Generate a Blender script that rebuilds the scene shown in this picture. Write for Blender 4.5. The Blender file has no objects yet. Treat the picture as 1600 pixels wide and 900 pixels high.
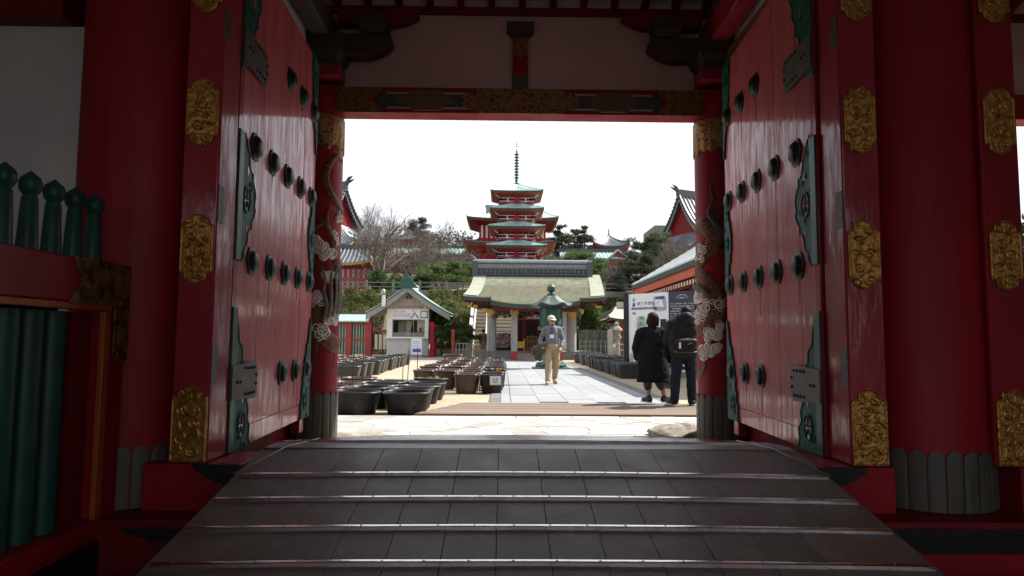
import bpy, bmesh, math, random
import numpy as np
from mathutils import Vector, Matrix, Euler, noise as mnoise
random.seed(7); np.random.seed(7)
R = math.radians
sc = bpy.context.scene
C = sc.collection
PI = math.pi

# ------------------------------------------------------------------ camera
F_PX = 1040.0
cam_d = bpy.data.cameras.new('camera')
cam_d.sensor_width = 36.0; cam_d.lens = 36.0 * F_PX / 1600.0
cam_d.clip_start = 0.05; cam_d.clip_end = 3000
cam = bpy.data.objects.new('camera', cam_d); C.objects.link(cam); sc.camera = cam
CAM = Vector((-0.165, 0.0, 1.1))
cam_rot = (Matrix.Rotation(R(-0.72), 3, 'Z') @ Matrix.Rotation(R(90 + 4.45), 3, 'X') @ Matrix.Rotation(R(0.4), 3, 'Z'))
cam.matrix_world = Matrix.Translation(CAM) @ cam_rot.to_4x4()

# ------------------------------------------------------------------ world, sun, exposure
SUN_EL, SUN_AZ = R(49), math.atan2(1.0, 0.42)        # azimuth measured from +Y towards +X
world = bpy.data.worlds.new('World'); sc.world = world; world.use_nodes = True
wn = world.node_tree.nodes; wl = world.node_tree.links
bg = wn['Background']
sky = wn.new('ShaderNodeTexSky'); sky.sky_type = 'NISHITA'; sky.sun_disc = False
sky.sun_elevation = SUN_EL; sky.sun_rotation = SUN_AZ
sky.air_density = 1.2; sky.dust_density = 4.0; sky.ozone_density = 1.0; sky.altitude = 50
# a thin even veil of high cloud over the blue
tc = wn.new('ShaderNodeTexCoord'); mp = wn.new('ShaderNodeMapping'); mp.inputs['Scale'].default_value = (1.5, 1.5, 4)
nz = wn.new('ShaderNodeTexNoise'); nz.inputs['Scale'].default_value = 1.6; nz.inputs['Detail'].default_value = 5
rmp = wn.new('ShaderNodeMapRange'); rmp.inputs['From Min'].default_value = .3; rmp.inputs['From Max'].default_value = .7
rmp.inputs['To Min'].default_value = .78; rmp.inputs['To Max'].default_value = .92
mixw = wn.new('ShaderNodeMix'); mixw.data_type = 'RGBA'
wl.new(tc.outputs['Generated'], mp.inputs['Vector']); wl.new(mp.outputs['Vector'], nz.inputs['Vector'])
wl.new(nz.outputs['Fac'], rmp.inputs['Value']); wl.new(rmp.outputs['Result'], mixw.inputs['Factor'])
wl.new(sky.outputs['Color'], mixw.inputs['A']); mixw.inputs['B'].default_value = (5.6, 5.7, 6.0, 1)
wl.new(mixw.outputs['Result'], bg.inputs['Color']); bg.inputs['Strength'].default_value = 0.10
sun_d = bpy.data.lights.new('sun', 'SUN'); sun_d.energy = 4.6; sun_d.angle = R(0.6); sun_d.color = (1.0, 0.94, 0.86)
sun = bpy.data.objects.new('sun', sun_d); C.objects.link(sun)
sdir = Vector((math.sin(SUN_AZ) * math.cos(SUN_EL), math.cos(SUN_AZ) * math.cos(SUN_EL), math.sin(SUN_EL)))
sun.rotation_euler = (-sdir).to_track_quat('-Z', 'Y').to_euler(); sun.location = (30, 20, 40)
sc.view_settings.view_transform = 'Standard'; sc.view_settings.look = 'None'
sc.view_settings.exposure = 1.15; sc.view_settings.gamma = 1.0
sc.cycles.max_bounces = 8; sc.cycles.diffuse_bounces = 4; sc.cycles.glossy_bounces = 4; sc.cycles.transparent_max_bounces = 8

# ------------------------------------------------------------------ helpers
def W(px, py, Y):
    """world point at depth Y seen along photograph pixel (px, py)"""
    d = cam_rot @ Vector(((px - 800) / F_PX, -(py - 450) / F_PX, -1.0))
    return CAM + d * (Y / d.y)
def GY(py, z=0.0):
    """depth at which a point of height z shows on row py (centre column)"""
    d = cam_rot @ Vector((0, -(py - 450) / F_PX, -1.0))
    return d.y * (z - CAM.z) / d.z

class MB:
    def __init__(s): s.v = []; s.f = []; s.m = []; s.M = None
    def add(s, vs, fs, mi=0):
        o = len(s.v)
        if s.M is not None: vs = [s.M @ Vector(v) for v in vs]
        s.v += [tuple(v) for v in vs]
        s.f += [tuple(i + o for i in f) for f in fs]; s.m += [mi] * len(fs)
        return s
    def box(s, x0, x1, y0, y1, z0, z1, mi=0):
        vs = [(x, y, z) for z in (z0, z1) for y in (y0, y1) for x in (x0, x1)]
        return s.add(vs, [(0, 2, 3, 1), (4, 5, 7, 6), (0, 1, 5, 4), (2, 6, 7, 3), (0, 4, 6, 2), (1, 3, 7, 5)], mi)
    def bar(s, p0, p1, w, h, up=(0, 0, 1), mi=0):
        p0 = Vector(p0); p1 = Vector(p1); d = (p1 - p0).normalized(); up = Vector(up)
        sx = d.cross(up)
        if sx.length < 1e-4: sx = d.cross(Vector((1, 0, 0)))
        sx.normalize(); u = sx.cross(d)
        vs = [p + sx * (a * w / 2) + u * (b * h / 2) for p in (p0, p1) for a, b in ((-1, -1), (1, -1), (1, 1), (-1, 1))]
        return s.add(vs, [(0, 3, 2, 1), (4, 5, 6, 7), (0, 1, 5, 4), (1, 2, 6, 5), (2, 3, 7, 6), (3, 0, 4, 7)], mi)
    def tube(s, pts, rad, n=8, caps=True, mi=0, flat=1.0, nrm=None):
        pts = [Vector(p) for p in pts]
        if not hasattr(rad, '__len__'): rad = [rad] * len(pts)
        rings = []; up = None
        for i, p in enumerate(pts):
            t = (pts[min(i + 1, len(pts) - 1)] - pts[max(i - 1, 0)])
            if t.length < 1e-9: t = Vector((0, 0, 1))
            t.normalize()
            if nrm is not None: up = Vector(nrm[i])
            elif up is None: up = Vector((0, 0, 1)) if abs(t.z) < .9 else Vector((1, 0, 0))
            a = t.cross(up)
            if a.length < 1e-6: a = t.cross(Vector((1, .3, 0)))
            a.normalize(); b = a.cross(t); up = b
            rings.append([p + (a * math.cos(k * 2 * PI / n) + b * (math.sin(k * 2 * PI / n) * flat)) * rad[i] for k in range(n)])
        vs = [v for r in rings for v in r]; fs = []
        for i in range(len(rings) - 1):
            for k in range(n):
                k2 = (k + 1) % n
                fs.append((i * n + k, i * n + k2, (i + 1) * n + k2, (i + 1) * n + k))
        if caps:
            fs.append(tuple(range(n))); m = (len(rings) - 1) * n; fs.append(tuple(m + k for k in range(n - 1, -1, -1)))
        return s.add(vs, fs, mi)
    def cyl(s, p0, p1, r0, r1=None, n=16, mi=0): return s.tube([p0, p1], [r0, r0 if r1 is None else r1], n, True, mi)
    def lathe(s, prof, n=24, c=(0, 0, 0), mi=0, lobes=0, amp=0.0, sq=1.0):
        vs = []; fs = []
        for r, z in prof:
            for k in range(n):
                a = 2 * PI * k / n; rr = r * (1 + amp * math.cos(lobes * a)) if lobes else r
                vs.append((c[0] + rr * math.cos(a), c[1] + rr * math.sin(a) * sq, c[2] + z))
        for i in range(len(prof) - 1):
            for k in range(n):
                k2 = (k + 1) % n; fs.append((i * n + k, i * n + k2, (i + 1) * n + k2, (i + 1) * n + k))
        if prof[0][0] > 1e-5: fs.append(tuple(range(n - 1, -1, -1)))
        if prof[-1][0] > 1e-5: fs.append(tuple((len(prof) - 1) * n + k for k in range(n)))
        return s.add(vs, fs, mi)
    def prism(s, poly, fn, c0, c1, mi=0, side_mi=None):
        """poly of (a,b); fn(a,b,c) -> world point; extruded from c0 to c1"""
        n = len(poly)
        vs = [fn(a, b, c0) for a, b in poly] + [fn(a, b, c1) for a, b in poly]
        s.add(vs, [tuple(range(n - 1, -1, -1)), tuple(range(n, 2 * n))] + [(i, (i + 1) % n, n + (i + 1) % n, n + i) for i in range(n)], mi)
        return s
    def grid(s, nu, nv, fn, mi=0, closed_u=False):
        vs = [fn(i / (nu if closed_u else nu - 1), j / (nv - 1)) for j in range(nv) for i in range(nu)]
        fs = [(j * nu + i, j * nu + (i + 1) % nu, (j + 1) * nu + (i + 1) % nu, (j + 1) * nu + i) for j in range(nv - 1) for i in range(nu if closed_u else nu - 1)]
        return s.add(vs, fs, mi)
    def ball(s, c, r, n=12, m=8, mi=0):
        if not hasattr(r, '__len__'): r = (r, r, r)
        return s.lathe2(c, r, n, m, mi)
    def lathe2(s, c, r, n, m, mi):
        vs = []; fs = []
        for j in range(m + 1):
            t = PI * j / m
            for k in range(n):
                a = 2 * PI * k / n
                vs.append((c[0] + r[0] * math.sin(t) * math.cos(a), c[1] + r[1] * math.sin(t) * math.sin(a), c[2] - r[2] * math.cos(t)))
        for j in range(m):
            for k in range(n):
                k2 = (k + 1) % n; fs.append((j * n + k, j * n + k2, (j + 1) * n + k2, (j + 1) * n + k))
        return s.add(vs, fs, mi)
    def mesh(s, name, mats, smooth=True, angle=35):
        me = bpy.data.meshes.new(name); me.from_pydata(s.v, [], s.f)
        if not isinstance(mats, (list, tuple)): mats = [mats]
        for m in mats: me.materials.append(m)
        if len(mats) > 1: me.polygons.foreach_set('material_index', s.m)
        me.validate(clean_customdata=False)
        bm = bmesh.new(); bm.from_mesh(me); bmesh.ops.recalc_face_normals(bm, faces=bm.faces); bm.to_mesh(me); bm.free()
        if smooth:
            me.polygons.foreach_set('use_smooth', [True] * len(me.polygons)); me.set_sharp_from_angle(angle=R(angle))
        me.update()
        return me
    def build(s, name, mats, parent=None, smooth=True, bevel=0, seg=2, angle=35, label=None):
        return link(name, s.mesh(name, mats, smooth, angle), parent, bevel, seg, label)

WPOS = {}
def link(name, me, parent=None, bevel=0, seg=2, label=None, local=False):
    o = bpy.data.objects.new(name, me); C.objects.link(o)
    if parent is not None:
        o.parent = parent
        if parent.type == 'EMPTY' and not local and not parent.get('_l'):
            o.matrix_parent_inverse = Matrix.Translation(-parent.location)
    if bevel:
        b = o.modifiers.new('bevel', 'BEVEL'); b.width = bevel; b.segments = seg; b.limit_method = 'ANGLE'; b.angle_limit = R(40)
    if label: o['label'] = label
    return o
LOCAL_ROOTS = []
def thing(name, label, cat, loc=(0, 0, 0), rz=0.0, group=None, local=False):
    o = bpy.data.objects.new(name, None); C.objects.link(o); o.empty_display_size = .2
    o.location = Vector(loc); o.rotation_euler = (0, 0, rz); o['label'] = label; o['category'] = cat
    if group: o['group'] = group
    if local: o['_l'] = 1; LOCAL_ROOTS.append(o)
    return o
def tag(o, label, cat, group=None):
    o['label'] = label; o['category'] = cat
    if group: o['group'] = group
    return o
def struct(o): o['kind'] = 'structure'; return o
def stuff(o): o['kind'] = 'stuff'; return o
def copy_tree(o, parent=None):
    c = o.copy(); C.objects.link(c)
    if parent is not None: c.parent = parent
    else: LOCAL_ROOTS.append(c)
    for ch in list(o.children): copy_tree(ch, c)
    return c
ORD = ['', 'first', 'second', 'third', 'fourth', 'fifth', 'sixth', 'seventh', 'eighth', 'ninth', 'tenth', 'eleventh', 'twelfth', 'thirteenth', 'fourteenth', 'fifteenth', 'sixteenth', 'seventeenth', 'eighteenth', 'nineteenth', 'twentieth', 'twenty-first', 'twenty-second', 'twenty-third', 'twenty-fourth']

# ------------------------------------------------------------------ materials
def mat(name, c1, c2=None, scale=6.0, rough=.6, metal=0.0, bump=0.0, bscale=None, stretch=(1, 1, 1), coat=0.0, detail=6, lo=.35, hi=.65, spec=.5, rvar=0.0, c3=None, s3=1.2, lo3=.55, hi3=.75, coat_rough=.1, coat_var=False):
    m = bpy.data.materials.new(name); m.use_nodes = True
    n = m.node_tree.nodes; l = m.node_tree.links; b = n['Principled BSDF']
    b.inputs['Roughness'].default_value = rough; b.inputs['Metallic'].default_value = metal
    b.inputs['Specular IOR Level'].default_value = spec
    if coat: b.inputs['Coat Weight'].default_value = coat; b.inputs['Coat Roughness'].default_value = coat_rough
    t = n.new('ShaderNodeTexCoord'); mpn = n.new('ShaderNodeMapping'); mpn.inputs['Scale'].default_value = stretch
    l.new(t.outputs['Object'], mpn.inputs['Vector'])
    if c2 is None: c2 = tuple(x * .82 for x in c1)
    nz = n.new('ShaderNodeTexNoise'); nz.inputs['Scale'].default_value = scale; nz.inputs['Detail'].default_value = detail
    nz.inputs['Roughness'].default_value = .6
    l.new(mpn.outputs['Vector'], nz.inputs['Vector'])
    mr = n.new('ShaderNodeMapRange'); mr.inputs['From Min'].default_value = lo; mr.inputs['From Max'].default_value = hi
    l.new(nz.outputs['Fac'], mr.inputs['Value'])
    mx = n.new('ShaderNodeMix'); mx.data_type = 'RGBA'
    l.new(mr.outputs['Result'], mx.inputs['Factor'])
    mx.inputs['A'].default_value = (*c1, 1); mx.inputs['B'].default_value = (*c2, 1)
    out = mx.outputs['Result']
    if c3 is not None:
        n3 = n.new('ShaderNodeTexNoise'); n3.inputs['Scale'].default_value = s3; n3.inputs['Detail'].default_value = 8; n3.inputs['Roughness'].default_value = .7
        l.new(mpn.outputs['Vector'], n3.inputs['Vector'])
        m3 = n.new('ShaderNodeMapRange'); m3.inputs['From Min'].default_value = lo3; m3.inputs['From Max'].default_value = hi3
        l.new(n3.outputs['Fac'], m3.inputs['Value'])
        x3 = n.new('ShaderNodeMix'); x3.data_type = 'RGBA'; x3.inputs['B'].default_value = (*c3, 1)
        l.new(m3.outputs['Result'], x3.inputs['Factor']); l.new(out, x3.inputs['A']); out = x3.outputs['Result']
    l.new(out, b.inputs['Base Color'])
    if rvar:
        rr = n.new('ShaderNodeMapRange'); rr.inputs['From Min'].default_value = .3; rr.inputs['From Max'].default_value = .7
        rr.inputs['To Min'].default_value = max(.03, rough - rvar); rr.inputs['To Max'].default_value = min(1, rough + rvar)
        l.new(nz.outputs['Fac'], rr.inputs['Value']); l.new(rr.outputs['Result'], b.inputs['Roughness'])
    if bump:
        nb = n.new('ShaderNodeTexNoise'); nb.inputs['Scale'].default_value = bscale or scale * 4; nb.inputs['Detail'].default_value = 5
        l.new(mpn.outputs['Vector'], nb.inputs['Vector'])
        bp = n.new('ShaderNodeBump'); bp.inputs['Strength'].default_value = bump; bp.inputs['Distance'].default_value = .02
        l.new(nb.outputs['Fac'], bp.inputs['Height']); l.new(bp.outputs['Normal'], b.inputs['Normal'])
        if coat: l.new(bp.outputs['Normal'], b.inputs['Coat Normal'])
    if coat_var:      # dust and wear: the gloss comes and goes in vertical streaks
        m2 = n.new('ShaderNodeMapping'); m2.inputs['Scale'].default_value = (1, 1, .16); l.new(t.outputs['Object'], m2.inputs['Vector'])
        nv = n.new('ShaderNodeTexNoise'); nv.inputs['Scale'].default_value = 16; nv.inputs['Detail'].default_value = 7; nv.inputs['Roughness'].default_value = .68; l.new(m2.outputs['Vector'], nv.inputs['Vector'])
        rv = n.new('ShaderNodeMapRange'); rv.inputs['From Min'].default_value = .36; rv.inputs['From Max'].default_value = .62; rv.inputs['To Min'].default_value = coat * .35; rv.inputs['To Max'].default_value = min(1, coat * 1.5)
        l.new(nv.outputs['Fac'], rv.inputs['Value']); l.new(rv.outputs['Result'], b.inputs['Coat Weight'])
        rq = n.new('ShaderNodeMapRange'); rq.inputs['From Min'].default_value = .36; rq.inputs['From Max'].default_value = .62; rq.inputs['To Min'].default_value = coat_rough * 3.5; rq.inputs['To Max'].default_value = coat_rough * .8
        l.new(nv.outputs['Fac'], rq.inputs['Value']); l.new(rq.outputs['Result'], b.inputs['Coat Roughness'])
    return m
def info_var(m, amt=.25):
    """each object a little lighter or darker than the next"""
    n = m.node_tree.nodes; l = m.node_tree.links; b = n['Principled BSDF']
    src = b.inputs['Base Color'].links[0].from_socket
    oi = n.new('ShaderNodeObjectInfo'); mr = n.new('ShaderNodeMapRange'); mr.inputs['To Min'].default_value = 1 - amt; mr.inputs['To Max'].default_value = 1 + amt * .6
    l.new(oi.outputs['Random'], mr.inputs['Value'])
    hs = n.new('ShaderNodeHueSaturation'); l.new(mr.outputs['Result'], hs.inputs['Value']); l.new(src, hs.inputs['Color']); l.new(hs.outputs['Color'], b.inputs['Base Color'])
    return m
def filigree(name, c1, c2, scale, rough, metal, bump=.5, thr=.42, dist=.02):
    """pierced and chased metalwork: warped voronoi cells of ground between raised scrolls"""
    m = bpy.data.materials.new(name); m.use_nodes = True
    n = m.node_tree.nodes; l = m.node_tree.links; b = n['Principled BSDF']
    t = n.new('ShaderNodeTexCoord'); nz = n.new('ShaderNodeTexNoise'); nz.inputs['Scale'].default_value = scale * .5; nz.inputs['Detail'].default_value = 2
    l.new(t.outputs['Object'], nz.inputs['Vector'])
    va = n.new('ShaderNodeVectorMath'); va.operation = 'MULTIPLY_ADD'; va.inputs[1].default_value = (.12, .12, .12)
    l.new(nz.outputs['Color'], va.inputs[0]); l.new(t.outputs['Object'], va.inputs[2])
    v = n.new('ShaderNodeTexVoronoi'); v.feature = 'SMOOTH_F1'; v.inputs['Scale'].default_value = scale; v.inputs['Smoothness'].default_value = .15
    l.new(va.outputs['Vector'], v.inputs['Vector'])
    mr = n.new('ShaderNodeMapRange'); mr.inputs['From Min'].default_value = thr - .06; mr.inputs['From Max'].default_value = thr + .06
    l.new(v.outputs['Distance'], mr.inputs['Value'])
    mx = n.new('ShaderNodeMix'); mx.data_type = 'RGBA'; mx.inputs['A'].default_value = (*c2, 1); mx.inputs['B'].default_value = (*c1, 1)
    l.new(mr.outputs['Result'], mx.inputs['Factor']); l.new(mx.outputs['Result'], b.inputs['Base Color'])
    mm = n.new('ShaderNodeMath'); mm.operation = 'MULTIPLY'; mm.inputs[1].default_value = metal
    l.new(mr.outputs['Result'], mm.inputs[0]); l.new(mm.outputs['Value'], b.inputs['Metallic'])
    b.inputs['Roughness'].default_value = rough
    bp = n.new('ShaderNodeBump'); bp.inputs['Strength'].default_value = bump; bp.inputs['Distance'].default_value = dist
    l.new(mr.outputs['Result'], bp.inputs['Height']); l.new(bp.outputs['Normal'], b.inputs['Normal'])
    return m

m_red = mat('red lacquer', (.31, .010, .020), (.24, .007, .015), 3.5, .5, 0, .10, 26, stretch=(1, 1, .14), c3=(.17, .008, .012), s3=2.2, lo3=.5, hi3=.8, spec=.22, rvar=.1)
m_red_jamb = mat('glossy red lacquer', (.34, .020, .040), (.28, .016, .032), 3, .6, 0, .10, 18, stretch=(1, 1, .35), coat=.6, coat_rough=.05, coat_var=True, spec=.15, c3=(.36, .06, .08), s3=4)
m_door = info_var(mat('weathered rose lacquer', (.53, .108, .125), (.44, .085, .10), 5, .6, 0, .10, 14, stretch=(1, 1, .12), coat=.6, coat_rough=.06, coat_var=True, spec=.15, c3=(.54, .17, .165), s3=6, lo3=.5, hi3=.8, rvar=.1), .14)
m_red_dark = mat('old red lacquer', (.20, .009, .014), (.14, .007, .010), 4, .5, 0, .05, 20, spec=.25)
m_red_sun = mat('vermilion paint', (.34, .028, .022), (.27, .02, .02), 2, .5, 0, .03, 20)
m_orange = mat('orange frame paint', (.42, .09, .012), (.30, .06, .01), 8, .45, 0, .05, 30)
m_green_old = mat('dark green paint', (.012, .085, .062), (.008, .055, .042), 5, .45, 0, .05, 25)
m_bronze = info_var(mat('dark bronze', (.012, .022, .018), (.022, .036, .030), 14, .42, .3, .15, 40, c3=(.03, .065, .05), s3=9, spec=.35), .3)
m_patina = mat('green patina copper', (.016, .125, .098), (.008, .06, .05), 9, .55, .1, .5, 28, c3=(.04, .2, .165), s3=12, spec=.25)
m_iron = mat('grey iron strap', (.065, .06, .054), (.115, .105, .095), 18, .55, .35, .3, 60, c3=(.09, .05, .04), s3=12)
m_black = mat('black iron fitting', (.008, .008, .008), (.014, .013, .012), 12, .55, .3, .1)
m_stave = info_var(mat('greyed bronze sheathing', (.075, .070, .055), (.11, .10, .082), 6, .55, .25, .2, 30, stretch=(1, 1, .2)), .15)
m_gilt = mat('chased gilt metal', (.56, .29, .07), (.36, .17, .042), 22, .36, .7, .35, 34, c3=(.10, .048, .014), s3=26, lo3=.52, hi3=.66)
m_gilt_dark = mat('tarnished gilt metal', (.36, .22, .08), (.20, .12, .045), 10, .45, .5, .5, 30, c3=(.04, .03, .015), s3=14, lo3=.45, hi3=.6)
m_fili = filigree('pierced gilt filigree', (.26, .14, .04), (.10, .012, .012), 24, .45, .5, .5, .36)
m_plaster = mat('old white plaster', (.55, .52, .50), (.47, .44, .43), 1.5, .9, 0, .06, 60)
m_plaster_bounce = mat('red bounce plaster', (.62, .43, .40), (.55, .38, .35), 1.5, .9, 0, .06, 60)  # red bounce off the lacquer mixed into the plaster colour
m_panel_red = mat('brown red panel', (.20, .03, .028), (.15, .022, .02), 4, .5)
m_teal_band = filigree('painted green band', (.035, .075, .06), (.10, .085, .065), 26, .6, 0, .1, .35)
m_medal = filigree('painted medallion', (.17, .105, .07), (.09, .045, .04), 40, .6, .05, .2, .33)
m_rafter_end = mat('tan rafter end', (.40, .22, .10), (.34, .18, .08), 4, .6)
m_shed_roof = mat('pale sheet roof course', (.60, .65, .66), (.50, .55, .56), 3, .5)
m_brocade = filigree('painted bracket', (.05, .045, .035), (.11, .035, .02), 34, .55, .1, .3, .35)
m_scale = filigree('gilded dragon scales', (.10, .03, .012), (.50, .27, .08), 60, .45, .45, .9, .34, .012)
m_cloud = mat('white painted cloud relief', (.84, .80, .74), (.74, .69, .63), 20, .7, 0, .1, 60)
m_flame = mat('grey painted flame relief', (.09, .08, .07), (.16, .14, .12), 20, .6)
m_flame_dark = mat('dark painted flame relief', (.02, .02, .018), (.04, .035, .03), 20, .5)
m_ramp = info_var(mat('dark ramp board', (.135, .10, .088), (.175, .135, .12), 3.5, .46, 0, .16, 90, c3=(.24, .20, .18), s3=5, lo3=.5, hi3=.8, rvar=.08), .12)
m_strip = mat('worn metal strip', (.78, .75, .75), (.60, .56, .56), 12, .17, 1.0, .05, 60)
m_crest = mat('dull crest sheet', (.16, .145, .15), (.11, .10, .10), 8, .38, .6, .1, 40)
m_screw = mat('screw head', (.25, .24, .23), None, 20, .35, .9)
m_wood_old = info_var(mat('weathered timber', (.17, .125, .098), (.24, .185, .15), 5, .85, 0, .3, 40, stretch=(.15, 2, 2)), .2)
m_wood = mat('brown timber', (.22, .10, .045), (.15, .065, .03), 6, .6, 0, .1, 30)
m_stone = info_var(mat('pale flagstone', (.38, .368, .345), (.44, .425, .40), 5, .85, 0, .2, 60, c3=(.25, .24, .235), s3=3), .35)
m_granite = info_var(mat('grey granite slab', (.215, .228, .245), (.26, .272, .287), 60, .8, 0, .06, 120, c3=(.20, .21, .22), s3=1.3), .10)
m_granite_dark = info_var(mat('dark granite border', (.10, .10, .105), (.14, .14, .14), 60, .8, 0, .06, 120), .15)
m_sand = mat('pale raked sand', (.35, .295, .205), (.29, .24, .165), 1.6, .95, 0, .35, 55, c3=(.26, .22, .16), s3=.6)
m_floor = mat('dark stone floor', (.045, .042, .036), (.065, .06, .05), 5, .8, 0, .2, 30)
m_rock = mat('rough foundation stone', (.20, .175, .145), (.32, .285, .24), 7, .9, 0, .9, 14, c3=(.13, .11, .09), s3=5)
m_concrete = mat('old concrete wall', (.20, .19, .17), (.14, .132, .118), 1.2, .9, 0, .15, 20)
m_white = mat('white paint', (.72, .71, .70), (.64, .63, .62), 3, .5)
m_kiosk = mat('kiosk wall panel', (.50, .485, .49), (.44, .425, .43), 2, .55)
m_gable = mat('beige gable board', (.42, .35, .32), (.36, .30, .28), 3, .7)
m_grey_paint = mat('grey paint', (.24, .245, .25), (.20, .205, .21), 3, .5)
m_verge = mat('grey green verge shingle', (.20, .225, .175), (.27, .28, .215), 3, .8, 0, .3, 30)
m_copper_roof = mat('pale verdigris copper roof', (.36, .52, .48), (.28, .43, .40), 1.4, .6, .1, .08, 20, c3=(.45, .58, .55), s3=3)
m_bark_roof = mat('verdigris shingle roof', (.27, .295, .225), (.41, .40, .30), 2.6, .8, 0, .3, 30, lo=.3, hi=.7, c3=(.46, .29, .16), s3=.55, lo3=.54, hi3=.72, stretch=(1.4, .6, .6))
m_tile = mat('grey roof tile', (.035, .042, .055), (.06, .07, .085), 4, .45, .1, .1, 30)
m_tile_rib = mat('silvered tile rib', (.20, .225, .25), (.15, .17, .195), 4, .4, .1, .1, 30)
m_tile_green = mat('dark green roof fitting', (.012, .06, .045), (.02, .09, .07), 5, .45, .2, .1)
m_fascia = mat('dark fascia', (.02, .035, .03), (.03, .05, .045), 5, .6)
m_yellow = mat('ochre eave board', (.40, .25, .06), (.33, .2, .05), 4, .6)
m_cream = mat('cream trim', (.62, .56, .42), (.55, .5, .38), 4, .6)
m_soffit = mat('painted soffit', (.25, .030, .024), (.20, .024, .02), 4, .6)
m_gold = mat('gold leaf', (.62, .38, .07), (.5, .28, .05), 12, .35, .8, .2, 40)
m_lattice = mat('pale lattice tile', (.33, .34, .35), (.26, .27, .28), 4, .6)
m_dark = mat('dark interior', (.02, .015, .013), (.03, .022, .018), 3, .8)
m_pot_black = info_var(mat('black plastic planter', (.008, .008, .009), (.015, .0145, .0145), 4, .42, 0, .05, 20, c3=(.075, .062, .046), s3=2.5, lo3=.56, hi3=.75, spec=.18), .3)
m_pot_brown = info_var(mat('brown plastic planter', (.045, .020, .015), (.034, .015, .012), 4, .42, 0, .05, 20, c3=(.13, .08, .06), s3=2.5, lo3=.56, hi3=.75), .25)
m_pot_grey = info_var(mat('grey plastic planter', (.028, .028, .03), (.018, .018, .019), 4, .45, 0, .05, 20), .25)
m_rim_brown = mat('brown rim highlight', (.095, .052, .042), (.07, .038, .031), 6, .35)  # paler than the tub: the sunlit edge is put into the colour
m_rim_black = mat('glossy black rim', (.035, .035, .037), (.05, .05, .052), 6, .25)  # greyer than the tub: the glint along the edge is painted in
m_soil = mat('potting soil', (.022, .015, .011), (.04, .028, .02), 14, .95, 0, .6, 40)
m_cable = mat('dark stake', (.02, .02, .02), None, 9, .5)
m_lant = mat('verdigris bronze lantern', (.018, .06, .048), (.03, .09, .072), 7, .55, .15, .25, 30, c3=(.012, .03, .026), s3=5)
m_lant_roof = mat('grey bronze lantern cap', (.10, .125, .115), (.05, .07, .065), 7, .5, .35, .2, 30)
m_stone_l = mat('pale carved stone', (.42, .40, .36), (.34, .32, .28), 5, .9, 0, .3, 30)
m_relief = mat('pink carved stone', (.30, .215, .185), (.20, .15, .135), 5, .85, 0, .6, 12)
m_step = info_var(mat('sandstone step', (.36, .32, .25), (.30, .265, .2), 4, .9, 0, .15, 30), .1)
m_bark = mat('grey bark', (.105, .085, .07), (.16, .135, .115), 8, .9, 0, .6, 18)
m_shed_red = mat('orange red eave paint', (.52, .095, .03), (.42, .07, .022), 4, .6)
m_twig = mat('bare twig', (.10, .08, .07), (.15, .12, .108), 3, .9)
m_pbark = mat('pine bark', (.07, .048, .035), (.11, .08, .06), 8, .9, 0, .6, 18)
def leafmat(name, c1, c2, scale=.8):
    m = mat(name, c1, c2, scale, .6, 0, detail=4, lo=.38, hi=.62, spec=.3)
    n = m.node_tree.nodes; l = m.node_tree.links; b = n['Principled BSDF']; o = n['Material Output']
    t = n.new('ShaderNodeBsdfTranslucent'); l.new(b.inputs['Base Color'].links[0].from_socket, t.inputs['Color'])
    x = n.new('ShaderNodeMixShader'); x.inputs['Fac'].default_value = .4
    l.new(b.outputs['BSDF'], x.inputs[1]); l.new(t.outputs['BSDF'], x.inputs[2]); l.new(x.outputs['Shader'], o.inputs['Surface'])
    return m
m_pine = leafmat('pine needles', (.035, .075, .024), (.11, .155, .045), 1.4)
m_pine_far = leafmat('dark pine needles', (.022, .036, .022), (.05, .06, .032), .7)
m_hedge = leafmat('hedge leaves', (.065, .08, .024), (.15, .15, .05), .9)
m_cone_leaf = leafmat('conical evergreen leaves', (.05, .11, .025), (.11, .19, .05), 1.2)
m_hedge_dark = leafmat('evergreen leaves', (.030, .075, .020), (.085, .145, .035), 1.2)
m_wood_far = leafmat('far woodland leaves', (.045, .05, .028), (.09, .075, .045), .25)
m_blossom = leafmat('pink blossom', (.55, .30, .32), (.45, .22, .25), 1)
m_flower = leafmat('yellow orange bedding flower', (.45, .24, .03), (.22, .10, .02), 8)
m_sprout = leafmat('young plant leaf', (.14, .22, .05), (.3, .33, .12), 8)
m_hill = mat('hillside earth', (.10, .085, .06), (.13, .12, .07), .3, .95, 0, .4, 3)
m_glass = bpy.data.materials.new('tinted screen glass'); m_glass.use_nodes = True
_b = m_glass.node_tree.nodes['Principled BSDF']; _b.inputs['Base Color'].default_value = (.35, .36, .34, 1); _b.inputs['Roughness'].default_value = .12; _b.inputs['Alpha'].default_value = .3
m_ink = mat('black ink', (.012, .012, .014), None, 9, .6)
m_ink_grey = mat('grey ink', (.12, .12, .14), None, 9, .6)
m_navy = mat('navy panel', (.012, .014, .045), (.014, .016, .05), 3, .35)
m_white_panel = mat('white printed panel', (.74, .75, .77), (.72, .73, .75), 3, .35)
m_blue = mat('blue ink', (.02, .10, .42), None, 9, .5)
m_green_ink = mat('green ink', (.08, .42, .12), None, 9, .5)
m_pale_green = mat('pale map green', (.42, .56, .33), (.5, .55, .42), 14, .5)
m_pink_ink = mat('pink ink', (.55, .16, .18), None, 9, .5)
m_map_grey = mat('map grey', (.42, .42, .40), (.34, .34, .33), 20, .5)
m_steel = mat('grey steel rail', (.30, .31, .31), None, 9, .4, .6)

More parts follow.
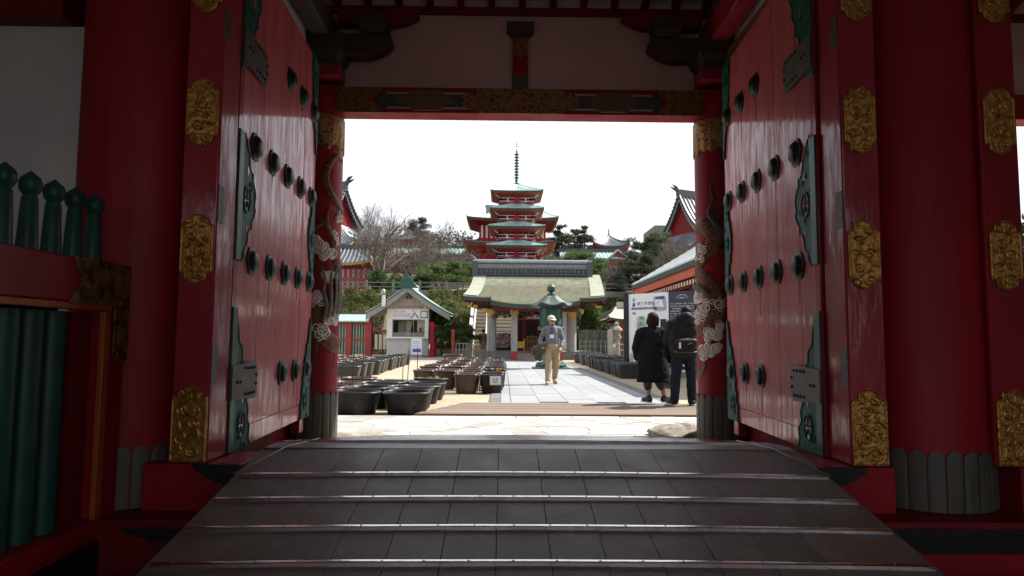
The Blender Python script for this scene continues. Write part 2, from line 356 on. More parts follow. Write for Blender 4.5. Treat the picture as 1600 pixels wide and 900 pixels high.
def txt(body, size, mtl, parent, M, name='lettering', align='CENTER', ext=.0015):
    cu = bpy.data.curves.new(name, 'FONT'); cu.body = body; cu.size = size; cu.align_x = align; cu.align_y = 'CENTER'; cu.extrude = ext
    cu.resolution_u = 2
    o = bpy.data.objects.new(name, cu); C.objects.link(o)
    dg = bpy.context.evaluated_depsgraph_get(); dg.update()
    me = bpy.data.meshes.new_from_object(o.evaluated_get(dg))
    bpy.data.objects.remove(o); bpy.data.curves.remove(cu)
    me.name = name; me.transform(M); me.materials.clear(); me.materials.append(mtl)
    return link(name, me, parent)
def face_cam_M(p, yaw=0.0):
    """text in the XZ plane, read from -Y"""
    return Matrix.Translation(p) @ Matrix.Rotation(yaw, 4, 'Z') @ Matrix.Rotation(R(90), 4, 'X')

# ================================================================== GROUND
def sheet(name, x0, x1, y0, y1, z, m, n=1):
    mb = MB(); mb.add([(x0, y0, z), (x1, y0, z), (x1, y1, z), (x0, y1, z)], [(0, 1, 2, 3)])
    return struct(mb.build(name, m, smooth=False))
g = MB()
g.add([(-400, 6.2, 0), (400, 6.2, 0), (400, 900, 0), (-400, 900, 0)], [(0, 1, 2, 3)])
struct(g.build('courtyard_ground', m_sand, smooth=False))
g = MB(); g.add([(-400, -200, -.3), (400, -200, -.3), (400, 6.2, -.3), (-400, 6.2, -.3)], [(0, 1, 2, 3)])
g.add([(-400, 6.2, -.3), (400, 6.2, -.3), (400, 6.2, 0), (-400, 6.2, 0)], [(0, 1, 2, 3)])
struct(g.build('gate_floor', m_floor, smooth=False))

# ================================================================== GATE
gate = thing('temple_gate', 'dark red lacquered temple gate framing the courtyard, its studded double doors open', 'gate', (0, 4.5, -.3))

# ---- round main pillars with a skirt of sheathing strips
def skirt(parent, cx, cy, r, z0, z1, n, a0=0.0, a1=2 * PI, th=.014):
    w = (a1 - a0) / n
    for k in range(n):
        mb = MB(); am = a0 + (k + .5) * w; hw = w * .465; nz_ = 7; top = []
        prof = []
        for j in range(nz_):
            t = j / (nz_ - 1); t2 = -1 + 2 * t
            prof.append((am + t2 * hw, z1 + (math.sqrt(max(0, 1 - t2 * t2)) - 1) * hw * r * .95))
        vs = []
        for rr in (r, r + th):
            for j, (a, zt) in enumerate(prof):
                e = 0 if rr == r else (-.35 * th if j in (0, nz_ - 1) else 0)
                q = rr + e
                vs.append((cx + q * math.sin(a), cy - q * math.cos(a), z0)); vs.append((cx + q * math.sin(a), cy - q * math.cos(a), zt))
        fs = []; m = 2 * nz_
        for j in range(nz_ - 1):
            fs.append((m + 2 * j, m + 2 * j + 2, m + 2 * j + 3, m + 2 * j + 1))
            fs.append((2 * j + 1, m + 2 * j + 1, m + 2 * j + 3, 2 * j + 3))
        fs.append((0, m, m + 1, 1)); fs.append((m - 2, m - 1, 2 * m - 1, 2 * m - 2))
        mb.add(vs, fs); mb.build('sheathing_strip', m_stave, parent, angle=50)
def round_col(name, cx, cy, r, z0, z1, m, parent, n=40):
    mb = MB(); mb.cyl((cx, cy, z0), (cx, cy, z1), r, r, n); return mb.build(name, m, parent)
for sx in (-1, 1):
    px0 = -2.64 if sx < 0 else 2.68
    p = round_col('main_pillar', px0, 4.55, .40, .05, 5.6, m_red, gate, 56)
    skirt(p, px0, 4.55, .402, .055, .43, 25)

# ---- gilt plaques
def plaque_outline(w, h, top=True, bot=True):
    pts = []
    def end(sg):
        q = [(-w / 2, .5 * h - .092), (-w / 2 + .003, .5 * h - .076), (-w / 2 + .013, .5 * h - .067), (-w / 2 + .026, .5 * h - .066), (-.068, .5 * h - .055), (-.070, .5 * h - .040), (-.058, .5 * h - .026), (-.040, .5 * h - .018), (-.030, .5 * h - .007), (-.012, .5 * h - .003), (0, .5 * h)]
        q = q + [(-x, z) for x, z in reversed(q[:-1])]
        return [(x, sg * z) for x, z in q]
    pts += end(1) if top else [(-w / 2, h / 2), (w / 2, h / 2)]
    b = end(-1) if bot else [(-w / 2, -h / 2), (w / 2, -h / 2)]
    return pts + list(reversed(b))
def spiral(c, r, turns, a0, sg=1, n=14, shrink=.12):
    return [(c[0] + r * (1 - (1 - shrink) * i / (n - 1)) * math.cos(a0 + sg * turns * 2 * PI * i / (n - 1)), c[1] + r * (1 - (1 - shrink) * i / (n - 1)) * math.sin(a0 + sg * turns * 2 * PI * i / (n - 1))) for i in range(n)]
def plaque(parent, x, y, z, w=.205, h=.45, top=True, bot=True, seed=0, m=None):
    rnd = random.Random(seed)
    mb = MB(); o = plaque_outline(w, h, top, bot)
    fn = lambda a, b, c: (x + a, y - c, z + b)
    mb.prism(o, fn, 0, .012)
    sc_ = [(a * .93, b * .965) for a, b in o]
    loop = [fn(a, b, .013) for a, b in sc_]; mb.tube(loop + [loop[0]], .0065, 6, False)
    # vine stem and scroll work
    stem = [fn(w * .22 * math.sin(t * 3.2 * PI + seed), (-.38 + .76 * t) * h, .014) for t in [i / 20 for i in range(21)]]
    mb.tube(stem, .006, 6)
    k = 5
    for i in range(k):
        zz = (-.36 + .72 * i / (k - 1)) * h; xx = (-1) ** i * w * .16
        mb.tube([fn(a, b, .014) for a, b in spiral((xx + rnd.uniform(-.008, .008), zz), w * .19, 1.4, rnd.uniform(0, 6), (-1) ** i)], [.008] * 8 + [.006] * 6, 6)
        for q in range(3):
            a = rnd.uniform(0, 6.28); cx_, cz_ = xx * -1.35 + rnd.uniform(-.02, .02), zz + rnd.uniform(-.03, .03)
            mb.tube([fn(cx_ + .03 * math.cos(a) * t, cz_ + .03 * math.sin(a) * t, .013) for t in (-1, 0, 1)], [.002, .008, .002], 6)
    mb.build('gilt_plaque', m or m_gilt, parent, angle=50)

def post(sx, x0, x1, right_extra=False, seed=0):
    a, b = (x0, x1) if sx > 0 else (-x1, -x0)
    mb = MB(); mb.box(a, b, 4.17, 4.45, .335, 5.5)
    p = mb.build('jamb_post', m_red if right_extra else m_red_jamb, gate, bevel=.012)
    cx = (a + b) / 2
    for i, zc in enumerate((1.655, 2.53, 3.41)):
        plaque(p, cx, 4.17, zc, seed=seed + i)
    plaque(p, cx, 4.17, .575, .22, .47, True, False, seed=seed + 7)
    return p
for sx in (-1, 1):
    p = post(sx, 1.975 if sx < 0 else 2.0, 2.205 if sx < 0 else 2.24, False, 10 + sx)
    for z0, z1 in ((.82, 1.06), (1.83, 2.07), (3.02, 3.24)):      # iron hinge plates let into the corner
        xi = -1.975 if sx < 0 else 2.0
        mb = MB(); mb.box(min(xi, xi - sx * .004), max(xi, xi - sx * .004), 4.176, 4.26, z0, z1)
        mb.build('hinge_plate', m_iron, p)
post(1, 2.90, 3.15, True, 31)
mb = MB(); mb.box(-3.075, -3.0, 4.50, 4.75, -.3, 5.5); mb.build('corner_post', m_red_dark, gate, bevel=.01)

# ---- sills
mb = MB(); mb.box(-2.36, -1.765, 4.165, 4.62, .045, .33); mb.build('door_sill', m_red, gate, bevel=.008)
mb = MB(); mb.box(1.815, 2.27, 4.165, 4.62, .045, .33); mb.build('door_sill', m_red, gate, bevel=.008)
mb = MB(); mb.box(3.055, 6.2, 4.165, 4.62, .045, .33); mb.build('sill_beam', m_red, gate, bevel=.008)
for a, b in ((1.4, 6.2), (-2.52, -1.4)):
    mb = MB(); mb.box(a, b, 3.96, 4.85, .01, .048); mb.build('ledge', m_red_dark, gate, bevel=.006)
mb = MB(); mb.box(1.4, 6.2, 3.985, 4.8, -.135, .01); mb.build('black_beam', m_black, gate)
mb = MB(); mb.box(1.4, 6.2, 3.97, 4.8, -.3, -.135); mb.build('base_beam', m_red, gate)
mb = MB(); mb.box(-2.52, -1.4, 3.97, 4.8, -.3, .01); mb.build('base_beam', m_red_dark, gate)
def ragged(name, parent, x0, x1, z0, y, sx, drop, seed, m=None, th=.008, z_top=None):
    """iron end sheath with a lobed lower edge, lying on the front face at depth y"""
    rnd = random.Random(seed); n = 11; lo = []
    for i in range(n):
        t = i / (n - 1); d = drop * (t ** .6) * (.9 + .2 * ((i % 2)))
        lo.append((x0 + (x1 - x0) * t, z0 - max(.004, d)))
    poly = [(x0, z0)] + lo + [(x1, z0)]
    mb = MB(); mb.prism(poly, lambda a, b, c: (a, y - c, b), 0, th); mb.build(name, m or m_black, parent)
ragged('iron_fitting', gate, -2.06, -1.766, .328, 4.163, 1, .16, 1)
ragged('iron_fitting', gate, 2.10, 1.816, .328, 4.163, 1, .16, 2)
ragged('iron_fitting', gate, -2.36, -1.76, .0, 3.968, 1, .15, 3)
# loose dark slab lying on the floor beside the base, right
mb = MB(); mb.box(2.62, 3.9, 3.3, 3.8, -.3, -.22); mb.build('floor_board', m_floor, gate, bevel=.01)
mb = MB(); mb.box(-2.5, -1.75, 3.25, 3.9, -.3, -.25); mb.build('floor_board', m_floor, gate, bevel=.01)

# ---- left railing and louvred window running towards the viewer
rail = MB(); rail.box(-2.66, -2.5, -1.2, 4.16, 1.29, 1.535)
rail = rail.build('railing_beam', m_red, gate, bevel=.008)
mb = MB()
mb.prism([(4.165, 1.54), (3.62, 1.54), (3.66, 1.46), (3.70, 1.40), (3.63, 1.34), (3.60, 1.285), (4.165, 1.285)], lambda a, b, c: (-2.5 + c, a, b), .001, .010)
mb.prism([(4.165, 1.2845), (4.02, 1.2845), (4.02, 1.0), (4.05, .96), (4.08, .985), (4.11, .94), (4.14, .975), (4.165, .96)], lambda a, b, c: (-2.5 + c, a, b), .001, .010)
mb.build('gilt_sheath', m_gilt_dark, rail)
mb = MB(); mb.box(-2.645, -2.51, 4.0, 4.158, -.3, 1.29); mb.build('window_post', m_red, gate, bevel=.006)
mb = MB(); mb.box(-2.655, -2.505, -1.2, 4.0, -.06, .045); mb.build('window_rail', m_red, gate, bevel=.006)
mb = MB(); mb.box(-2.655, -2.495, -1.2, 4.158, -.3, -.06); lb = mb.build('window_base_beam', m_red, gate, bevel=.006)
mb = MB(); mb.prism([(4.16, -.07), (3.42, -.07), (3.46, -.14), (3.52, -.19), (3.48, -.25), (3.5, -.299), (4.16, -.299)], lambda a, b, c: (-2.495 + c, a, b), .001, .009); mb.build('iron_sheath', m_black, lb)
mb = MB(); mb.box(-2.545, -2.503, -1.2, 4.0, 1.25, 1.288); mb.box(-2.535, -2.503, 3.94, 4.0, .047, 1.25); mb.build('window_frame', m_orange, gate, bevel=.004)
mb = MB(); mb.box(-2.86, -2.82, -1.2, 4.0, -.06, 1.29); mb.build('light_stop_panel', m_dark, gate)  # dark sheet added behind the bars to stop a light leak
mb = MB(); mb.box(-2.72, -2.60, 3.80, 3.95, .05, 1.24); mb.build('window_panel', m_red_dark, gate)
for k in range(26):
    y = 3.70 - k * .18
    mb = MB(); mb.cyl((-2.65, y, .05), (-2.65, y, 1.24), .072, .072, 20); mb.build('louvre_bar', m_green_old, gate)
for k in range(12):
    y = 3.90 - k * .178
    mb = MB(); mb.lathe([(.050, 1.53), (.038, 1.80), (.032, 1.812), (.034, 1.822), (.044, 1.832), (.052, 1.855), (.052, 1.882), (.044, 1.905), (.028, 1.918), (.010, 1.934), (0, 1.942)], 20, (-2.575, y, 0))
    mb.build('baluster', m_green_old, rail)
# white panel behind the railing, with its red header
mb = MB(); mb.box(-6.2, -3.07, 4.56, 4.66, -.3, 3.27); mb.build('plaster_panel', m_plaster, gate)
mb = MB(); mb.box(-6.2, -3.2, 4.44, 4.72, 3.27, 3.62); mb.build('header_beam', m_red_dark, gate)
mb = MB(); mb.box(-6.2, -3.2, 4.52, 4.70, 3.62, 5.2); mb.build('upper_wall', m_plaster, gate)

# ---- doors
NR = [.36, .80, 1.235, 1.67, 2.09]
def door(sx):
    w = 2.24; th = .10
    ang = R(2.9)
    org = Vector((sx * 1.985, 4.47, 0)); ud = Vector((sx * math.sin(ang), math.cos(ang), 0)); nd = Vector((-sx * math.cos(ang), math.sin(ang), 0))
    P = lambda u, v, c=0.0: org + ud * u + nd * c + Vector((0, 0, v))      # c>0 towards the gateway
    def fbox(mb, u0, u1, v0, v1, c0, c1, mi=0): mb.prism([(u0, v0), (u1, v0), (u1, v1), (u0, v1)], lambda a, b, c: P(a, b, c), c0, c1, mi)
    Z0, Z1, ZR = .335, 3.93, .475
    mb = MB(); fbox(mb, 0, w, ZR, Z1 - .002, -th, -.012); d = mb.build('door', m_red_dark, gate)
    rnd = random.Random(5 + sx); n = 9; u = .085
    mb = MB(); fbox(mb, 0, .083, ZR - .14, Z1, -th - .01, .004); mb.build('door_stile', m_red_jamb, d, bevel=.004)
    cuts = [.085 + (w - .085) * (i + (rnd.uniform(-.12, .12) if 0 < i < n else 0)) / n for i in range(n + 1)]
    for i in range(n):
        mb = MB(); pr = rnd.uniform(-.0025, .001); fbox(mb, cuts[i] + .0009, cuts[i + 1] - .0009, ZR + .003, Z1, -.02, pr); mb.build('plank', m_door, d, bevel=.0015, seg=1)
    mb = MB(); fbox(mb, .085, w, Z0, ZR, -.05, .001); mb.build('bottom_rail', m_door, d, bevel=.004)
    mb = MB(); fbox(mb, w - .28, w - .13, .2, Z0 - .004, -.09, -.01); mb.build('door_stop', m_red_jamb, d, bevel=.004)
    # bronze bosses
    for row, v in enumerate((.81, 1.655, 2.50, 3.36)):
        for i, uu in enumerate(NR):
            if row in (0, 3) and i < 2: continue
            mb = MB()
            mb.M = Matrix.Translation(P(uu, v, 0)) @ Matrix(((ud.x, 0, nd.x), (ud.y, 0, nd.y), (0, 1, 0))).to_4x4()
            mb.lathe([(.105, 0), (.105, .005), (.099, .011), (.086, .013)], 36, lobes=6, amp=.045)
            mb.lathe([(.086, .010), (.085, .017), (.078, .021), (.074, .031), (.061, .043), (.035, .051), (0, .053)], 24)
            mb.build('door_boss', m_bronze, d)
    # shakes opened in the boards below some bosses
    for row, v in enumerate((.81, 1.655, 2.50, 3.36)):
        for i, uu in enumerate(NR[:-1]):
            if (row in (0, 3) and i < 2) or rnd.random() < .35: continue
            L_ = rnd.uniform(.08, .34); q = uu + rnd.uniform(-.012, .012); pl = []
            for k in range(6): pl.append((q + rnd.uniform(-.004, .004) - .0035 * (1 - k / 5), v - .10 - L_ * k / 5))
            mb = MB(); mb.prism(pl + [(a + .007 * (1 - k / 5) + .001, b) for k, (a, b) in reversed(list(enumerate(pl)))], lambda a, b, c: P(a, b, c), .0008, .0022); mb.build('timber_shake', m_dark, d, smooth=False)
    # patinated fittings
    def medal(mb, u, v, r):
        ring = [P(u + r * .8 * math.cos(a), v + r * 1.05 * math.sin(a), .014) for a in [i * 2 * PI / 20 for i in range(21)]]
        mb.tube(ring, .010, 6, False)
        pl = [(u + r * .8 * math.cos(i * 2 * PI / 16), v + r * 1.05 * math.sin(i * 2 * PI / 16)) for i in range(16)]
        mb.prism(pl, lambda a, b, c: P(a, b, c), .0125, .0145, 1)
        for q in range(5):
            a = PI / 2 + q * 2 * PI / 5
            mb.tube([P(u + r * .75 * k * math.cos(a), v + r * 1.0 * k * math.sin(a), .015) for k in (.15, .55, .98)], [.006, .010, .006], 6)
    def gem(mb, u, v, s):
        mb.prism([(u - s * .55, v), (u, v - s * 1.2), (u + s * .55, v), (u, v + s * 1.2)], lambda a, b, c: P(a, b, c), .0125, .0142, 1)
    def fit(poly, med, gems, name):
        mb = MB(); mb.prism(poly, lambda a, b, c: P(a, b, c), .001, .012)
        if name != 'flat':
            mb.tube([P(a, b, .012) for a, b in poly[1:-1]], .007, 6)
            rnd = random.Random(len(poly) + int(sx > 0))
            us = [p[0] for p in poly]; vs_ = [p[1] for p in poly]
            for q in range(14):
                uu, vv = rnd.uniform(min(us), max(us)), rnd.uniform(min(vs_), max(vs_))
                if not inside(poly, uu, vv): continue
                mb.tube([P(a, b, .012) for a, b in spiral((uu, vv), .03, 1.1, rnd.uniform(0, 6), rnd.choice((-1, 1)), 10)], .005, 5)
        for m_ in med: medal(mb, *m_)
        for g_ in gems: gem(mb, *g_)
        mb.build('patina_fitting', [m_patina, m_door], d, angle=50)
    def inside(poly, x, y):
        c = False; j = len(poly) - 1
        for i in range(len(poly)):
            (xi, yi), (xj, yj) = poly[i], poly[j]
            if (yi > y) != (yj > y) and x < (xj - xi) * (y - yi) / (yj - yi) + xi: c = not c
            j = i
        return c
    half = [(0, 0), (.10, 0), (.13, .03), (.155, .10), (.20, .125), (.215, .20), (.235, .235), (.29, .25), (.285, .30), (.335, .345), (.36, .40), (.335, .43)]
    mid = half + [(u_, .9 - v_) for u_, v_ in reversed(half[:-1])]
    mid = [(u_ + .012, v_ + 1.63) for u_, v_ in mid]
    fit(mid, [(.185, 2.07, .085)], [(.20, 1.87, .035), (.20, 2.28, .035)], 'mid')
    far = [(w - .004 - (u_ - .012) * .62, v_) for u_, v_ in mid]
    fit(far, [(w - .10, 2.07, .06)], [(w - .11, 1.87, .028), (w - .11, 2.28, .028)], 'mid')
    cor = [(.012, .335), (.43, .335), (.40, .40), (.415, .47), (.36, .53), (.375, .60), (.33, .66), (.34, .74), (.28, .82), (.285, .90), (.22, .95), (.21, 1.03), (.14, 1.08), (.11, 1.19), (.06, 1.30), (.012, 1.31)]
    fit(cor, [(.24, .50, .085)], [(.25, .685, .04)], 'cor')
    fit([(u_, 4.265 - v_) for u_, v_ in cor], [(.20, 3.74, .08)], [(.2, 3.5, .04)], 'cor')
    fc = [(w - .004 - (u_ - .012) * .85, v_) for u_, v_ in cor]
    fit(fc, [(w - .20, .50, .07)], [(w - .21, .68, .03)], 'cor')
    fit([(w - .004 - (u_ - .012) * .62, 4.265 - v_) for u_, v_ in cor], [(w - .13, 3.72, .06)], [(w - .12, 3.5, .03)], 'cor')
    # dark green edge binding on the hinge stile
    for v0, v1 in ((.335, 1.31), (1.63, 2.53), (2.955, 3.93)):
        mb = MB(); fbox(mb, -.004, .095, v0, v1, .0045, .019); mb.build('edge_binding', m_tile_green, d, bevel=.006)
    # iron straps with studs
    for v in (.80, 3.13):
        poly = [(-.01, v - .115), (.30, v - .125), (.46, v - .135), (.495, v - .10), (.505, v), (.495, v + .10), (.46, v + .135), (.30, v + .125), (-.01, v + .115)]
        mb = MB(); mb.prism(poly, lambda a, b, c: P(a, b, c), .0195, .031)
        for uu in (.25, .31, .37, .43):
            for dv in (-.09, .09): mb.ball(tuple(P(uu, v + dv, .031)), .012, 8, 5, 1)
        for uu, dv in ((.08, 0), (.14, 0), (.475, -.03), (.475, .035)): mb.ball(tuple(P(uu, v + dv, .031)), .012, 8, 5, 1)
        mb.build('iron_strap', [m_iron, m_black], d, bevel=0)
for sx in (-1, 1): door(sx)

# ---- courtyard-side columns with dragons
COLS = (-2.24, 2.24); CY, CR = 7.29, .272
def oncol(cx, th, z, out=0.0):
    t = R(th); return (cx + (CR + out) * math.sin(t), CY - (CR + out) * math.cos(t), z)
def cnorm(th): t = R(th); return (math.sin(t), -math.cos(t), 0)
def ctube(mb, cx, pts, rad, n=8, mi=0, flat=.3, out=.002):
    """tube laid over the column surface through (angle, height) points, smoothed"""
    q = []
    for i in range(len(pts) - 1):
        p0 = pts[max(0, i - 1)]; p1 = pts[i]; p2 = pts[i + 1]; p3 = pts[min(len(pts) - 1, i + 2)]
        for k in range(6):
            t = k / 6
            f = lambda a: .5 * ((2 * p1[a]) + (-p0[a] + p2[a]) * t + (2 * p0[a] - 5 * p1[a] + 4 * p2[a] - p3[a]) * t * t + (-p0[a] + 3 * p1[a] - 3 * p2[a] + p3[a]) * t ** 3)
            q.append((f(0), f(1)))
    q.append(pts[-1])
    if not hasattr(rad, '__len__'): rr = [rad] * len(q)
    else:
        rr = [np.interp(i / (len(q) - 1), np.linspace(0, 1, len(rad)), rad) for i in range(len(q))]
    mb.tube([oncol(cx, a, z, out) for a, z in q], rr, n, True, mi, flat, [cnorm(a) for a, z in q])
def cloud(parent, cx, th, z, s, seed, k=4):
    rnd = random.Random(seed); mb = MB(); D = 180 / PI / CR
    lobes = [(0, 0, 1.0)] + [(rnd.uniform(.7, 1.25) * math.cos(a), rnd.uniform(.55, .95) * math.sin(a), rnd.uniform(.6, .9)) for a in [seed + i * 2 * PI / (k - 1) + rnd.uniform(-.4, .4) for i in range(k - 1)]]
    for lx, lz, lr in lobes:
        r = s * lr; cth, cz = th + lx * s * D, z + lz * s
        c = Vector(oncol(cx, cth, cz, .0)); nn = Vector(cnorm(cth)); tx = Vector((-nn.y, nn.x, 0))
        rings = []
        for rr, hh in ((1, 0), (.97, .010), (.8, .015), (0.02, .017)):
            rings.append([c + tx * (r * rr * math.cos(a)) + Vector((0, 0, r * rr * math.sin(a))) + nn * (hh - (r * rr * math.cos(a)) ** 2 / (2 * CR)) for a in [i * 2 * PI / 16 for i in range(16)]])
        vs = [v for q in rings for v in q]; fs = [(i * 16 + j, i * 16 + (j + 1) % 16, (i + 1) * 16 + (j + 1) % 16, (i + 1) * 16 + j) for i in range(3) for j in range(16)]
        mb.add(vs, fs)
        sp = spiral((0, 0), r * .86, 1.7, rnd.uniform(0, 6), rnd.choice((-1, 1)), 22, .1)
        mb.tube([c + tx * a + Vector((0, 0, b)) + nn * (.019 - a * a / (2 * CR)) for a, b in sp], [r * .15] * 16 + [r * .12] * 6, 6)
    mb.build('cloud_relief', m_cloud, parent, angle=60)
cols = []
for cx in COLS:
    p = round_col('dragon_column', cx, CY, CR, 0.03, 3.84, m_red_sun if False else m_red, gate, 48); cols.append(p)
    skirt(p, cx, CY, CR + .002, .0, .53, 18)
    # gilt collar with scalloped lower edge
    vs = []; fs = []; n = 72
    for k in range(n):
        a = 2 * PI * k / n; zl = 3.14 + .05 * abs(math.sin(a * 5)) + .018 * math.sin(a * 15)
        for rr, z in ((CR + .001, zl), (CR + .012, zl + .008), (CR + .012, 3.525), (CR + .001, 3.528)):
            vs.append((cx + rr * math.sin(a), CY - rr * math.cos(a), z))
    for k in range(n):
        k2 = (k + 1) % n
        for j in range(3): fs.append((k * 4 + j, k2 * 4 + j, k2 * 4 + j + 1, k * 4 + j + 1))
    mb = MB(); mb.add(vs, fs); mb.build('gilt_collar', m_fili, p, angle=60)
# left dragon
cx, p = COLS[0], cols[0]
mb = MB()
ctube(mb, cx, [(88, 3.06), (62, 3.08), (42, 2.98), (34, 2.86), (38, 2.74), (52, 2.64), (72, 2.56), (95, 2.50)], [.03, .04, .042, .044, .046, .05], flat=.34)
ctube(mb, cx, [(20, 2.30), (34, 2.34), (46, 2.24), (58, 2.12), (68, 1.95), (74, 1.75), (70, 1.58)], [.022, .03, .04, .048, .05, .05], flat=.34)
ctube(mb, cx, [(46, 2.26), (40, 2.40), (46, 2.50), (40, 2.53)], [.026, .022, .016, .012])
ctube(mb, cx, [(50, 2.51), (30, 2.53)], [.01, .006]); ctube(mb, cx, [(46, 2.5), (60, 2.46)], [.008, .004])
ctube(mb, cx, [(20, 2.30), (6, 2.20), (-4, 2.14)], [.02, .018, .012])
ctube(mb, cx, [(70, 1.6), (50, 1.50), (26, 1.40), (18, 1.26), (34, 1.12), (60, 1.06), (92, 1.02)], [.06, .085, .11, .11, .10, .08], flat=.22)
ctube(mb, cx, [(20, 1.08), (24, 1.0), (18, .96)], [.025, .018, .012]); ctube(mb, cx, [(70, 1.06), (58, 1.0), (66, .94)], [.03, .03, .015])
mb.build('dragon_relief', m_scale, p, angle=70)
mb = MB()
for k, (a0, da) in enumerate(((40, -14), (50, 6), (62, 12), (74, 8), (84, 6))):
    ctube(mb, cx, [(a0 - 4, 1.30 + .02 * k), (a0 + 2, 1.45), (a0 + da * .4, 1.60), (a0 + da * .2, 1.74 + .03 * k), (a0 + da, 1.88 + .03 * k)], [.018, .024, .02, .014, .004], mi=0, out=.03)
mb.build('flame_relief', m_flame, p, angle=70)
ring = MB(); ctube(ring, cx, [(20, .97), (22, .84), (38, .76), (58, .76), (72, .86), (74, .96)], .006); ring.build('whisker_relief', m_flame_dark, p)
for i, (a, z, s, k) in enumerate(((36, 2.02, .075, 5), (20, 2.10, .07, 4), (64, 2.20, .055, 3), (78, 2.42, .05, 4), (44, 1.76, .06, 4), (20, 1.52, .075, 4), (34, 1.19, .085, 5), (66, 1.33, .07, 5), (76, 1.78, .06, 4), (-14, 1.9, .07, 4), (-30, 1.3, .08, 4))):
    cloud(p, cx, a, z, s, 3 + i, k)
# right dragon
cx, p = COLS[1], cols[1]
mb = MB()
ctube(mb, cx, [(-92, 2.34), (-66, 2.36), (-44, 2.30), (-30, 2.22), (-40, 2.10), (-60, 2.02), (-80, 1.92), (-95, 1.8)], [.07, .085, .09, .085, .08, .08, .07], flat=.22)
ctube(mb, cx, [(-85, 1.86), (-60, 1.76), (-38, 1.62), (-26, 1.48), (-40, 1.34), (-64, 1.28), (-92, 1.24)], [.08, .10, .11, .11, .10, .09], flat=.22)
ctube(mb, cx, [(-24, 2.12), (-8, 2.06), (4, 2.10)], [.03, .02, .01])
ctube(mb, cx, [(-92, .98), (-70, .95), (-62, .86), (-72, .76), (-95, .72)], [.03, .035, .035, .03], flat=.22)
mb.build('dragon_relief', m_scale, p, angle=70)
mb = MB()
ctube(mb, cx, [(-24, 2.10), (-10, 2.22), (-26, 2.36), (-40, 2.48), (-30, 2.62), (-36, 2.74), (-30, 2.86)], [.02, .034, .036, .03, .024, .012, .003], out=.035)
ctube(mb, cx, [(-14, 2.2), (4, 2.3), (-4, 2.42), (8, 2.52), (4, 2.62)], [.02, .03, .026, .016, .003], out=.03)
ctube(mb, cx, [(-30, 2.3), (-20, 2.4), (-24, 2.5)], [.02, .02, .004], out=.03)
mb.build('flame_relief', m_flame_dark, p, angle=70)
mb = MB(); ctube(mb, cx, [(-88, 1.70), (-60, 1.66), (-46, 1.60)], [.03, .03, .01], out=.05); mb.build('whisker_relief', m_flame, p, angle=70)
for i, (a, z, s, k) in enumerate(((-66, 2.05, .075, 5), (-50, 1.46, .08, 5), (-24, 1.50, .075, 4), (-74, 1.36, .08, 4), (-10, 1.52, .06, 3), (-44, 1.18, .07, 4), (-24, 1.26, .055, 3), (-58, .99, .075, 5), (-34, 1.02, .06, 3), (-80, 1.58, .07, 4), (20, 1.8, .08, 4))):
    cloud(p, cx, a, z, s, 43 + i, k)

# foundation stones under the dragon columns
def boulder(name, c, r, seed, parent=None, m=None, n=26):
    mb = MB(); off = Vector((seed * 3.1, seed * 1.7, seed))
    def fn(u, v):
        a = 2 * PI * u; t = PI * v; d = Vector((math.sin(t) * math.cos(a), math.sin(t) * math.sin(a), -math.cos(t)))
        k = 1 + .30 * mnoise.noise(d * 1.3 + off) + .16 * mnoise.noise(d * 3.7 + off) + .06 * mnoise.noise(d * 9 + off)
        z = c[2] + d.z * r[2] * k
        return (c[0] + d.x * r[0] * k, c[1] + d.y * r[1] * k, z)
    mb.grid(n, n // 2 + 2, fn, closed_u=True)
    return mb.build(name, m or m_rock, parent, angle=50)
for cx, pp in zip(COLS, cols):
    boulder('foundation_stone', (cx, CY, -.06), (.52, .5, .095), 2 + cx, pp)
tag(boulder('rock', (1.86, 7.72, .01), (.34, .30, .15), 8.3), 'rough brown rock at the foot of the right dragon column', 'rock')
tag(boulder('rock', (-1.80, 7.55, -.02), (.40, .26, .08), 5.1), 'low worn rock at the foot of the left dragon column', 'rock')

# ---- painted lintel and wall over the opening
def plate(mb, poly, y, th, mi=0): mb.prism(poly, lambda a, b, c: (a, y - c, b), 0, th, mi)
mb = MB(); mb.box(-6.2, 6.2, 7.15, 7.40, 3.58, 3.865); lint = mb.build('lintel', m_red, gate, bevel=.006)
for sx in (-1, 1):
    mb = MB(); plate(mb, [(sx * .52, 3.6160), (sx * 1.50, 3.6160), (sx * 1.58, 3.7110), (sx * 1.50, 3.8060), (sx * .52, 3.8060)], 7.149, .004); mb.build('green_band', m_teal_band, lint)
for sx in (-1, 1):
    for z in (3.6310, 3.7960):
        mb = MB(); mb.box(min(sx * .55, sx * 1.46), max(sx * .55, sx * 1.46), 7.139, 7.144, z - .010, z + .010); mb.build('pale_stripe', m_gable, lint)
half = [(0, 3.5760), (.42, 3.5760), (.47, 3.5910), (.50, 3.6310), (.54, 3.6160), (.60, 3.6310), (.64, 3.6710), (.66, 3.7140)]
mm = half + [(a, 7.428 - b) for a, b in reversed(half[:-1])]
mb = MB(); plate(mb, mm + [(-a, b) for a, b in reversed(mm)][1:-1], 7.1385, .008); mb.build('gilt_mount', m_fili, lint)
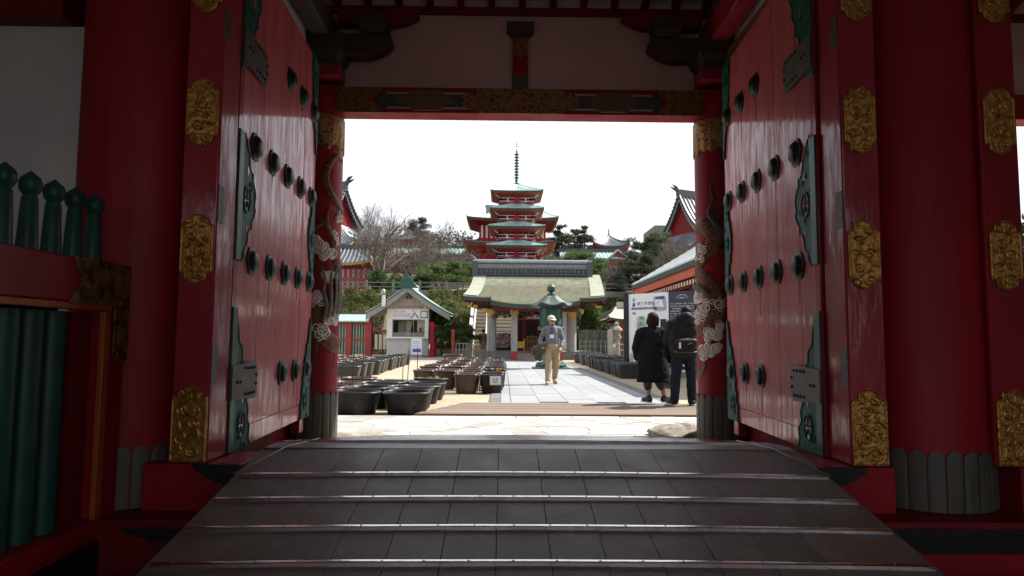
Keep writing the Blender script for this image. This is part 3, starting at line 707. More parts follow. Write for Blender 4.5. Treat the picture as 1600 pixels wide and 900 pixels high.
for sx in (-1, 1):
    mb = MB(); plate(mb, [(sx * 2.6, 3.5710), (sx * 1.50, 3.5710), (sx * 1.545, 3.6310), (sx * 1.62, 3.7140), (sx * 1.545, 3.7960), (sx * 1.50, 3.8570), (sx * 2.6, 3.8570)], 7.1385, .008); mb.build('gilt_mount', m_fili, lint)
    mb = MB(); c = (sx * 1.03, 3.7140)      # painted cloud medallion
    plate(mb, [(c[0] + .27 * math.cos(a) * (1 + .08 * math.cos(6 * a)), c[1] + .12 * math.sin(a) * (1 + .08 * math.cos(6 * a))) for a in [i * 2 * PI / 36 for i in range(36)]], 7.1385, .008)
    for r in (.24, .17, .10):
        lp = [(c[0] + r * math.cos(a) * (1 + .1 * math.cos(6 * a)), 7.129, c[1] + r * .46 * math.sin(a) * (1 + .1 * math.cos(6 * a))) for a in [i * 2 * PI / 40 for i in range(41)]]
        mb.tube(lp, .009, 6, False)
    for q in (-1, 1):
        mb.tube([(a, 7.13, b) for a, b in spiral((c[0] + q * .31, c[1]), .05, 1.3, 0, q)], .009, 6)
    mb.build('medallion', m_medal, lint)
mb = MB(); mb.box(-6.2, 6.2, 7.25, 7.37, 3.83, 5.1); wl_ = mb.build('upper_wall', m_plaster_bounce, gate)
mb = MB(); mb.box(-.085, .085, 7.19, 7.249, 3.866, 4.47); st = mb.build('strut', m_red, gate)
mb = MB(); plate(mb, [(-.088, 4.27), (-.04, 4.25), (0, 4.22), (.04, 4.25), (.088, 4.27), (.088, 4.47), (-.088, 4.47)], 7.189, .006); mb.build('gilt_mount', m_fili, st)
mb = MB(); plate(mb, [(-.088, 3.868), (.088, 3.868), (.088, 4.06), (.05, 4.04), (0, 4.0), (-.05, 4.04), (-.088, 4.06)], 7.189, .006); mb.build('painted_mount', m_teal_band, st)
mb = MB(); mb.prism([(-.09, 4.47), (.09, 4.47), (.15, 4.53), (.15, 4.62), (-.15, 4.62), (-.15, 4.53)], lambda a, b, c: (a, 7.12 + c, b), 0, .13); mb.build('capital', m_brocade, st)
def boat(mb, x0, x1, z0, z1, y0, y1, curve=.5):
    """bracket arm with its lower tip curved up towards x1"""
    n = 10; lo = [(x0 + (x1 - x0) * i / n, z0 + (z1 - z0) * .62 * max(0, (i / n - curve) / (1 - curve)) ** 2) for i in range(n + 1)]
    mb.prism(lo + [(x1 - (x1 - x0) * .03, z1), (x0, z1)], lambda a, b, c: (a, c, b), y0, y1)
def masu(mb, x, y, z, w, h):
    a = w / 2; b = w * .36
    prof = [(b, 0), (b + .012, h * .1), (a, h * .42), (a, h)]
    for i in range(3):
        r0, z0 = prof[i]; r1, z1 = prof[i + 1]
        vs = [(x + sx * r, y + sy * r, z + zz) for r, zz in ((r0, z0), (r1, z1)) for sx, sy in ((-1, -1), (1, -1), (1, 1), (-1, 1))]
        mb.add(vs, [(3, 2, 1, 0), (4, 5, 6, 7)] + [(k, (k + 1) % 4, 4 + (k + 1) % 4, 4 + k) for k in range(4)])
for sx in (-1, 1):
    mb = MB(); masu(mb, sx * 2.12, 7.05, 4.03, .44, .32); b1 = mb.build('bearing_block', m_brocade, gate, bevel=.008)
    mb = MB(); mb.box(min(sx * 1.94, sx * 2.3), max(sx * 1.94, sx * 2.3), 6.9, 7.2, 3.90, 4.027); mb.build('block_seat', m_red_jamb, b1)
    mb = MB(); boat(mb, sx * 2.0, sx * 1.40, 4.17, 4.40, 7.0, 7.2); mb.build('bracket_arm', m_brocade, gate, bevel=.006)
    mb = MB(); masu(mb, sx * 1.60, 7.08, 4.402, .30, .20); mb.build('bearing_block', m_brocade, gate, bevel=.006)
    mb = MB(); boat(mb, sx * 2.0, sx * 1.12, 4.55, 4.73, 7.06, 7.22, .62); mb.build('bracket_arm', m_red_dark, gate, bevel=.006)
    mb = MB(); mb.prism([(7.3, 4.29), (6.3, 4.29), (5.9, 4.34), (5.75, 4.42), (5.75, 4.57), (7.3, 4.57)], lambda a, b, c: (sx * 2.12 + c, a, b), -.10, .10); mb.build('nose_beam', m_red_jamb if sx > 0 else m_brocade, gate, bevel=.01)
    # tie beam back to the main pillar, gilt ends, plaster above
    ti = 2.20 if sx > 0 else 2.355
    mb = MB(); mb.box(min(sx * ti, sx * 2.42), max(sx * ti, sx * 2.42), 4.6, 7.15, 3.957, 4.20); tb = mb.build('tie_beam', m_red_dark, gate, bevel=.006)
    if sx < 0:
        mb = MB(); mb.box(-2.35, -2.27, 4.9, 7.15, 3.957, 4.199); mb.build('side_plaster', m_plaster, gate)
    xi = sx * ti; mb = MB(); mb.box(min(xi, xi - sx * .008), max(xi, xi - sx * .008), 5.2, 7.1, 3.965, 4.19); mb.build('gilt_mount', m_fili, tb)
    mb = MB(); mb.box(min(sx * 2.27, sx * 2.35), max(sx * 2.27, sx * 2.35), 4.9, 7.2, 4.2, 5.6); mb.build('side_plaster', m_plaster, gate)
    mb = MB(); mb.box(min(sx * 2.40, sx * 2.48), max(sx * 2.40, sx * 2.48), 4.9, 7.1, -.3, 3.955); mb.build('side_wall', m_red_dark, gate)  # wall added behind the doors to keep light out
    # main pillar head brackets
    mb = MB(); boat(mb, sx * 2.3, sx * 1.55, 4.35, 4.75, 4.35, 4.6, .4); mb.build('bracket_arm', m_brocade, gate, bevel=.01)
    mb = MB(); masu(mb, sx * 1.75, 4.5, 4.76, .42, .28); mb.build('bearing_block', m_brocade, gate, bevel=.01)

# ---- beams, rafters, ceiling, roof
mb = MB(); mb.box(-6.2, 6.2, 7.185, 7.249, 4.735, 4.815); mb.build('wall_plate', m_red_dark, gate, bevel=.006)
for i in range(-17, 18):
    x = i * .345 + .02
    mb = MB(); mb.bar((x, 8.6, 4.44), (x, 2.4, 6.355), .075, .095); rf = mb.build('rafter', m_red_dark, gate, bevel=.006)
    mb = MB(); mb.bar((x, 8.612, 4.436), (x, 8.595, 4.441), .08, .10); mb.build('rafter_cap', m_gold, rf)
mb = MB(); mb.prism([(8.6, 4.495), (2.4, 6.41), (-5.6, 3.9), (-5.6, 3.93), (2.4, 6.445), (8.6, 4.53)], lambda a, b, c: (c, a, b), -7, 7); mb.build('ceiling_boards', m_plaster, gate, smooth=False)  # ceiling and roof drawn low behind the camera to darken the interior
mb = MB(); mb.prism([(8.7, 4.54), (2.4, 6.455), (-5.8, 3.94), (-5.8, 4.2), (2.4, 7.7), (8.7, 4.82)], lambda a, b, c: (c, a, b), -7.2, 7.2); mb.build('roof', m_tile, gate, smooth=False)
mb = MB(); mb.box(-7, 7, 8.6, 8.66, 4.43, 4.75); mb.build('eave_board', m_red_dark, gate)
for sx in (-1, 1):
    a = sx * 6.2; mb = MB(); mb.box(min(a, a + sx * .15), max(a, a + sx * .15), -3.6, 7.4, -.3, 6.0); mb.build('added_end_wall', m_plaster, gate)  # end walls added to keep the gateway dark
mb = MB(); mb.box(-6.2, -2.5, 7.28, 7.40, -.02, 3.535); mb.build('side_bay_wall', m_plaster, gate)
mb = MB(); mb.box(-6.2, 6.2, 4.40, 4.65, 5.3, 5.75); mb.build('tie_beam', m_red_dark, gate)
for sx in (-1, 1):
    q = round_col('front_pillar', sx * 2.3, -1.6, .27, -.3, 4.9, m_red, gate, 24)

# ================================================================== RAMP
ramp = thing('wooden_ramp', 'dark boarded ramp with metal cleats rising through the gateway', 'ramp', (0, 3.4, -.3))
RX0, RX1 = -1.75, 1.80
def rz(y):
    if y <= 4.45: return .372 - .205 * (4.45 - y)
    if y <= 4.72: return .372 - .012 * (y - 4.45) / .27
    return .36 * (7.55 - y) / (7.55 - 4.72) + .012
ys = [4.03 - .3245 * k for k in range(0, 9)]
edges = [4.45] + ys
rnd = random.Random(11)
def crown(x): return .016 * (1 - ((x - .02) / 1.77) ** 2)
def rboard(x0, x1, y0, y1, lift=0.0, name='ramp_board', th=.02):
    mb = MB(); dz = rnd.uniform(-.0008, .0012) + lift
    vs = [(x, y, rz(y) + c + dz + crown(x)) for c in (-th, 0) for x, y in ((x0, y0), (x1, y0), (x1, y1), (x0, y1))]
    mb.add(vs, [(3, 2, 1, 0), (4, 5, 6, 7)] + [(k, (k + 1) % 4, 4 + (k + 1) % 4, 4 + k) for k in range(4)])
    return mb.build(name, m_ramp, ramp, bevel=.0015, seg=1)
for i in range(len(edges) - 1):
    y1, y0 = edges[i], edges[i + 1]
    if y0 > 2.6:
        xs = [RX0, -1.44, -1.19] + [-.94 + .25 * k for k in range(10)] + [1.52, RX1]
    else: xs = [RX0, -.7, .3, 1.1, RX1]
    for a, b in zip(xs[:-1], xs[1:]):
        if b - a < .05: continue
        rboard(a + .0013, b - .0013, y0 + .001, y1 - .001)
mb = MB(); mb.cyl((0, 0, -.004), (0, 0, .0028), .006, .005, 8); screw_me = mb.mesh('screw_head', m_screw)
def cleat(y, h=.015, w=.036, x0=RX0 + .03, x1=RX1 - .02, m=None, screws=True):
    mb = MB(); n = 18
    for i in range(n):      # the strips sag and lift a little along their length
        xa, xb = x0 + (x1 - x0) * i / n, x0 + (x1 - x0) * (i + 1) / n
        def q(x, yy, zz): return (x, yy + .003 * mnoise.noise(Vector((x * 1.1, y * 7, 0))), rz(y) + crown(x) + zz + .002 * mnoise.noise(Vector((x * 1.7, y * 5, 3))))
        vs = [q(x, yy, zz) for x in (xa, xb) for yy, zz in ((y - w / 2, -.016), (y - w / 2, h * .84), (y - w * .36, h), (y + w * .42, h + .0006), (y + w / 2, h * .9), (y + w / 2, -.016))]
        mb.add(vs, [(k, k + 1, k + 7, k + 6) for k in range(5)])
    c = mb.build('cleat', m or m_strip, ramp, angle=25)
    if screws:
        k = 0; x = x0 + .1
        while x < x1:
            link('screw_head', screw_me, c).location = (x, y, rz(y) + crown(x) + h); x += .19 + rnd.uniform(-.012, .012)
for y in ys: cleat(y)
# crest sheets and far slope
mb = MB(); mb.box(RX0 + .02, RX1 - .02, 4.452, 4.60, .352, .385); mb.build('crest_sheet', m_crest, ramp, bevel=.004)
mb = MB(); mb.box(RX0 + .02, RX1 - .02, 4.602, 4.72, .34, .382); mb.build('crest_sheet', m_ramp, ramp, bevel=.004)
yy = [4.722 + .3145 * k for k in range(10)]
for i in range(9):
    inset = .04 + .26 * max(0, i - 4) / 4.0
    for a, b in ((RX0 + inset, -.52), (-.52, .65), (.65, RX1 - inset)): rboard(a + .001, b - .001, yy[i], yy[i + 1] - .002)
    cleat(yy[i] + .012, .016, .026, RX0 + inset + .02, RX1 - inset - .02, screws=False)
for sx, xe in ((-1, RX0), (1, RX1)):
    mb = MB(); mb.tube([(xe - sx * .005, 4.01, rz(4.01) + .02), (xe - sx * .17, 4.45, .392), (xe - sx * .26, 4.9, rz(4.9) + .03)], .0045, 6); mb.build('edge_wire', m_screw, ramp)
mb = MB(); prof = [(y, rz(y) - .022) for y in (1.15, 2, 3, 4, 4.45, 4.72, 7.5)] + [(7.5, .0), (6.21, .0), (6.21, -.29), (1.15, -.30)]
mb.prism(prof, lambda a, b, c: (c, a, b), RX0 + .06, RX1 - .06); mb.build('ramp_frame', m_red_dark, ramp, smooth=False)
for xe, xn in ((RX0, RX0 + .04), (RX1 - .04, RX1)):
    pass

# ================================================================== COURTYARD PAVING
paved = struct(thing('flagstone_apron', '', '', (0, 8.6, 0))); del paved['label']; del paved['category']
def clip(poly, nx, ny, d):
    out = []
    for i in range(len(poly)):
        a, b = poly[i], poly[(i + 1) % len(poly)]
        da = a[0] * nx + a[1] * ny - d; db = b[0] * nx + b[1] * ny - d
        if da <= 0: out.append(a)
        if (da < 0) != (db < 0) and da != db:
            t = da / (da - db); out.append((a[0] + (b[0] - a[0]) * t, a[1] + (b[1] - a[1]) * t))
    return out
rnd = random.Random(21)
AX0, AX1, AY0, AY1 = -4.6, 4.6, 7.0, 9.58
sites = []
for i in range(20):
    for j in range(7):
        sites.append((AX0 + (i + .5 + rnd.uniform(-.45, .45)) * (AX1 - AX0) / 20, AY0 + (j + .5 + rnd.uniform(-.45, .45)) * (AY1 - AY0) / 7))
mb = MB(); mb.box(AX0, AX1, AY0, AY1, -.05, .006); struct(mb.build('apron_mortar', m_stone, paved, smooth=False))
for i, s in enumerate(sites):
    poly = [(AX0, AY0), (AX1, AY0), (AX1, AY1), (AX0, AY1)]
    for j, q in enumerate(sites):
        if i == j or (q[0] - s[0]) ** 2 + (q[1] - s[1]) ** 2 > 4: continue
        nx, ny = q[0] - s[0], q[1] - s[1]; l_ = math.hypot(nx, ny); nx /= l_; ny /= l_
        poly = clip(poly, nx, ny, nx * (s[0] + q[0]) / 2 + ny * (s[1] + q[1]) / 2 - .005)
        if len(poly) < 3: break
    if len(poly) < 3: continue
    z = .014 + rnd.uniform(0, .006); mb = MB()
    mb.prism(poly, lambda a, b, c: (a, b, c), -.02, z); mb.build('flagstone', m_stone, paved, smooth=False)

deck = thing('timber_boardwalk', 'low weathered timber boardwalk of narrow planks between gate apron and courtyard path', 'boardwalk', (2.0, 10.5, 0))
n = 15; y0d, y1d = 9.62, 11.35
for i in range(n):
    a = y0d + (y1d - y0d) * i / n; b = y0d + (y1d - y0d) * (i + 1) / n
    f = lambda y: -1.42 + .62 * (y - y0d) / (y1d - y0d)
    z = .045 + .003 * math.sin(i * 2.1)
    mb = MB(); mb.prism([(f(a), a + .003), (4.3, a + .003), (4.3, b - .003), (f(b), b - .003)], lambda p, q, c: (p, q, c), 0, z); mb.build('plank', m_wood_old, deck, smooth=False)

path = struct(thing('stone_path', '', '', (1.1, 25, 0))); del path['label']; del path['category']
mb = MB(); mb.box(-.42, 2.95, 11.36, 37, -.05, .004); struct(mb.build('path_bed', m_granite_dark, path, smooth=False))
rnd = random.Random(3)
PX = [-.02 + .5 * k for k in range(6)]
slab_me = []
for k in range(3):
    mb = MB(); mb.box(-.246, .246, -.446, .446, -.03, .018); slab_me.append(mb.mesh('slab', m_granite, False))
for r in range(29):
    for c_ in range(5):
        o = link('slab', slab_me[(r + c_) % 3], path); y = 11.36 + .45 + .9 * r + (.45 if c_ % 2 else 0)
        o.location = (PX[c_] + .25, y, rnd.uniform(-.002, .002)); 
for (a, b, m) in ((-.40, -.20, m_granite_dark), (-.195, -.03, m_granite), (2.49, 2.66, m_granite), (2.665, 2.93, m_granite_dark)):
    for r in range(21):
        mb = MB(); y = 11.37 + 1.2 * r; mb.box(a, b, y, y + 1.19, -.03, .017); mb.build('border_slab', m, path, smooth=False)

# stone cross path in front of the kiosk
mb = MB(); mb.box(-9.5, -.5, 33.5, 36.5, -.05, .012); struct(mb.build('cross_path', m_granite, smooth=False))

def glyphs(mb, fn, a, b, size, n, seed, c=.01, th=.0012, gap=.12):
    """a run of n small brush characters, each a handful of strokes, too small in the photograph to read"""
    r = random.Random(seed)
    for k in range(n):
        x0 = a + k * size * (1 + gap); t = size * .085
        for q in range(r.randint(2, 3)):
            y = b + size * (.12 + .76 * (q + r.uniform(0, .6)) / 3); l0, l1 = r.uniform(0, .2), r.uniform(.75, 1)
            mb.prism([(x0 + size * l0, y), (x0 + size * l1, y), (x0 + size * l1, y + t), (x0 + size * l0, y + t)], fn, c, c + th)
        for q in range(r.randint(1, 3)):
            x = x0 + size * (.12 + .7 * (q + r.uniform(0, .6)) / 3); l0, l1 = r.uniform(0, .25), r.uniform(.7, 1)
            mb.prism([(x, b + size * l0), (x + t, b + size * l0), (x + t, b + size * l1), (x, b + size * l1)], fn, c, c + th * 1.1)
        if r.random() < .6:
            mb.prism([(x0 + size * .45, b + size * .5), (x0 + size * .55, b + size * .5), (x0 + size * .2, b), (x0 + size * .1, b)], fn, c, c + th * 1.2)

# ================================================================== PLANTERS
def make_planter(kind):
    """oval lotus tub, rectangular trough; local coordinates, standing on z=0"""
    t = thing('planter', 'x', 'planter', (0, 0, 0), 0, 'planters', local=True)
    if kind == 'oval': w, d, h, m, e, rim = .70, .60, .315, m_pot_black, 2.5, .022
    elif kind == 'oval_brown': w, d, h, m, e, rim = .66, .58, .30, m_pot_brown, 2.5, .022
    elif kind == 'trough': w, d, h, m, e, rim = .80, .62, .42, m_pot_grey, 5, .02
    elif kind == 'brown': w, d, h, m, e, rim = .50, .58, .38, m_pot_brown, 6, .016
    else: w, d, h, m, e, rim = .50, .58, .42, m_pot_black, 6, .018
    def ring(sx, sy, z, n=40):
        q = []
        for i in range(n):
            a = 2 * PI * i / n; ca, sa = math.cos(a), math.sin(a)
            q.append((sx / 2 * math.copysign(abs(ca) ** (2 / e), ca), sy / 2 * math.copysign(abs(sa) ** (2 / e), sa), z))
        return q
    def shell(rings):
        vs = [v for r in rings for v in r]; n = len(rings[0])
        return vs, [(i * n + k, i * n + (k + 1) % n, (i + 1) * n + (k + 1) % n, (i + 1) * n + k) for i in range(len(rings) - 1) for k in range(n)]
    tp = .80
    R_ = [ring(.02, .02, 0), ring(w * tp * .94, d * tp * .94, 0), ring(w * tp, d * tp, .012), ring(w * .94, d * .94, h * .80), ring(w * .955, d * .955, h * .83), ring(w * .965, d * .965, h * .935), ring(w, d, h * .945), ring(w + .012, d + .012, h * .975), ring(w, d, h), ring(w - .05, d - .05, h), ring(w - .065, d - .065, h * .97), ring(w * .83, d * .81, h * .56)]
    mb = MB(); mb.add(*shell(R_)); mb.build('tub', m, t, angle=40)
    mb = MB(); mb.tube([(p[0], p[1], p[2]) for p in ring(w - .02, d - .02, h - .004)] + [ring(w - .02, d - .02, h - .004)[0]], .017, 6, False); mb.build('rim', m_rim_brown if 'brown' in kind else m_rim_black, t)
    mb = MB(); rr = ring(w * .84, d * .82, h * .60)
    vs = [(0, 0, h * .62)] + rr; mb.add(vs, [(0, 1 + k, 1 + (k + 1) % len(rr)) for k in range(len(rr))]); mb.build('soil', m_soil, t)
    mb = MB(); r5 = random.Random(len(kind))
    for k in range(7):      # dead stalks left in the soil
        a = r5.uniform(0, 6.28); q = r5.uniform(.2, .8); p = Vector((q * w * .38 * math.cos(a), q * d * .36 * math.sin(a), h * .6)); mb.tube([p, p + Vector((r5.uniform(-.06, .06), r5.uniform(-.06, .06), h * r5.uniform(.2, .5))), p + Vector((r5.uniform(-.14, .14), r5.uniform(-.14, .14), h * r5.uniform(.1, .62)))], .005, 4)
    if not kind.startswith('oval'): stuff(mb.build('dead_stalks', m_twig, t))
    if kind == 'brown':
        mb = MB()
        for q in (-1, 1):
            mb.tube([(w * .5 + .004, q * .12, h * .9), (w * .5 + .06, q * .10, h * .96), (w * .5 + .075, 0, h * .97)] if q < 0 else [(w * .5 + .075, 0, h * .97), (w * .5 + .06, q * .10, h * .96), (w * .5 + .004, q * .12, h * .9)], .008, 6)
        mb.tube([(w * .5 + .01, -.2, .05), (w * .5 + .03, -.16, h * .6), (w * .5 + .05, -.06, h * 1.02)], .012, 5)
        mb.tube([(w * .5 + .01, .2, .05), (w * .5 + .03, .16, h * .6), (w * .5 + .05, .06, h * 1.02)], .012, 5)
        mb.build('handle', m_white, t)
    return t
PROTO = {}
rnd = random.Random(17)
def put(kind, x, y, label, group, rot=0.0):
    if kind not in PROTO: o = make_planter(kind); PROTO[kind] = o
    else: o = copy_tree(PROTO[kind])
    o.location = (x, y, .002); o.rotation_euler = (rnd.uniform(-.03, .03), rnd.uniform(-.025, .025), rot + rnd.uniform(-.10, .10)); q_ = rnd.uniform(.93, 1.06); o.scale = (rnd.uniform(.96, 1.03), rnd.uniform(.96, 1.03), q_); o['label'] = label; o['group'] = group
    return o
def row(kind, xs, y0, dy, n, desc, group, x1=None, jit=.04):
    for i in range(n):
        y = y0 + dy * i; x = xs + ((x1 - xs) * i / max(1, n - 1) if x1 is not None else 0) + rnd.uniform(-jit, jit)
        if i == 0: d = 'front'
        elif i == n - 1: d = 'rearmost'
        else: d = ORD[i + 1]
        put(kind, x, y + rnd.uniform(-jit, jit), f'{d} {desc}', group)
# near cluster of black lotus tubs on the left
row('oval', -1.58, 9.95, .80, 5, 'black oval tub in the right column of the near left cluster', 'black oval tubs clustered by the left gate column')
row('oval', -2.30, 9.95, .80, 5, 'black oval tub in the middle column of the near left cluster', 'black oval tubs clustered by the left gate column')
row('oval_brown', -3.02, 10.3, .80, 5, 'brown rimmed oval tub in the left column of the near left cluster', 'brown oval tubs behind the left gate column')
row('oval_brown', -3.72, 10.9, .80, 5, 'brown rimmed oval tub on the outer left of the near left cluster', 'brown oval tubs behind the left gate column')
# left rows further back
row('trough', -4.25, 17.6, 1.02, 12, 'grey trough in the long row beside the sandy lane to the kiosk', 'grey troughs in the long left row', -4.55)
row('oval_brown', -5.15, 17.9, 1.02, 12, 'brown tub in the row just left of the grey troughs', 'brown tubs left of the grey troughs', -5.5)
row('oval_brown', -6.05, 18.4, 1.02, 12, 'brown tub in the second row left of the grey troughs', 'brown tubs left of the grey troughs', -6.4)
row('oval_brown', -7.1, 20.4, 1.02, 11, 'brown tub in the third row left of the grey troughs', 'brown tubs left of the grey troughs', -7.4)
# middle block
row('brown', -2.05, 15.9, .80, 13, 'brown trough with wire handle in the left row of the middle block', 'brown troughs in the middle block', -2.05)
row('brown', -1.42, 15.0, .80, 15, 'brown trough with wire handle in the second row of the middle block', 'brown troughs in the middle block', -1.45)
row('brown', -.90, 13.85, .80, 16, 'brown trough in the third row of the middle block', 'brown troughs in the middle block', -.95)
row('black', -.36, 13.85, .80, 16, 'black trough in the row along the left edge of the path', 'black troughs along the left edge of the path')
row('trough', -2.4, 29.2, .8, 3, 'grey trough standing behind the middle block', 'grey troughs behind the middle block')
# right rows
row('trough', 3.55, 19.6, .82, 18, 'grey trough in the row along the right edge of the path', 'grey troughs along the right edge of the path', 3.75)
row('trough', 4.45, 21.0, .82, 16, 'grey trough in the second row right of the path', 'grey troughs right of the path', 4.6)
# notice fixed to the front trough
nt = thing('plant_notice', 'small cream notice fixed to the front black trough beside the path', 'notice', (-.33, 13.52, .25))
mb = MB(); mb.box(-.43, -.20, 13.515, 13.522, .19, .37); mb.build('backing_board', m_gold if False else m_cream, nt)
mb = MB(); mb.box(-.405, -.225, 13.511, 13.5145, .215, .345); mb.build('paper', m_white, nt)
mb = MB(); glyphs(mb, lambda a, b, c: (a, 13.5107 - c, b), -.375, .278, .055, 2, 1, .01); stuff(mb.build('lettering', m_ink, nt, smooth=False))
mb = MB()
for k in range(2): mb.box(-.37, -.26, 13.509, 13.5107, .232 + .024 * k, .242 + .024 * k)
stuff(mb.build('small_print', m_ink_grey, nt, smooth=False))

# stakes in the tubs
def stake(px, py, Y, zb, desc, h=None):
    p = W(px, py, Y); mb = MB()
    mb.tube([(p.x - .02, Y, zb), (p.x - .005, Y, (zb + p.z) / 2), (p.x, Y, p.z)], .008, 6)
    tag(mb.build('plant_stake', m_cable), desc, 'stake', 'thin stakes standing in the tubs')
stake(536, 550, 11.2, .2, 'leftmost thin dark stake in the near tub cluster, beside the dragon column')
stake(553, 548, 11.2, .2, 'second thin dark stake from the left in the near tub cluster')
stake(568, 549, 11.6, .2, 'third thin dark stake from the left in the near tub cluster')
stake(580, 548, 12.0, .2, 'fourth thin dark stake from the left in the near tub cluster')
stake(630, 570, 12.8, .2, 'short thin stake in the back tub of the near cluster')
stake(639, 545, 12.8, .2, 'tall thin stake near the right rear of the near cluster')
stake(653, 543, 13.2, .2, 'rightmost thin stake rising behind the near tub cluster')
stake(757, 530, 17, .3, 'thin stake between the brown and black troughs of the middle block')
stake(765, 505, 22, .3, 'tall thin stake near the rear of the middle block')
stake(745, 528, 27, .3, 'thin stake at the rear left of the middle block')
def plantlet(x, y, z, s, m, label, cat, n=40, seed=0):
    rnd = random.Random(seed); mb = MB()
    for i in range(n):
        a = rnd.uniform(0, 6.28); r = s * math.sqrt(rnd.random()); h = rnd.uniform(.3, 1) * s * .7
        c = Vector((x + r * math.cos(a), y + r * math.sin(a), z + h)); d = Vector((rnd.uniform(-1, 1), rnd.uniform(-1, 1), rnd.uniform(.1, 1))).normalized(); u = d.cross(Vector((.3, .2, 1))).normalized(); q = s * .28
        mb.add([c - u * q * .5, c + d * q, c + u * q * .5, c - d * q * .5], [(0, 1, 2, 3)])
        if i % 4 == 0: mb.tube([(x + r * .4 * math.cos(a), y + r * .4 * math.sin(a), z - .02), c], .004, 4)
    tag(mb.build('bedding_plant', m, smooth=False), label, cat, 'plants growing in the tubs')
plantlet(-.34, 15.25, .32, .17, m_flower, 'orange bedding flowers in a black trough near the path', 'flowers', 60, 1)
plantlet(-.40, 17.3, .32, .10, m_sprout, 'bright green plant in a black trough beside the path', 'plant', 40, 2)
plantlet(-.34, 21.6, .32, .17, m_blossom, 'pink white flowers in a black trough further along the path', 'flowers', 50, 3)
plantlet(-1.62, 10.75, .24, .06, m_sprout, 'pale shoots in a black oval tub of the near cluster', 'plant', 16, 4)
plantlet(-1.55, 13.1, .25, .16, m_sprout, 'low green shoots in the rear black oval tub of the right column', 'plant', 36, 5)

# ================================================================== LANTERN
lx, ly = W(861, 578, 25.6).x, 25.6
ln = thing('bronze_lantern', 'tall green bronze temple lantern on an octagonal base in the path', 'lantern', (lx, ly, 0))
def zpx(py, Y=25.6): return W(861, py, Y).z
def lat(name, prof, m, n=8, par=ln, lobes=0, amp=0, ang=30):
    mb = MB(); mb.lathe([(r, z) for r, z in prof], n, (lx, ly, 0), lobes=lobes, amp=amp); return mb.build(name, m, par, angle=ang)
lat('plinth', [(.60, .0), (.60, .16), (.56, .19), (.44, .22), (.40, .26), (.30, .30), (.24, .34)], m_lant)
lat('shaft', [(.20, .34), (.17, .42), (.15, .62), (.19, .80), (.15, 1.0), (.15, 1.2), (.22, 1.32)], m_lant, 24)
lat('platform', [(.22, 1.32), (.40, 1.46), (.52, 1.50), (.52, 1.58), (.48, 1.60), (.42, 1.62)], m_lant, 6)
lat('fire_box', [(.40, 1.60), (.40, 2.32)], m_lant, 6)
fb = lat('fire_box_core', [(.385, 1.61), (.385, 2.31)], m_fascia, 6)
for k in range(6):
    a = 2 * PI * k / 6; mb = MB(); mb.box(lx + .405 * math.cos(a) - .03, lx + .405 * math.cos(a) + .03, ly + .405 * math.sin(a) - .03, ly + .405 * math.sin(a) + .03, 1.6, 2.34); mb.build('corner_post', m_lant, ln)
    a2 = a + PI / 6; mb = MB(); mb.M = Matrix.Translation((lx + .355 * math.cos(a2), ly + .355 * math.sin(a2), 0)) @ Matrix.Rotation(a2, 4, 'Z'); mb.box(-.004, .02, -.15, .15, 1.68, 1.9); mb.build('lattice_panel', m_patina, ln)
mb = MB(); n = 48      # six sided cap with raised corners
rings = []
for t, (r, z) in enumerate(((.30, 2.30), (.62, 2.33), (.80, 2.40), (.80, 2.425), (.55, 2.52), (.36, 2.66), (.24, 2.78), (.15, 2.80))):
    ring = []
    for k in range(n):
        a = 2 * PI * k / n; c6 = abs(math.cos(a * 3)) ** 4; f = 1 + (.10 * c6 - .07) * (1 if r > .3 else .3)
        ring.append((lx + r * f * math.cos(a), ly + r * f * math.sin(a), z + (.10 * c6 if r > .6 else .03 * c6)))
    rings.append(ring)
mb.add([v for r in rings for v in r], [(i * n + k, i * n + (k + 1) % n, (i + 1) * n + (k + 1) % n, (i + 1) * n + k) for i in range(len(rings) - 1) for k in range(n)]); mb.build('cap', m_lant_roof, ln, angle=40)
lat('jewel', [(.15, 2.80), (.17, 2.86), (.08, 2.90), (.06, 2.94), (.14, 2.98), (.17, 3.06), (.16, 3.14), (.09, 3.22), (.02, 3.28), (0, 3.29)], m_lant, 20)
mb = MB()
for k in range(12):
    a = 2 * PI * k / 12; mb.ball((lx + .48 * math.cos(a), ly + .48 * math.sin(a), .20), (.09, .09, .06), 10, 6)
mb.build('lotus_petals', m_lant, ln)
mb = MB(); mb.box(lx - .7, lx + .7, ly - .7, ly + .7, 0, .06); mb.build('foot_slab', m_lant, ln, bevel=.01)

# ================================================================== NOTICE BOARD
bA = Vector((3.86, 21.9, 0)); bB = Vector((5.95, 19.4, 0))
bu = (bB - bA).normalized(); bn = Vector((bu.y, -bu.x, 0))
if bn.y > 0: bn = -bn
board = thing('notice_board', 'large white and navy visitor map board beside the path', 'sign', tuple((bA + bB) / 2))
BL = (bB - bA).length
BP = lambda a, b, c=0.0: bA + bu * a + bn * c + Vector((0, 0, b))
def bbox(a0, a1, b0, b1, c0, c1, m, name, par=board, bevel=0):
    mb = MB(); mb.prism([(a0, b0), (a1, b0), (a1, b1), (a0, b1)], lambda a, b, c: BP(a, b, c), c0, c1); return mb.build(name, m, par, smooth=False, bevel=bevel)
zt, zb_ = 2.62, .18
bbox(-.04, .14, .1, zt + .05, -.2, .06, m_black, 'side_frame', bevel=.01)
bbox(BL - .55, BL + .1, .1, zt + .08, -.2, .10, m_black, 'side_frame', bevel=.01)
bbox(.14, BL - .55, zb_ - .02, zt, -.2, 0, m_navy, 'backing')
bbox(.0, BL, .0, .16, -.35, .12, m_concrete, 'plinth', bevel=.01)
split = .141 + (BL - .69) * .615
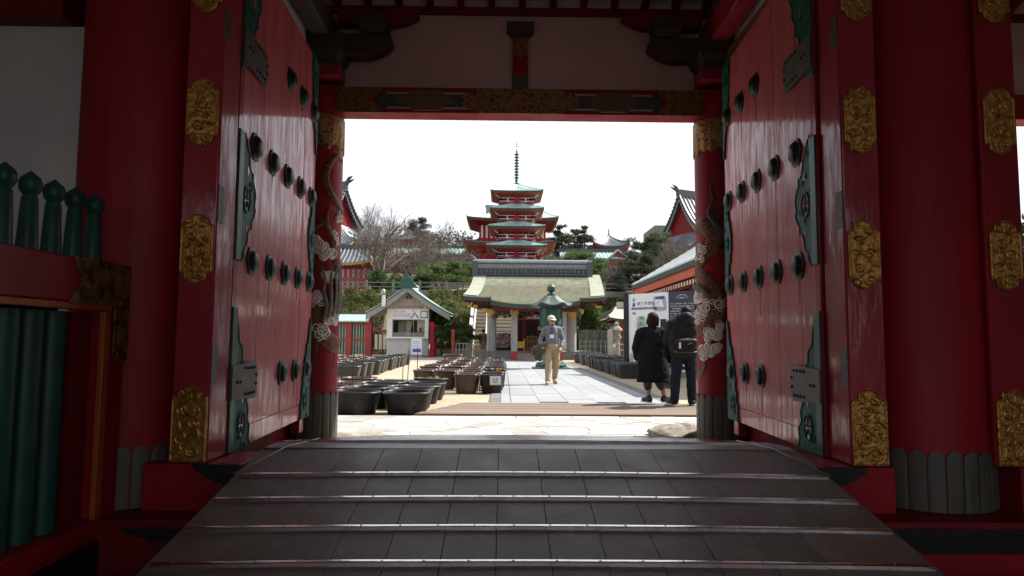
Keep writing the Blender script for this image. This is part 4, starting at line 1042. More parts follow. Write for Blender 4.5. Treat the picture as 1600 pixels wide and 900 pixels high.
bbox(.141, split - .002, .52, zt - .004, .001, .012, m_white_panel, 'map_panel')
bbox(split + .002, BL - .551, zb_, zt - .004, .001, .012, m_navy, 'text_panel')
bM = Matrix(((bu.x, 0, bn.x), (bu.y, 0, bn.y), (0, 1, 0))).to_4x4()
def btxt(s, size, a, b, m, align='LEFT', name='lettering'): txt(s, size, m, board, Matrix.Translation(BP(a, b, .0135)) @ bM, name, align, .001)
btxt('耕三寺博物館', .135, .50, zt - .34, m_ink)
mb = MB(); mb.prism([(.26, zt - .52), (1.28, zt - .52), (1.28, zt - .45), (.26, zt - .45)], BP, .0125, .0145); mb.build('title_bar', m_navy, board, smooth=False)
mb = MB(); glyphs(mb, BP, .32, zt - .512, .055, 14, 4, .0147); stuff(mb.build('small_print', m_white, board, smooth=False))
mb = MB(); mb.prism([(.36 + .06 * math.cos(i * .524), zt - .36 + .075 * math.sin(i * .524)) for i in range(12)], BP, .0125, .0145); mb.build('emblem', m_blue, board, smooth=False)
mb = MB(); mb.prism([(.36 + .05 * math.cos(i * .524), zt - .20 + .065 * math.sin(i * .524)) for i in range(12)], BP, .0125, .0145); mb.build('emblem_leaf', m_green_ink, board, smooth=False)
rnd = random.Random(44)
def blob(a0, b0, a1, b1, m, seed, name, c=.013, jag=.12, n=18):
    r = random.Random(seed); ca, cb = (a0 + a1) / 2, (b0 + b1) / 2
    pl = []
    for i in range(n):
        t = 2 * PI * i / n; k = 1 + r.uniform(-jag, jag); cs, sn = math.cos(t), math.sin(t)
        e = .45; pl.append((ca + (a1 - a0) / 2 * k * math.copysign(abs(cs) ** e, cs), cb + (b1 - b0) / 2 * k * math.copysign(abs(sn) ** e, sn)))
    mb = MB(); mb.prism(pl, BP, c, c + .0012); return mb.build(name, m, board, smooth=False)
W_ = split - .141
def mp_(u, v): return .141 + u * W_, .52 + v * (zt - .524)
def mblob(u0, v0, u1, v1, m, s, name, c=.013): a0, b0 = mp_(u0, v0); a1, b1 = mp_(u1, v1); blob(a0, b0, a1, b1, m, s, name, c)
mblob(.20, .20, .46, .66, m_pale_green, 1, 'map_area'); mblob(.23, .30, .42, .60, m_map_grey, 2, 'map_buildings', .0145)
mblob(.62, .72, .95, .95, m_map_grey, 3, 'map_area'); mblob(.67, .78, .88, .90, m_white_panel, 4, 'map_roads', .0145)
for q, (u0, v0, u1, v1, m) in enumerate(((.27, .50, .36, .56, m_green_ink), (.22, .40, .34, .45, m_green_ink), (.36, .42, .44, .5, m_pale_green), (.24, .22, .34, .30, m_pale_green), (.30, .33, .40, .38, m_white_panel), (.28, .60, .40, .64, m_green_ink), (.33, .46, .37, .49, m_white_panel))): mblob(u0, v0, u1, v1, m, 10 + q, 'map_plot', .016)
mblob(.02, -.20, .40, .10, m_pale_green, 30, 'map_area', .0145); mblob(.10, -.12, .22, .02, m_white_panel, 31, 'map_plot', .016); mblob(.22, -.10, .36, .06, m_green_ink, 32, 'map_plot', .0165); mblob(.05, -.06, .12, .06, m_map_grey, 33, 'map_plot', .016)
a, b = mp_(.68, .90); mb = MB(); mb.prism([(a, b), (a + .36, b), (a + .36, b + .09), (a, b + .09)], BP, .0125, .0148); mb.build('blue_caption', m_blue, board, smooth=False)
a, b = mp_(.10, .68); mb = MB(); mb.prism([(a, b), (a + .14, b), (a + .14, b + .075), (a, b + .075)], BP, .0125, .0148); mb.build('pink_caption', m_pink_ink, board, smooth=False)
a, b = mp_(.80, .42); mb = MB(); mb.prism([(a, b), (a + .23, b), (a + .23, b + .38), (a, b + .38)], BP, .0125, .0148); mb.build('photo_print', m_dark, board, smooth=False)
# map outlines and fine lettering
mb = MB()
for q in range(26):
    u0, v0 = rnd.uniform(.2, .44), rnd.uniform(.2, .64); a, b = mp_(u0, v0); pl = [BP(a + rnd.uniform(-.09, .09), b + rnd.uniform(-.09, .09), .0178) for _ in range(3)]; mb.tube(pl, .004, 4)
for q in range(18):
    a, b = mp_(rnd.uniform(.64, .94), rnd.uniform(.73, .93)); mb.tube([BP(a + rnd.uniform(-.1, .1), b + rnd.uniform(-.06, .06), .0165) for _ in range(3)], .004, 4)
stuff(mb.build('map_lines', m_ink_grey, board))
def dashes(mb, a0, a1, b, h, c=.0125, dens=.7, seed=0, pitch=None):
    r = random.Random(seed); a = a0; p = pitch or h * 1.0
    while a < a1:
        if r.random() < dens:
            for k in range(2):
                x0 = a + r.uniform(0, p * .3); mb.prism([(x0, b + r.uniform(0, h * .3)), (x0 + p * r.uniform(.3, .6), b + r.uniform(0, h * .3)), (x0 + p * r.uniform(.3, .6), b + h * r.uniform(.6, 1)), (x0, b + h * r.uniform(.6, 1))], BP, c, c + .0015)
        a += p
mb = MB(); N0, N1 = split + .08, BL - .60
for k in range(9): dashes(mb, N0, N1, zt - .40 - .075 * k, .038, .0125, .85, k)
stuff(mb.build('small_print', m_white, board, smooth=False))
mb = MB(); cxn = (N0 + N1) / 2
mb.tube([BP(cxn + .2 * math.cos(PI * i / 12), zt - .22 + .11 * math.sin(PI * i / 12), .014) for i in range(13)], .008, 5); mb.build('arch_emblem', m_white, board)
mb = MB(); glyphs(mb, BP, cxn - .11, zt - .235, .07, 3, 9, .0127); stuff(mb.build('lettering', m_white, board, smooth=False))
for k in range(7):
    b1 = zt - 1.17 - .245 * k + (0 if k else .03); hh = .135 if k else .19
    mb = MB(); mb.prism([(N0, b1 - hh), (N1 + (.0 if k % 2 else -.05), b1 - hh), (N1 + (.0 if k % 2 else -.05), b1), (N0, b1)], BP, .0125, .0145); mb.build('white_caption', m_white_panel, board, smooth=False)
    mb = MB(); glyphs(mb, BP, N0 + .08, b1 - hh * .85, hh * .7, 7 if k == 0 else 4, 60 + k, .0147); stuff(mb.build('lettering', m_ink, board, smooth=False))
    mb = MB(); dashes(mb, N0, N0 + .3, b1 + .02, .04, .0125, .9, 50 + k); stuff(mb.build('small_print', m_white, board, smooth=False))

# ================================================================== ROOF BUILDERS
def hip_roof(parent, cx, cy, z0, a, b, r, h, lift, m_roof, ribs=0, curve=.45, th=.16, m_rib=None, inner=(.5, .5), soff_drop=.0, m_soff=None, fascia=None, name='roof', rb=0.0, rz_=0.0, ridge=None, nu=25, nv=9, rafters=True, up=0.0):
    """curved hipped roof: half plan a x b at the eaves, ridge half length r (or a square top rb), height h, upturned corners"""
    M = Matrix.Translation((cx, cy, z0)) @ Matrix.Rotation(rz_, 4, 'Z')
    sides = []
    for q in range(4):
        def fn(u, t, q=q):
            s = 2 * u - 1; lf = lift * (abs(s) ** 3.2) * (1 - t) ** 1.6
            if q == 0: e, k = Vector((s * a, -b, 0)), Vector((s * r, -rb, 0))
            elif q == 1: e, k = Vector((a, s * b, 0)), Vector((r, s * rb, 0))
            elif q == 2: e, k = Vector((-s * a, b, 0)), Vector((-s * r, rb, 0))
            else: e, k = Vector((-a, -s * b, 0)), Vector((-r, -s * rb, 0))
            p = e.lerp(k, t); p.z = h * ((1 - curve) * t + curve * t * t) + lf
            return M @ p
        sides.append(fn)
    mb = MB()
    for fn in sides: mb.grid(nu, nv, fn)
    o = mb.build(name, m_roof, parent, angle=60)
    mb = MB()
    for fn in sides:
        us = [i / (nu - 1) for i in range(nu)]
        vs = [fn(u, 0) for u in us] + [fn(u, 0) - Vector((0, 0, th)) for u in us]
        mb.add(vs, [(i, i + 1, nu + i + 1, nu + i) for i in range(nu - 1)])
    mb.build('eave_fascia', fascia or m_fascia, o)
    mb = MB()      # soffit rising or falling back to the wall line
    ia, ib = inner
    for q, fn in enumerate(sides):
        def sf(u, t, fn=fn, q=q):
            s = 2 * u - 1; e = M.inverted() @ (fn(u, 0) - Vector((0, 0, th)))
            k = [Vector((s * ia, -ib, 0)), Vector((ia, s * ib, 0)), Vector((-s * ia, ib, 0)), Vector((-ia, -s * ib, 0))][q]; k.z = -th + soff_drop
            p = e.lerp(k, t); return M @ p
        mb.grid(nu, 3, sf)
    s_ = mb.build('soffit', m_soff or m_soffit, o)
    if rafters:
        mb = MB()
        for fn in sides:
            L = (fn(1, 0) - fn(0, 0)).length; n = max(8, int(L / .32))
            for i in range(1, n):
                u = i / n; q = sides.index(fn); s = 2 * u - 1
                e = fn(u, 0) - Vector((0, 0, th + .03)); k = [Vector((s * ia, -ib, 0)), Vector((ia, s * ib, 0)), Vector((-s * ia, ib, 0)), Vector((-ia, -s * ib, 0))][q]; k.z = -th + soff_drop - .03
                mb.bar(e.lerp(M @ k, .04), e.lerp(M @ k, .22), .06, .06)
        stuff(mb.build('rafter_ends', m_rafter_end, o, smooth=False))
    if ribs:
        mb = MB()
        for fn in sides:
            L = (fn(1, 0) - fn(0, 0)).length; n = max(6, int(L / ribs))
            for i in range(n + 1):
                u = i / n; pts = [fn(u, t / 6) + Vector((0, 0, .02)) for t in range(7)]
                mb.tube(pts, ribs * .17, 5)
        stuff(mb.build('tile_ribs', m_rib or m_tile_rib, o))
    mb = MB()      # hip ridges
    for fn in sides:
        mb = MB(); mb.tube([fn(0, t / 8) + Vector((0, 0, .05)) for t in range(9)], .09 if a > 2 else .06, 6); mb.build('hip_ridge', ridge or m_roof, o)
    if r > .05:
        mb = MB(); mb.bar(M @ Vector((-r, 0, h + .14)), M @ Vector((r, 0, h + .14)), .24, .34); mb.build('main_ridge', ridge or m_roof, o)
    return o

# ================================================================== KIOSK
KY = 42.0
def kx(px, Y=KY): return W(px, 531, Y).x
def kz(py, Y=KY): return W(640, py, Y).z
x0, x1 = kx(604), kx(669); xm = kx(637.5); dep = 3.6
kiosk = thing('ticket_kiosk', 'small white ticket kiosk with gabled green roof and entrance sign', 'kiosk', ((x0 + x1) / 2, KY + 1.8, 0))
zs, zc, zw0, zw1, zg = kz(529), kz(525), kz(523), kz(499), kz(483)
mb = MB(); mb.box(x0, x1, KY, KY + .10, .06, zs); mb.build('counter_wall', m_kiosk, kiosk)
mb = MB(); mb.box(x0 - .06, x1 + .04, KY - .22, KY + .3, zs, zs + .10); mb.build('counter_top', m_white, kiosk, bevel=.01)
mb = MB(); mb.box(x0, x0 + .34, KY, KY + .1, zs + .1, zg); mb.build('corner_post', m_white, kiosk)
mb = MB(); mb.box(x1 - .22, x1, KY, KY + .1, zs + .1, zg); mb.build('corner_post', m_white, kiosk)
mb = MB(); mb.box(x0 + .34, x1 - .22, KY + .02, KY + .10, zw1, zg); mb.build('sign_wall', m_white, kiosk)
wx0, wx1 = x0 + .34, x1 - .22
mb = MB()
for (a, b, c_, d_) in ((wx0, wx1, zs + .1, zs + .16), (wx0, wx1, zw1 - .05, zw1), (wx0, wx0 + .04, zs + .16, zw1 - .05), (wx1 - .04, wx1, zs + .16, zw1 - .05), (wx0 + 1.32, wx0 + 1.35, zs + .16, zw1 - .05)): mb.box(a, b, KY + .03, KY + .07, c_, d_)
mb.build('window_frame', m_grey_paint, kiosk)
mb = MB(); mb.box(wx0, wx1, KY + .05, KY + .055, zs + .1, zs + .38); mb.build('window_pane', m_glass, kiosk)
mb = MB(); mb.box(x0, x0 + .08, KY + .1, KY + dep, .06, zg); mb.build('side_wall', m_kiosk, kiosk)
mb = MB(); mb.box(x1 - .08, x1, KY + .1, KY + dep, .06, zg); sw = mb.build('side_wall', m_white, kiosk)
mb = MB(); mb.box(x1, x1 + .012, KY + .7, KY + 1.6, 1.1, 2.3); mb.build('side_window', m_dark, sw)
mb = MB(); mb.box(x0, x1, KY + dep, KY + dep + .08, .06, zg); mb.build('back_wall', m_kiosk, kiosk)
mb = MB(); mb.box(x0 + .08, x1 - .08, KY + .1, KY + dep, .02, .08); mb.build('floor_slab', m_concrete, kiosk)
mb = MB(); mb.box(x0 + .4, x1 - .3, KY + 1.5, KY + 1.6, zs, zw1 + .2); mb.build('inner_partition', m_wood, kiosk)
mb = MB(); mb.box(wx0 + .15, wx0 + .62, KY + 1.4, KY + 1.49, zs + .4, zw1 - .1); mb.build('notice_sheet', m_cream, kiosk)
mb = MB(); mb.grid(16, 4, lambda u, v: (wx0 + .72 + .45 * u * (1 - .45 * (1 - v)), KY + .9 + .04 * math.sin(u * 22), zs + .12 + (zw1 - zs - .2) * v)); mb.build('curtain', m_cream, kiosk)
mb = MB(); mb.box(wx1 - .62, wx1 - .02, KY + 1.1, KY + 1.14, zs + .2, zw1); mb.build('posted_sheet', m_white_panel, kiosk)
# sign lettering
sy = KY + .0175
sgn = MB(); sgn.box(wx0 - .05, wx1 + .04, sy - .02, sy, kz(497.5), kz(486)); sgn = sgn.build('entrance_sign', m_white_panel, kiosk)
yt = sy - .022
txt('入口', .60, m_ink, sgn, face_cam_M((kx(654.5), yt, kz(492.3))), 'lettering', 'CENTER', .004)
fnk = lambda a, b, c: (a, yt - c, b)
mb = MB(); glyphs(mb, fnk, kx(613.5), kz(488.4), .085, 9, 1, .0); glyphs(mb, fnk, kx(626), kz(488.6), .13, 2, 2, .0)
for k in range(4): glyphs(mb, fnk, kx(619), kz(491 + 1.5 * k), .055, 14, 4 + k, .0)
for k in range(3): glyphs(mb, fnk, kx(636), kz(490 + 2.6 * k), .06, 7, 14 + k, .0)
stuff(mb.build('small_print', m_ink_grey, sgn, smooth=False))
mb = MB(); cxr, czr = kx(615.5), kz(493)
mb.tube([(cxr + .11 * math.cos(i * .35), yt - .004, czr + .11 * math.sin(i * .35)) for i in range(19)], .013, 5); mb.box(cxr - .07, cxr + .07, yt - .005, yt, czr - .02, czr + .02); mb.build('red_seal', m_pink_ink, sgn)
mb = MB(); glyphs(mb, fnk, kx(620), kz(480.5), .105, 18, 31, .0, gap=.02)
stuff(mb.build('lettering', m_ink, kiosk, smooth=False))
mb = MB(); mb.cyl((kx(663.7), yt - .012, kz(480.2)), (kx(663.7), yt, kz(480.2)), .09, .09, 16); mb.build('yellow_disc', m_gold, kiosk)
# gable roof with concave slopes, ridge towards the viewer
ex0, ex1, ez = kx(574), kx(704), kz(491); az = kz(448.5)
def gx(side, t):        # t 0 at apex .. 1 at eave
    e = ex0 if side < 0 else ex1
    return xm + (e - xm) * t, az + (ez - az) * (t * 1.22 - .22 * t * t) 
for side in (-1, 1):
    mb = MB()
    def rf(u, v, side=side):
        x, z = gx(side, u); return (x, KY - .75 + (dep + 1.2) * v, z + .06)
    mb.grid(14, 12, rf); rr = mb.build('roof_slope', m_copper_roof, kiosk)
    mb = MB()
    for k in range(15):
        v = k / 14; mb.tube([Vector(rf(u / 8, v, side)) + Vector((0, 0, .02)) for u in range(9)], .025, 5)
    stuff(mb.build('roof_seams', m_copper_roof, rr))
    mb = MB()
    up_ = [gx(side, i / 12) for i in range(13)]; lo = [(x, z - .34 - .04 * (i / 12)) for i, (x, z) in enumerate(up_)]
    mb.prism(up_ + lo[::-1], lambda a, b, c: (a, KY - .72 + c, b), 0, .08); mb.build('barge_board', m_grey_paint, kiosk)
    mb = MB(); mb.prism([(x, z + .055) for x, z in up_] + [(x, z + .003) for x, z in up_[::-1]], lambda a, b, c: (a, KY - .76 + c, b), 0, .12); mb.build('verge', m_fascia, kiosk)
    mb = MB(); mb.prism([(x, z - .06) for x, z in up_] + [(x, z - .10) for x, z in up_[::-1]], lambda a, b, c: (a, KY - .6 + c, b), 0, dep + .9); mb.build('roof_underside', m_gable, kiosk)
mb = MB(); gp = [(x0 - .02, zg)] + [(gx(-1, t)[0], gx(-1, t)[1] - .12) for t in (.55, .4, .25, .12)] + [(xm, az - .15)] + [(gx(1, t)[0], gx(1, t)[1] - .12) for t in (.12, .25, .4, .55)] + [(x1 + .02, zg)]
mb.prism(gp, lambda a, b, c: (a, KY + .01 + c, b), 0, .06); gb = mb.build('gable_board', m_gable, kiosk, smooth=False)
mb = MB()
for (a, b, r) in ((0, .12, .09), (-.11, -.05, .085), (.11, -.05, .085)): mb.cyl((xm + a, KY + .008, az - .62 + b), (xm + a, KY - .02, az - .62 + b), r, r, 14)
mb.build('crest_emblem', m_patina, gb)
mb = MB(); mb.ball((xm, KY - .02, az - .50), .05, 8, 6); mb.build('crest_centre', m_pink_ink, gb)
mb = MB(); mb.bar((xm, KY - .7, az + .22), (xm, KY + dep + .4, az + .22), .2, .32); mb.build('ridge', m_copper_roof, kiosk)
mb = MB(); q = [(-.55, -.18), (-.42, -.02), (-.36, .08), (-.26, .14), (-.24, .30), (-.10, .42), (0, .50)]
q = q + [(-a, b) for a, b in q[-2::-1]]
mb.prism([(xm + a * 1.3, az + .10 + b * 1.2) for a, b in q], lambda a, b, c: (a, KY - .78 + c, b), -.08, .08); mb.build('ridge_ornament', m_tile_green, kiosk, bevel=.02)
# speaker lamp on its arm, left of the gable
sp = thing('loudspeaker', 'pale grey dome loudspeaker on a square post beside the kiosk gable', 'loudspeaker', (kx(601.5), KY - .85, 0))
mb = MB(); mb.box(kx(599.8), kx(604.6), KY - 1.0, KY - .88, kz(480), kz(462)); mb.build('post', m_white, sp)
mb = MB(); mb.lathe([(.0, .0), (.15, .02), (.17, .12), (.15, .26), (.09, .36), (0, .39)], 16, (kx(601.4), KY - .94, kz(463))); mb.build('dome', m_steel, sp)
mb = MB(); mb.box(kx(592), kx(600), KY - .97, KY - .91, kz(462), kz(460.6)); mb.build('arm', m_steel, sp)
# free-standing board leaning on the counter
fb = thing('standing_sign', 'white standing price sign with blue picture before the kiosk counter', 'sign', (kx(651, KY - .9), KY - .9, 0))
sx0, sx1 = kx(643, KY - .9), kx(659.5, KY - .9)
mb = MB(); mb.box(sx0, sx1, KY - .95, KY - .90, kz(554, KY - .9), kz(529, KY - .9)); mb.build('sign_board', m_white_panel, fb)
mb = MB(); mb.box(sx0 - .03, sx1 + .03, KY - .97, KY - .84, .0, kz(554, KY - .9)); mb.build('sign_foot', m_grey_paint, fb)
mb = MB(); mb.box(sx0 + .08, sx1 - .06, KY - .956, KY - .9505, kz(550, KY - .9), kz(545, KY - .9)); mb.build('blue_picture', m_blue, fb)
mb = MB()
for k in range(4): glyphs(mb, lambda a, b, c: (a, KY - .951 - c, b), sx0 + .08, kz(534.5 + 3 * k, KY - .9), .085 - .01 * k, 5, 70 + k, 0)
stuff(mb.build('lettering', m_blue, fb, smooth=False))

# ---- red posts, fence with little roof
def redpost(px, Y, ptop, wd, desc, m=m_red_sun):
    x = kx(px, Y); mb = MB(); mb.box(x - wd / 2, x + wd / 2, Y - wd / 2, Y + wd / 2, 0, kz(ptop, Y)); tag(mb.build('red_post', m, bevel=.015), desc, 'post')
redpost(675, 41.2, 503, .24, 'dark red post at the right corner of the kiosk', m_red)
redpost(680.5, 42.4, 507, .16, 'thinner dark red post just right of the kiosk', m_red)
redpost(708, 40.0, 514, .19, 'bright vermilion post standing alone between kiosk and pavilion')
redpost(1083.5, 20.5, 438, .16, 'slim vermilion post under the orange eaves at the right')
FY = 43.5
fence = thing('roofed_fence', 'red timber fence with a pale green roof left of the kiosk', 'fence', (kx(550, FY), FY, 0))
for px in (524, 546, 576):
    mb = MB(); x = kx(px, FY); wd = .42 if px == 576 else .32; mb.box(x - wd / 2, x + wd / 2, FY - wd / 2, FY + wd / 2, 0, kz(500, FY) if px < 570 else kz(497, FY)); mb.build('fence_post', m_red_sun, fence, bevel=.01)
mb = MB(); xa, xb = kx(500, FY), kx(578, FY); zz = kz(502, FY)
mb.prism([(-.55, 0), (0, .42), (.55, 0), (.55, -.08), (0, .30), (-.55, -.08)], lambda a, b, c: (c, FY + a, zz + b), xa, xb); mb.build('fence_roof', m_copper_roof, fence, smooth=False)
for zq in (506, 531):
    mb = MB(); mb.box(xa, kx(574, FY), FY - .06, FY + .06, kz(zq, FY) - .07, kz(zq, FY) + .07); mb.build('fence_rail', m_red_sun, fence)
for k in range(34):
    x = xa + (kx(572, FY) - xa) * k / 33; mb = MB(); mb.box(x - .03, x + .03, FY - .03, FY + .03, .1, kz(506, FY)); mb.build('fence_bar', m_patina if k % 2 else m_stone_l, fence)
f2 = thing('low_fence', 'red railed fence with pale notice panels between roofed fence and kiosk', 'fence', (kx(590, FY), FY, 0))
for zq in (517, 545):
    mb = MB(); mb.box(kx(579, FY), kx(604, FY), FY - .04, FY + .04, kz(zq, FY) - .06, kz(zq, FY) + .06); mb.build('fence_rail', m_red_sun, f2)
for k in range(10):
    x = kx(580 + 2.5 * k, FY); mb = MB(); mb.box(x - .025, x + .025, FY - .03, FY + .03, .05, kz(517, FY)); mb.build('fence_bar', m_black, f2)
for px in (588, 594.5, 601):
    mb = MB(); x = kx(px, FY); mb.box(x - .09, x + .09, FY - .07, FY - .045, kz(546, FY), kz(523, FY)); mb.build('notice_panel', m_cream, f2)

# ================================================================== PAVILION
PY_ = 37.5
pv = thing('stone_pavilion', 'open pavilion with a sweeping pale green shingled roof and lattice ridge', 'pavilion', (W(835, 550, PY_).x, PY_ + 2.5, 0))
def px_(p, Y=PY_): return W(p, 531, Y).x
def pz(p, Y=PY_): return W(835, p, Y).z
# roof: front slope built from stepped shingle courses
YR, YE = 40.6, 36.2
rx0, rx1 = px_(739, YR), px_(937, YR); exl, exr = px_(722.5, YE), px_(945, YE)
zR, zE = pz(431, YR), pz(466, YE)
def slope(u, t, back=False):
    """u 0..1 left to right, t 0 eave .. 1 ridge"""
    k = (1 - t) ** 1.7
    x = (rx0 + (rx1 - rx0) * u) * (1 - k) + (exl + (exr - exl) * u) * k
    z = zE + (zR - zE) * (.62 * t + .38 * t * t) + .10 * abs(2 * u - 1) ** 4 * (1 - t)
    y = YE + (YR - YE) * t
    return Vector((x, 2 * YR - y if back else y, z))
NCR = 24
for back in (False, True):
    mb = MB(); nu = 49
    rows = []
    for j in range(NCR):
        t0, t1 = j / NCR, (j + 1) / NCR
        lo = [slope(i / (nu - 1), t0, back) + Vector((0, 0, .055 + .012 * mnoise.noise(Vector((i * .7, j * 3.1, 0))))) for i in range(nu)]; hi = [slope(i / (nu - 1), t1, back) for i in range(nu)]
        b0 = [slope(i / (nu - 1), t0, back) for i in range(nu)]
        o_ = len(mb.v); mb.add(b0 + lo + hi, [(i, i + 1, nu + i + 1, nu + i) for i in range(nu - 1)] + [(nu + i, nu + i + 1, 2 * nu + i + 1, 2 * nu + i) for i in range(nu - 1)])
    mb.build('roof_slope', m_bark_roof, pv, smooth=False)
mb = MB()      # eave thickness and underside
for back in (False, True):
    e = [slope(i / 40, 0, back) for i in range(41)]
    mb.add(e + [p - Vector((0, 0, .22)) for p in e] + [Vector((p.x * .9 + pv.location.x * .1, 2 * YR - 37.6 if back else 37.6, p.z - .1)) for p in e], [(i, i + 1, 42 + i, 41 + i) for i in range(40)] + [(41 + i, 42 + i, 83 + i, 82 + i) for i in range(40)])
mb.build('eave', m_fascia, pv)
for u in (0, 1):
    mb = MB(); f_ = [slope(u, t / 10) for t in range(11)] + [slope(u, t / 10, True) for t in range(9, -1, -1)]
    mb.add(f_ + [p - Vector((0, 0, .25)) for p in f_], [(i, i + 1, 22 + i, 21 + i) for i in range(20)]); mb.build('verge', m_copper_roof, pv)
    mb = MB(); gpts = [p - Vector((0, 0, .24)) for p in f_]; cxg = gpts[0].x + (.9 if u == 0 else -.9)
    mb.add([(cxg, p.y, p.z) for p in gpts], [tuple(range(21))]); mb.build('gable', m_red_dark, pv, smooth=False)
    vs = []      # raised verge band along each side of the front slope
    w_ = .10
    mb = MB()
    for t in range(11):
        p = slope(u, t / 10); q = slope(w_ if u == 0 else 1 - w_, t / 10); vs += [p + Vector((0, 0, .09)), q + Vector((0, 0, .09)), q + Vector((0, 0, .03))]
    mb.add(vs, [(3 * i, 3 * i + 1, 3 * i + 4, 3 * i + 3) for i in range(10)] + [(3 * i + 1, 3 * i + 2, 3 * i + 5, 3 * i + 4) for i in range(10)]); mb.build('verge_band', m_verge, pv)
# projecting entrance canopy, one curved step lower
YC = 34.3; cl, cr = px_(767, YC + .8), px_(904, YC + .8); zc0, zc1 = pz(475.5, YC), zE + .12
def can(u, t):
    x = (cl + (cr - cl) * u); s = 2 * u - 1
    z = zc0 + (slope(.5, .16).z + .02 - zc0) * t + .22 * abs(s) ** 3 * (1 - t)
    return Vector((x, YC + (slope(.5, .16).y - YC) * t, z))
mb = MB(); nu = 33
for j in range(12):
    lo = [can(i / (nu - 1), j / 12) + Vector((0, 0, .05 + .012 * mnoise.noise(Vector((i * .7, j * 3.1, 5))))) for i in range(nu)]; hi = [can(i / (nu - 1), (j + 1) / 12) for i in range(nu)]; b0 = [can(i / (nu - 1), j / 12) for i in range(nu)]
    mb.add(b0 + lo + hi, [(i, i + 1, nu + i + 1, nu + i) for i in range(nu - 1)] + [(nu + i, nu + i + 1, 2 * nu + i + 1, 2 * nu + i) for i in range(nu - 1)])
mb.build('canopy', m_bark_roof, pv, smooth=False)
mb = MB(); e = [can(i / 32, 0) for i in range(33)]
mb.add(e + [p - Vector((0, 0, .24)) for p in e] + [Vector((p.x, 37.3, p.z - .1)) for p in e], [(i, i + 1, 34 + i, 33 + i) for i in range(32)] + [(33 + i, 34 + i, 67 + i, 66 + i) for i in range(32)]); mb.build('canopy_edge', m_fascia, pv)
mb = MB()
for k in range(40):
    p = can((k + .5) / 40, 0); mb.bar((p.x, YC + .1, p.z - .3), (p.x, 37.2, p.z - .05), .08, .1)
stuff(mb.build('rafter_ends', m_red_dark, pv, smooth=False))
mb = MB()
for k in range(44):
    p = slope((k + .5) / 44, 0)
    if p.x < cl or p.x > cr: mb.bar((p.x, YE + .1, p.z - .28), (p.x, 39, p.z - .05), .08, .1)
stuff(mb.build('rafter_ends', m_red_dark, pv, smooth=False))
# ridge: lattice box of tiles with end tiles and horn finials
ra, rb_ = px_(741, YR - .3), px_(922, YR - .3); z1r, z0r = pz(408.5, YR - .3), pz(430, YR - .3)
mb = MB(); mb.box(ra, rb_, YR - .22, YR + .22, z0r - .1, z1r - .1); rg = mb.build('ridge', m_fascia, pv)
mb = MB(); mb.cyl((ra - .15, YR, z1r - .06), (rb_ + .15, YR, z1r - .06), .20, .20, 14); mb.build('ridge_cap', m_tile_rib, rg)
n = 34; hh = (z1r - z0r)
mb = MB()
for k in range(n):
    xa = ra + (rb_ - ra) * k / n; xb = ra + (rb_ - ra) * (k + 1) / n; zb0, zb1 = z0r + hh * .50, z1r - .2
    zm = (zb0 + zb1) / 2
    for (p, q) in (((xa, zb0), (xb, zm)), ((xa, zm), (xb, zb0)), ((xa, zm), (xb, zb1)), ((xa, zb1), (xb, zm))): mb.bar((p[0], YR - .25, p[1]), (q[0], YR - .25, q[1]), .035, .035)
stuff(mb.build('lattice_tiles', m_lattice, rg, smooth=False))
for zq in (z0r + hh * .46, z0r + hh * .06):
    mb = MB(); mb.box(ra - .05, rb_ + .05, YR - .30, YR + .3, zq - .05, zq + .04); mb.build('ridge_course', m_tile, rg)
for k in range(26):
    x = ra + (rb_ - ra) * (k + .5) / 26; mb = MB(); mb.cyl((x, YR - .34, z0r + hh * .26), (x, YR - .2, z0r + hh * .26), .12, .12, 12); mb.ball((x, YR - .34, z0r + hh * .26), (.06, .03, .06), 8, 5); mb.build('end_tile', m_tile, rg)
for sx, x in ((-1, ra), (1, rb_)):
    mb = MB(); mb.box(x - .16, x + .16, YR - .33, YR + .33, z0r - .35, z1r); mb.tube([(x, YR, z1r), (x + sx * .14, YR, z1r + .25), (x + sx * .36, YR, z1r + .46)], [.15, .09, .02], 8); mb.build('ridge_end', m_tile, rg)
# platform, posts, interior
mb = MB(); mb.box(px_(742), px_(940), PY_ - .2, 44.5, 0, .46); mb.build('platform', m_concrete, pv)
for k, (a, b) in enumerate(((PY_ - 1.5, .12), (PY_ - 1.05, .24), (PY_ - .6, .36))):
    mb = MB(); mb.box(px_(806), px_(852), a, PY_ - .2, b - .12 if k else 0, b); mb.build('step', m_step, pv, bevel=.01)
def ppost(p, Y, r, z0, z1p, m, sq=False, name='post', foot=True):
    x = px_(p, Y); mb = MB()
    if sq: mb.box(x - r, x + r, Y - r, Y + r, z0, pz(z1p, Y))
    else: mb.cyl((x, Y, z0), (x, Y, pz(z1p, Y)), r, r, 18)
    o = mb.build(name, m, pv, bevel=.01 if sq else 0); return x
m_greywood = mat('greyed pavilion timber', (.32, .32, .31), (.24, .24, .235), 6, .8, 0, .2, 30, stretch=(1, 1, .2))
for p in (768, 893): 
    ppost(p, 37.6, .27, .46, 484, m_greywood)
for p in (803.5, 873): 
    ppost(p, 35.6, .165, .28, 486, m_greywood, True); ppost(p, 35.6, .18, .0, 549, m_red_sun, True, 'post_foot')
    x = px_(p, 35.6); mb = MB(); mb.box(x - .21, x + .21, 35.38, 35.8, 2.72 - .25, 2.95 - .0); mb.build('gilt_bracket', m_gold, pv, bevel=.02)
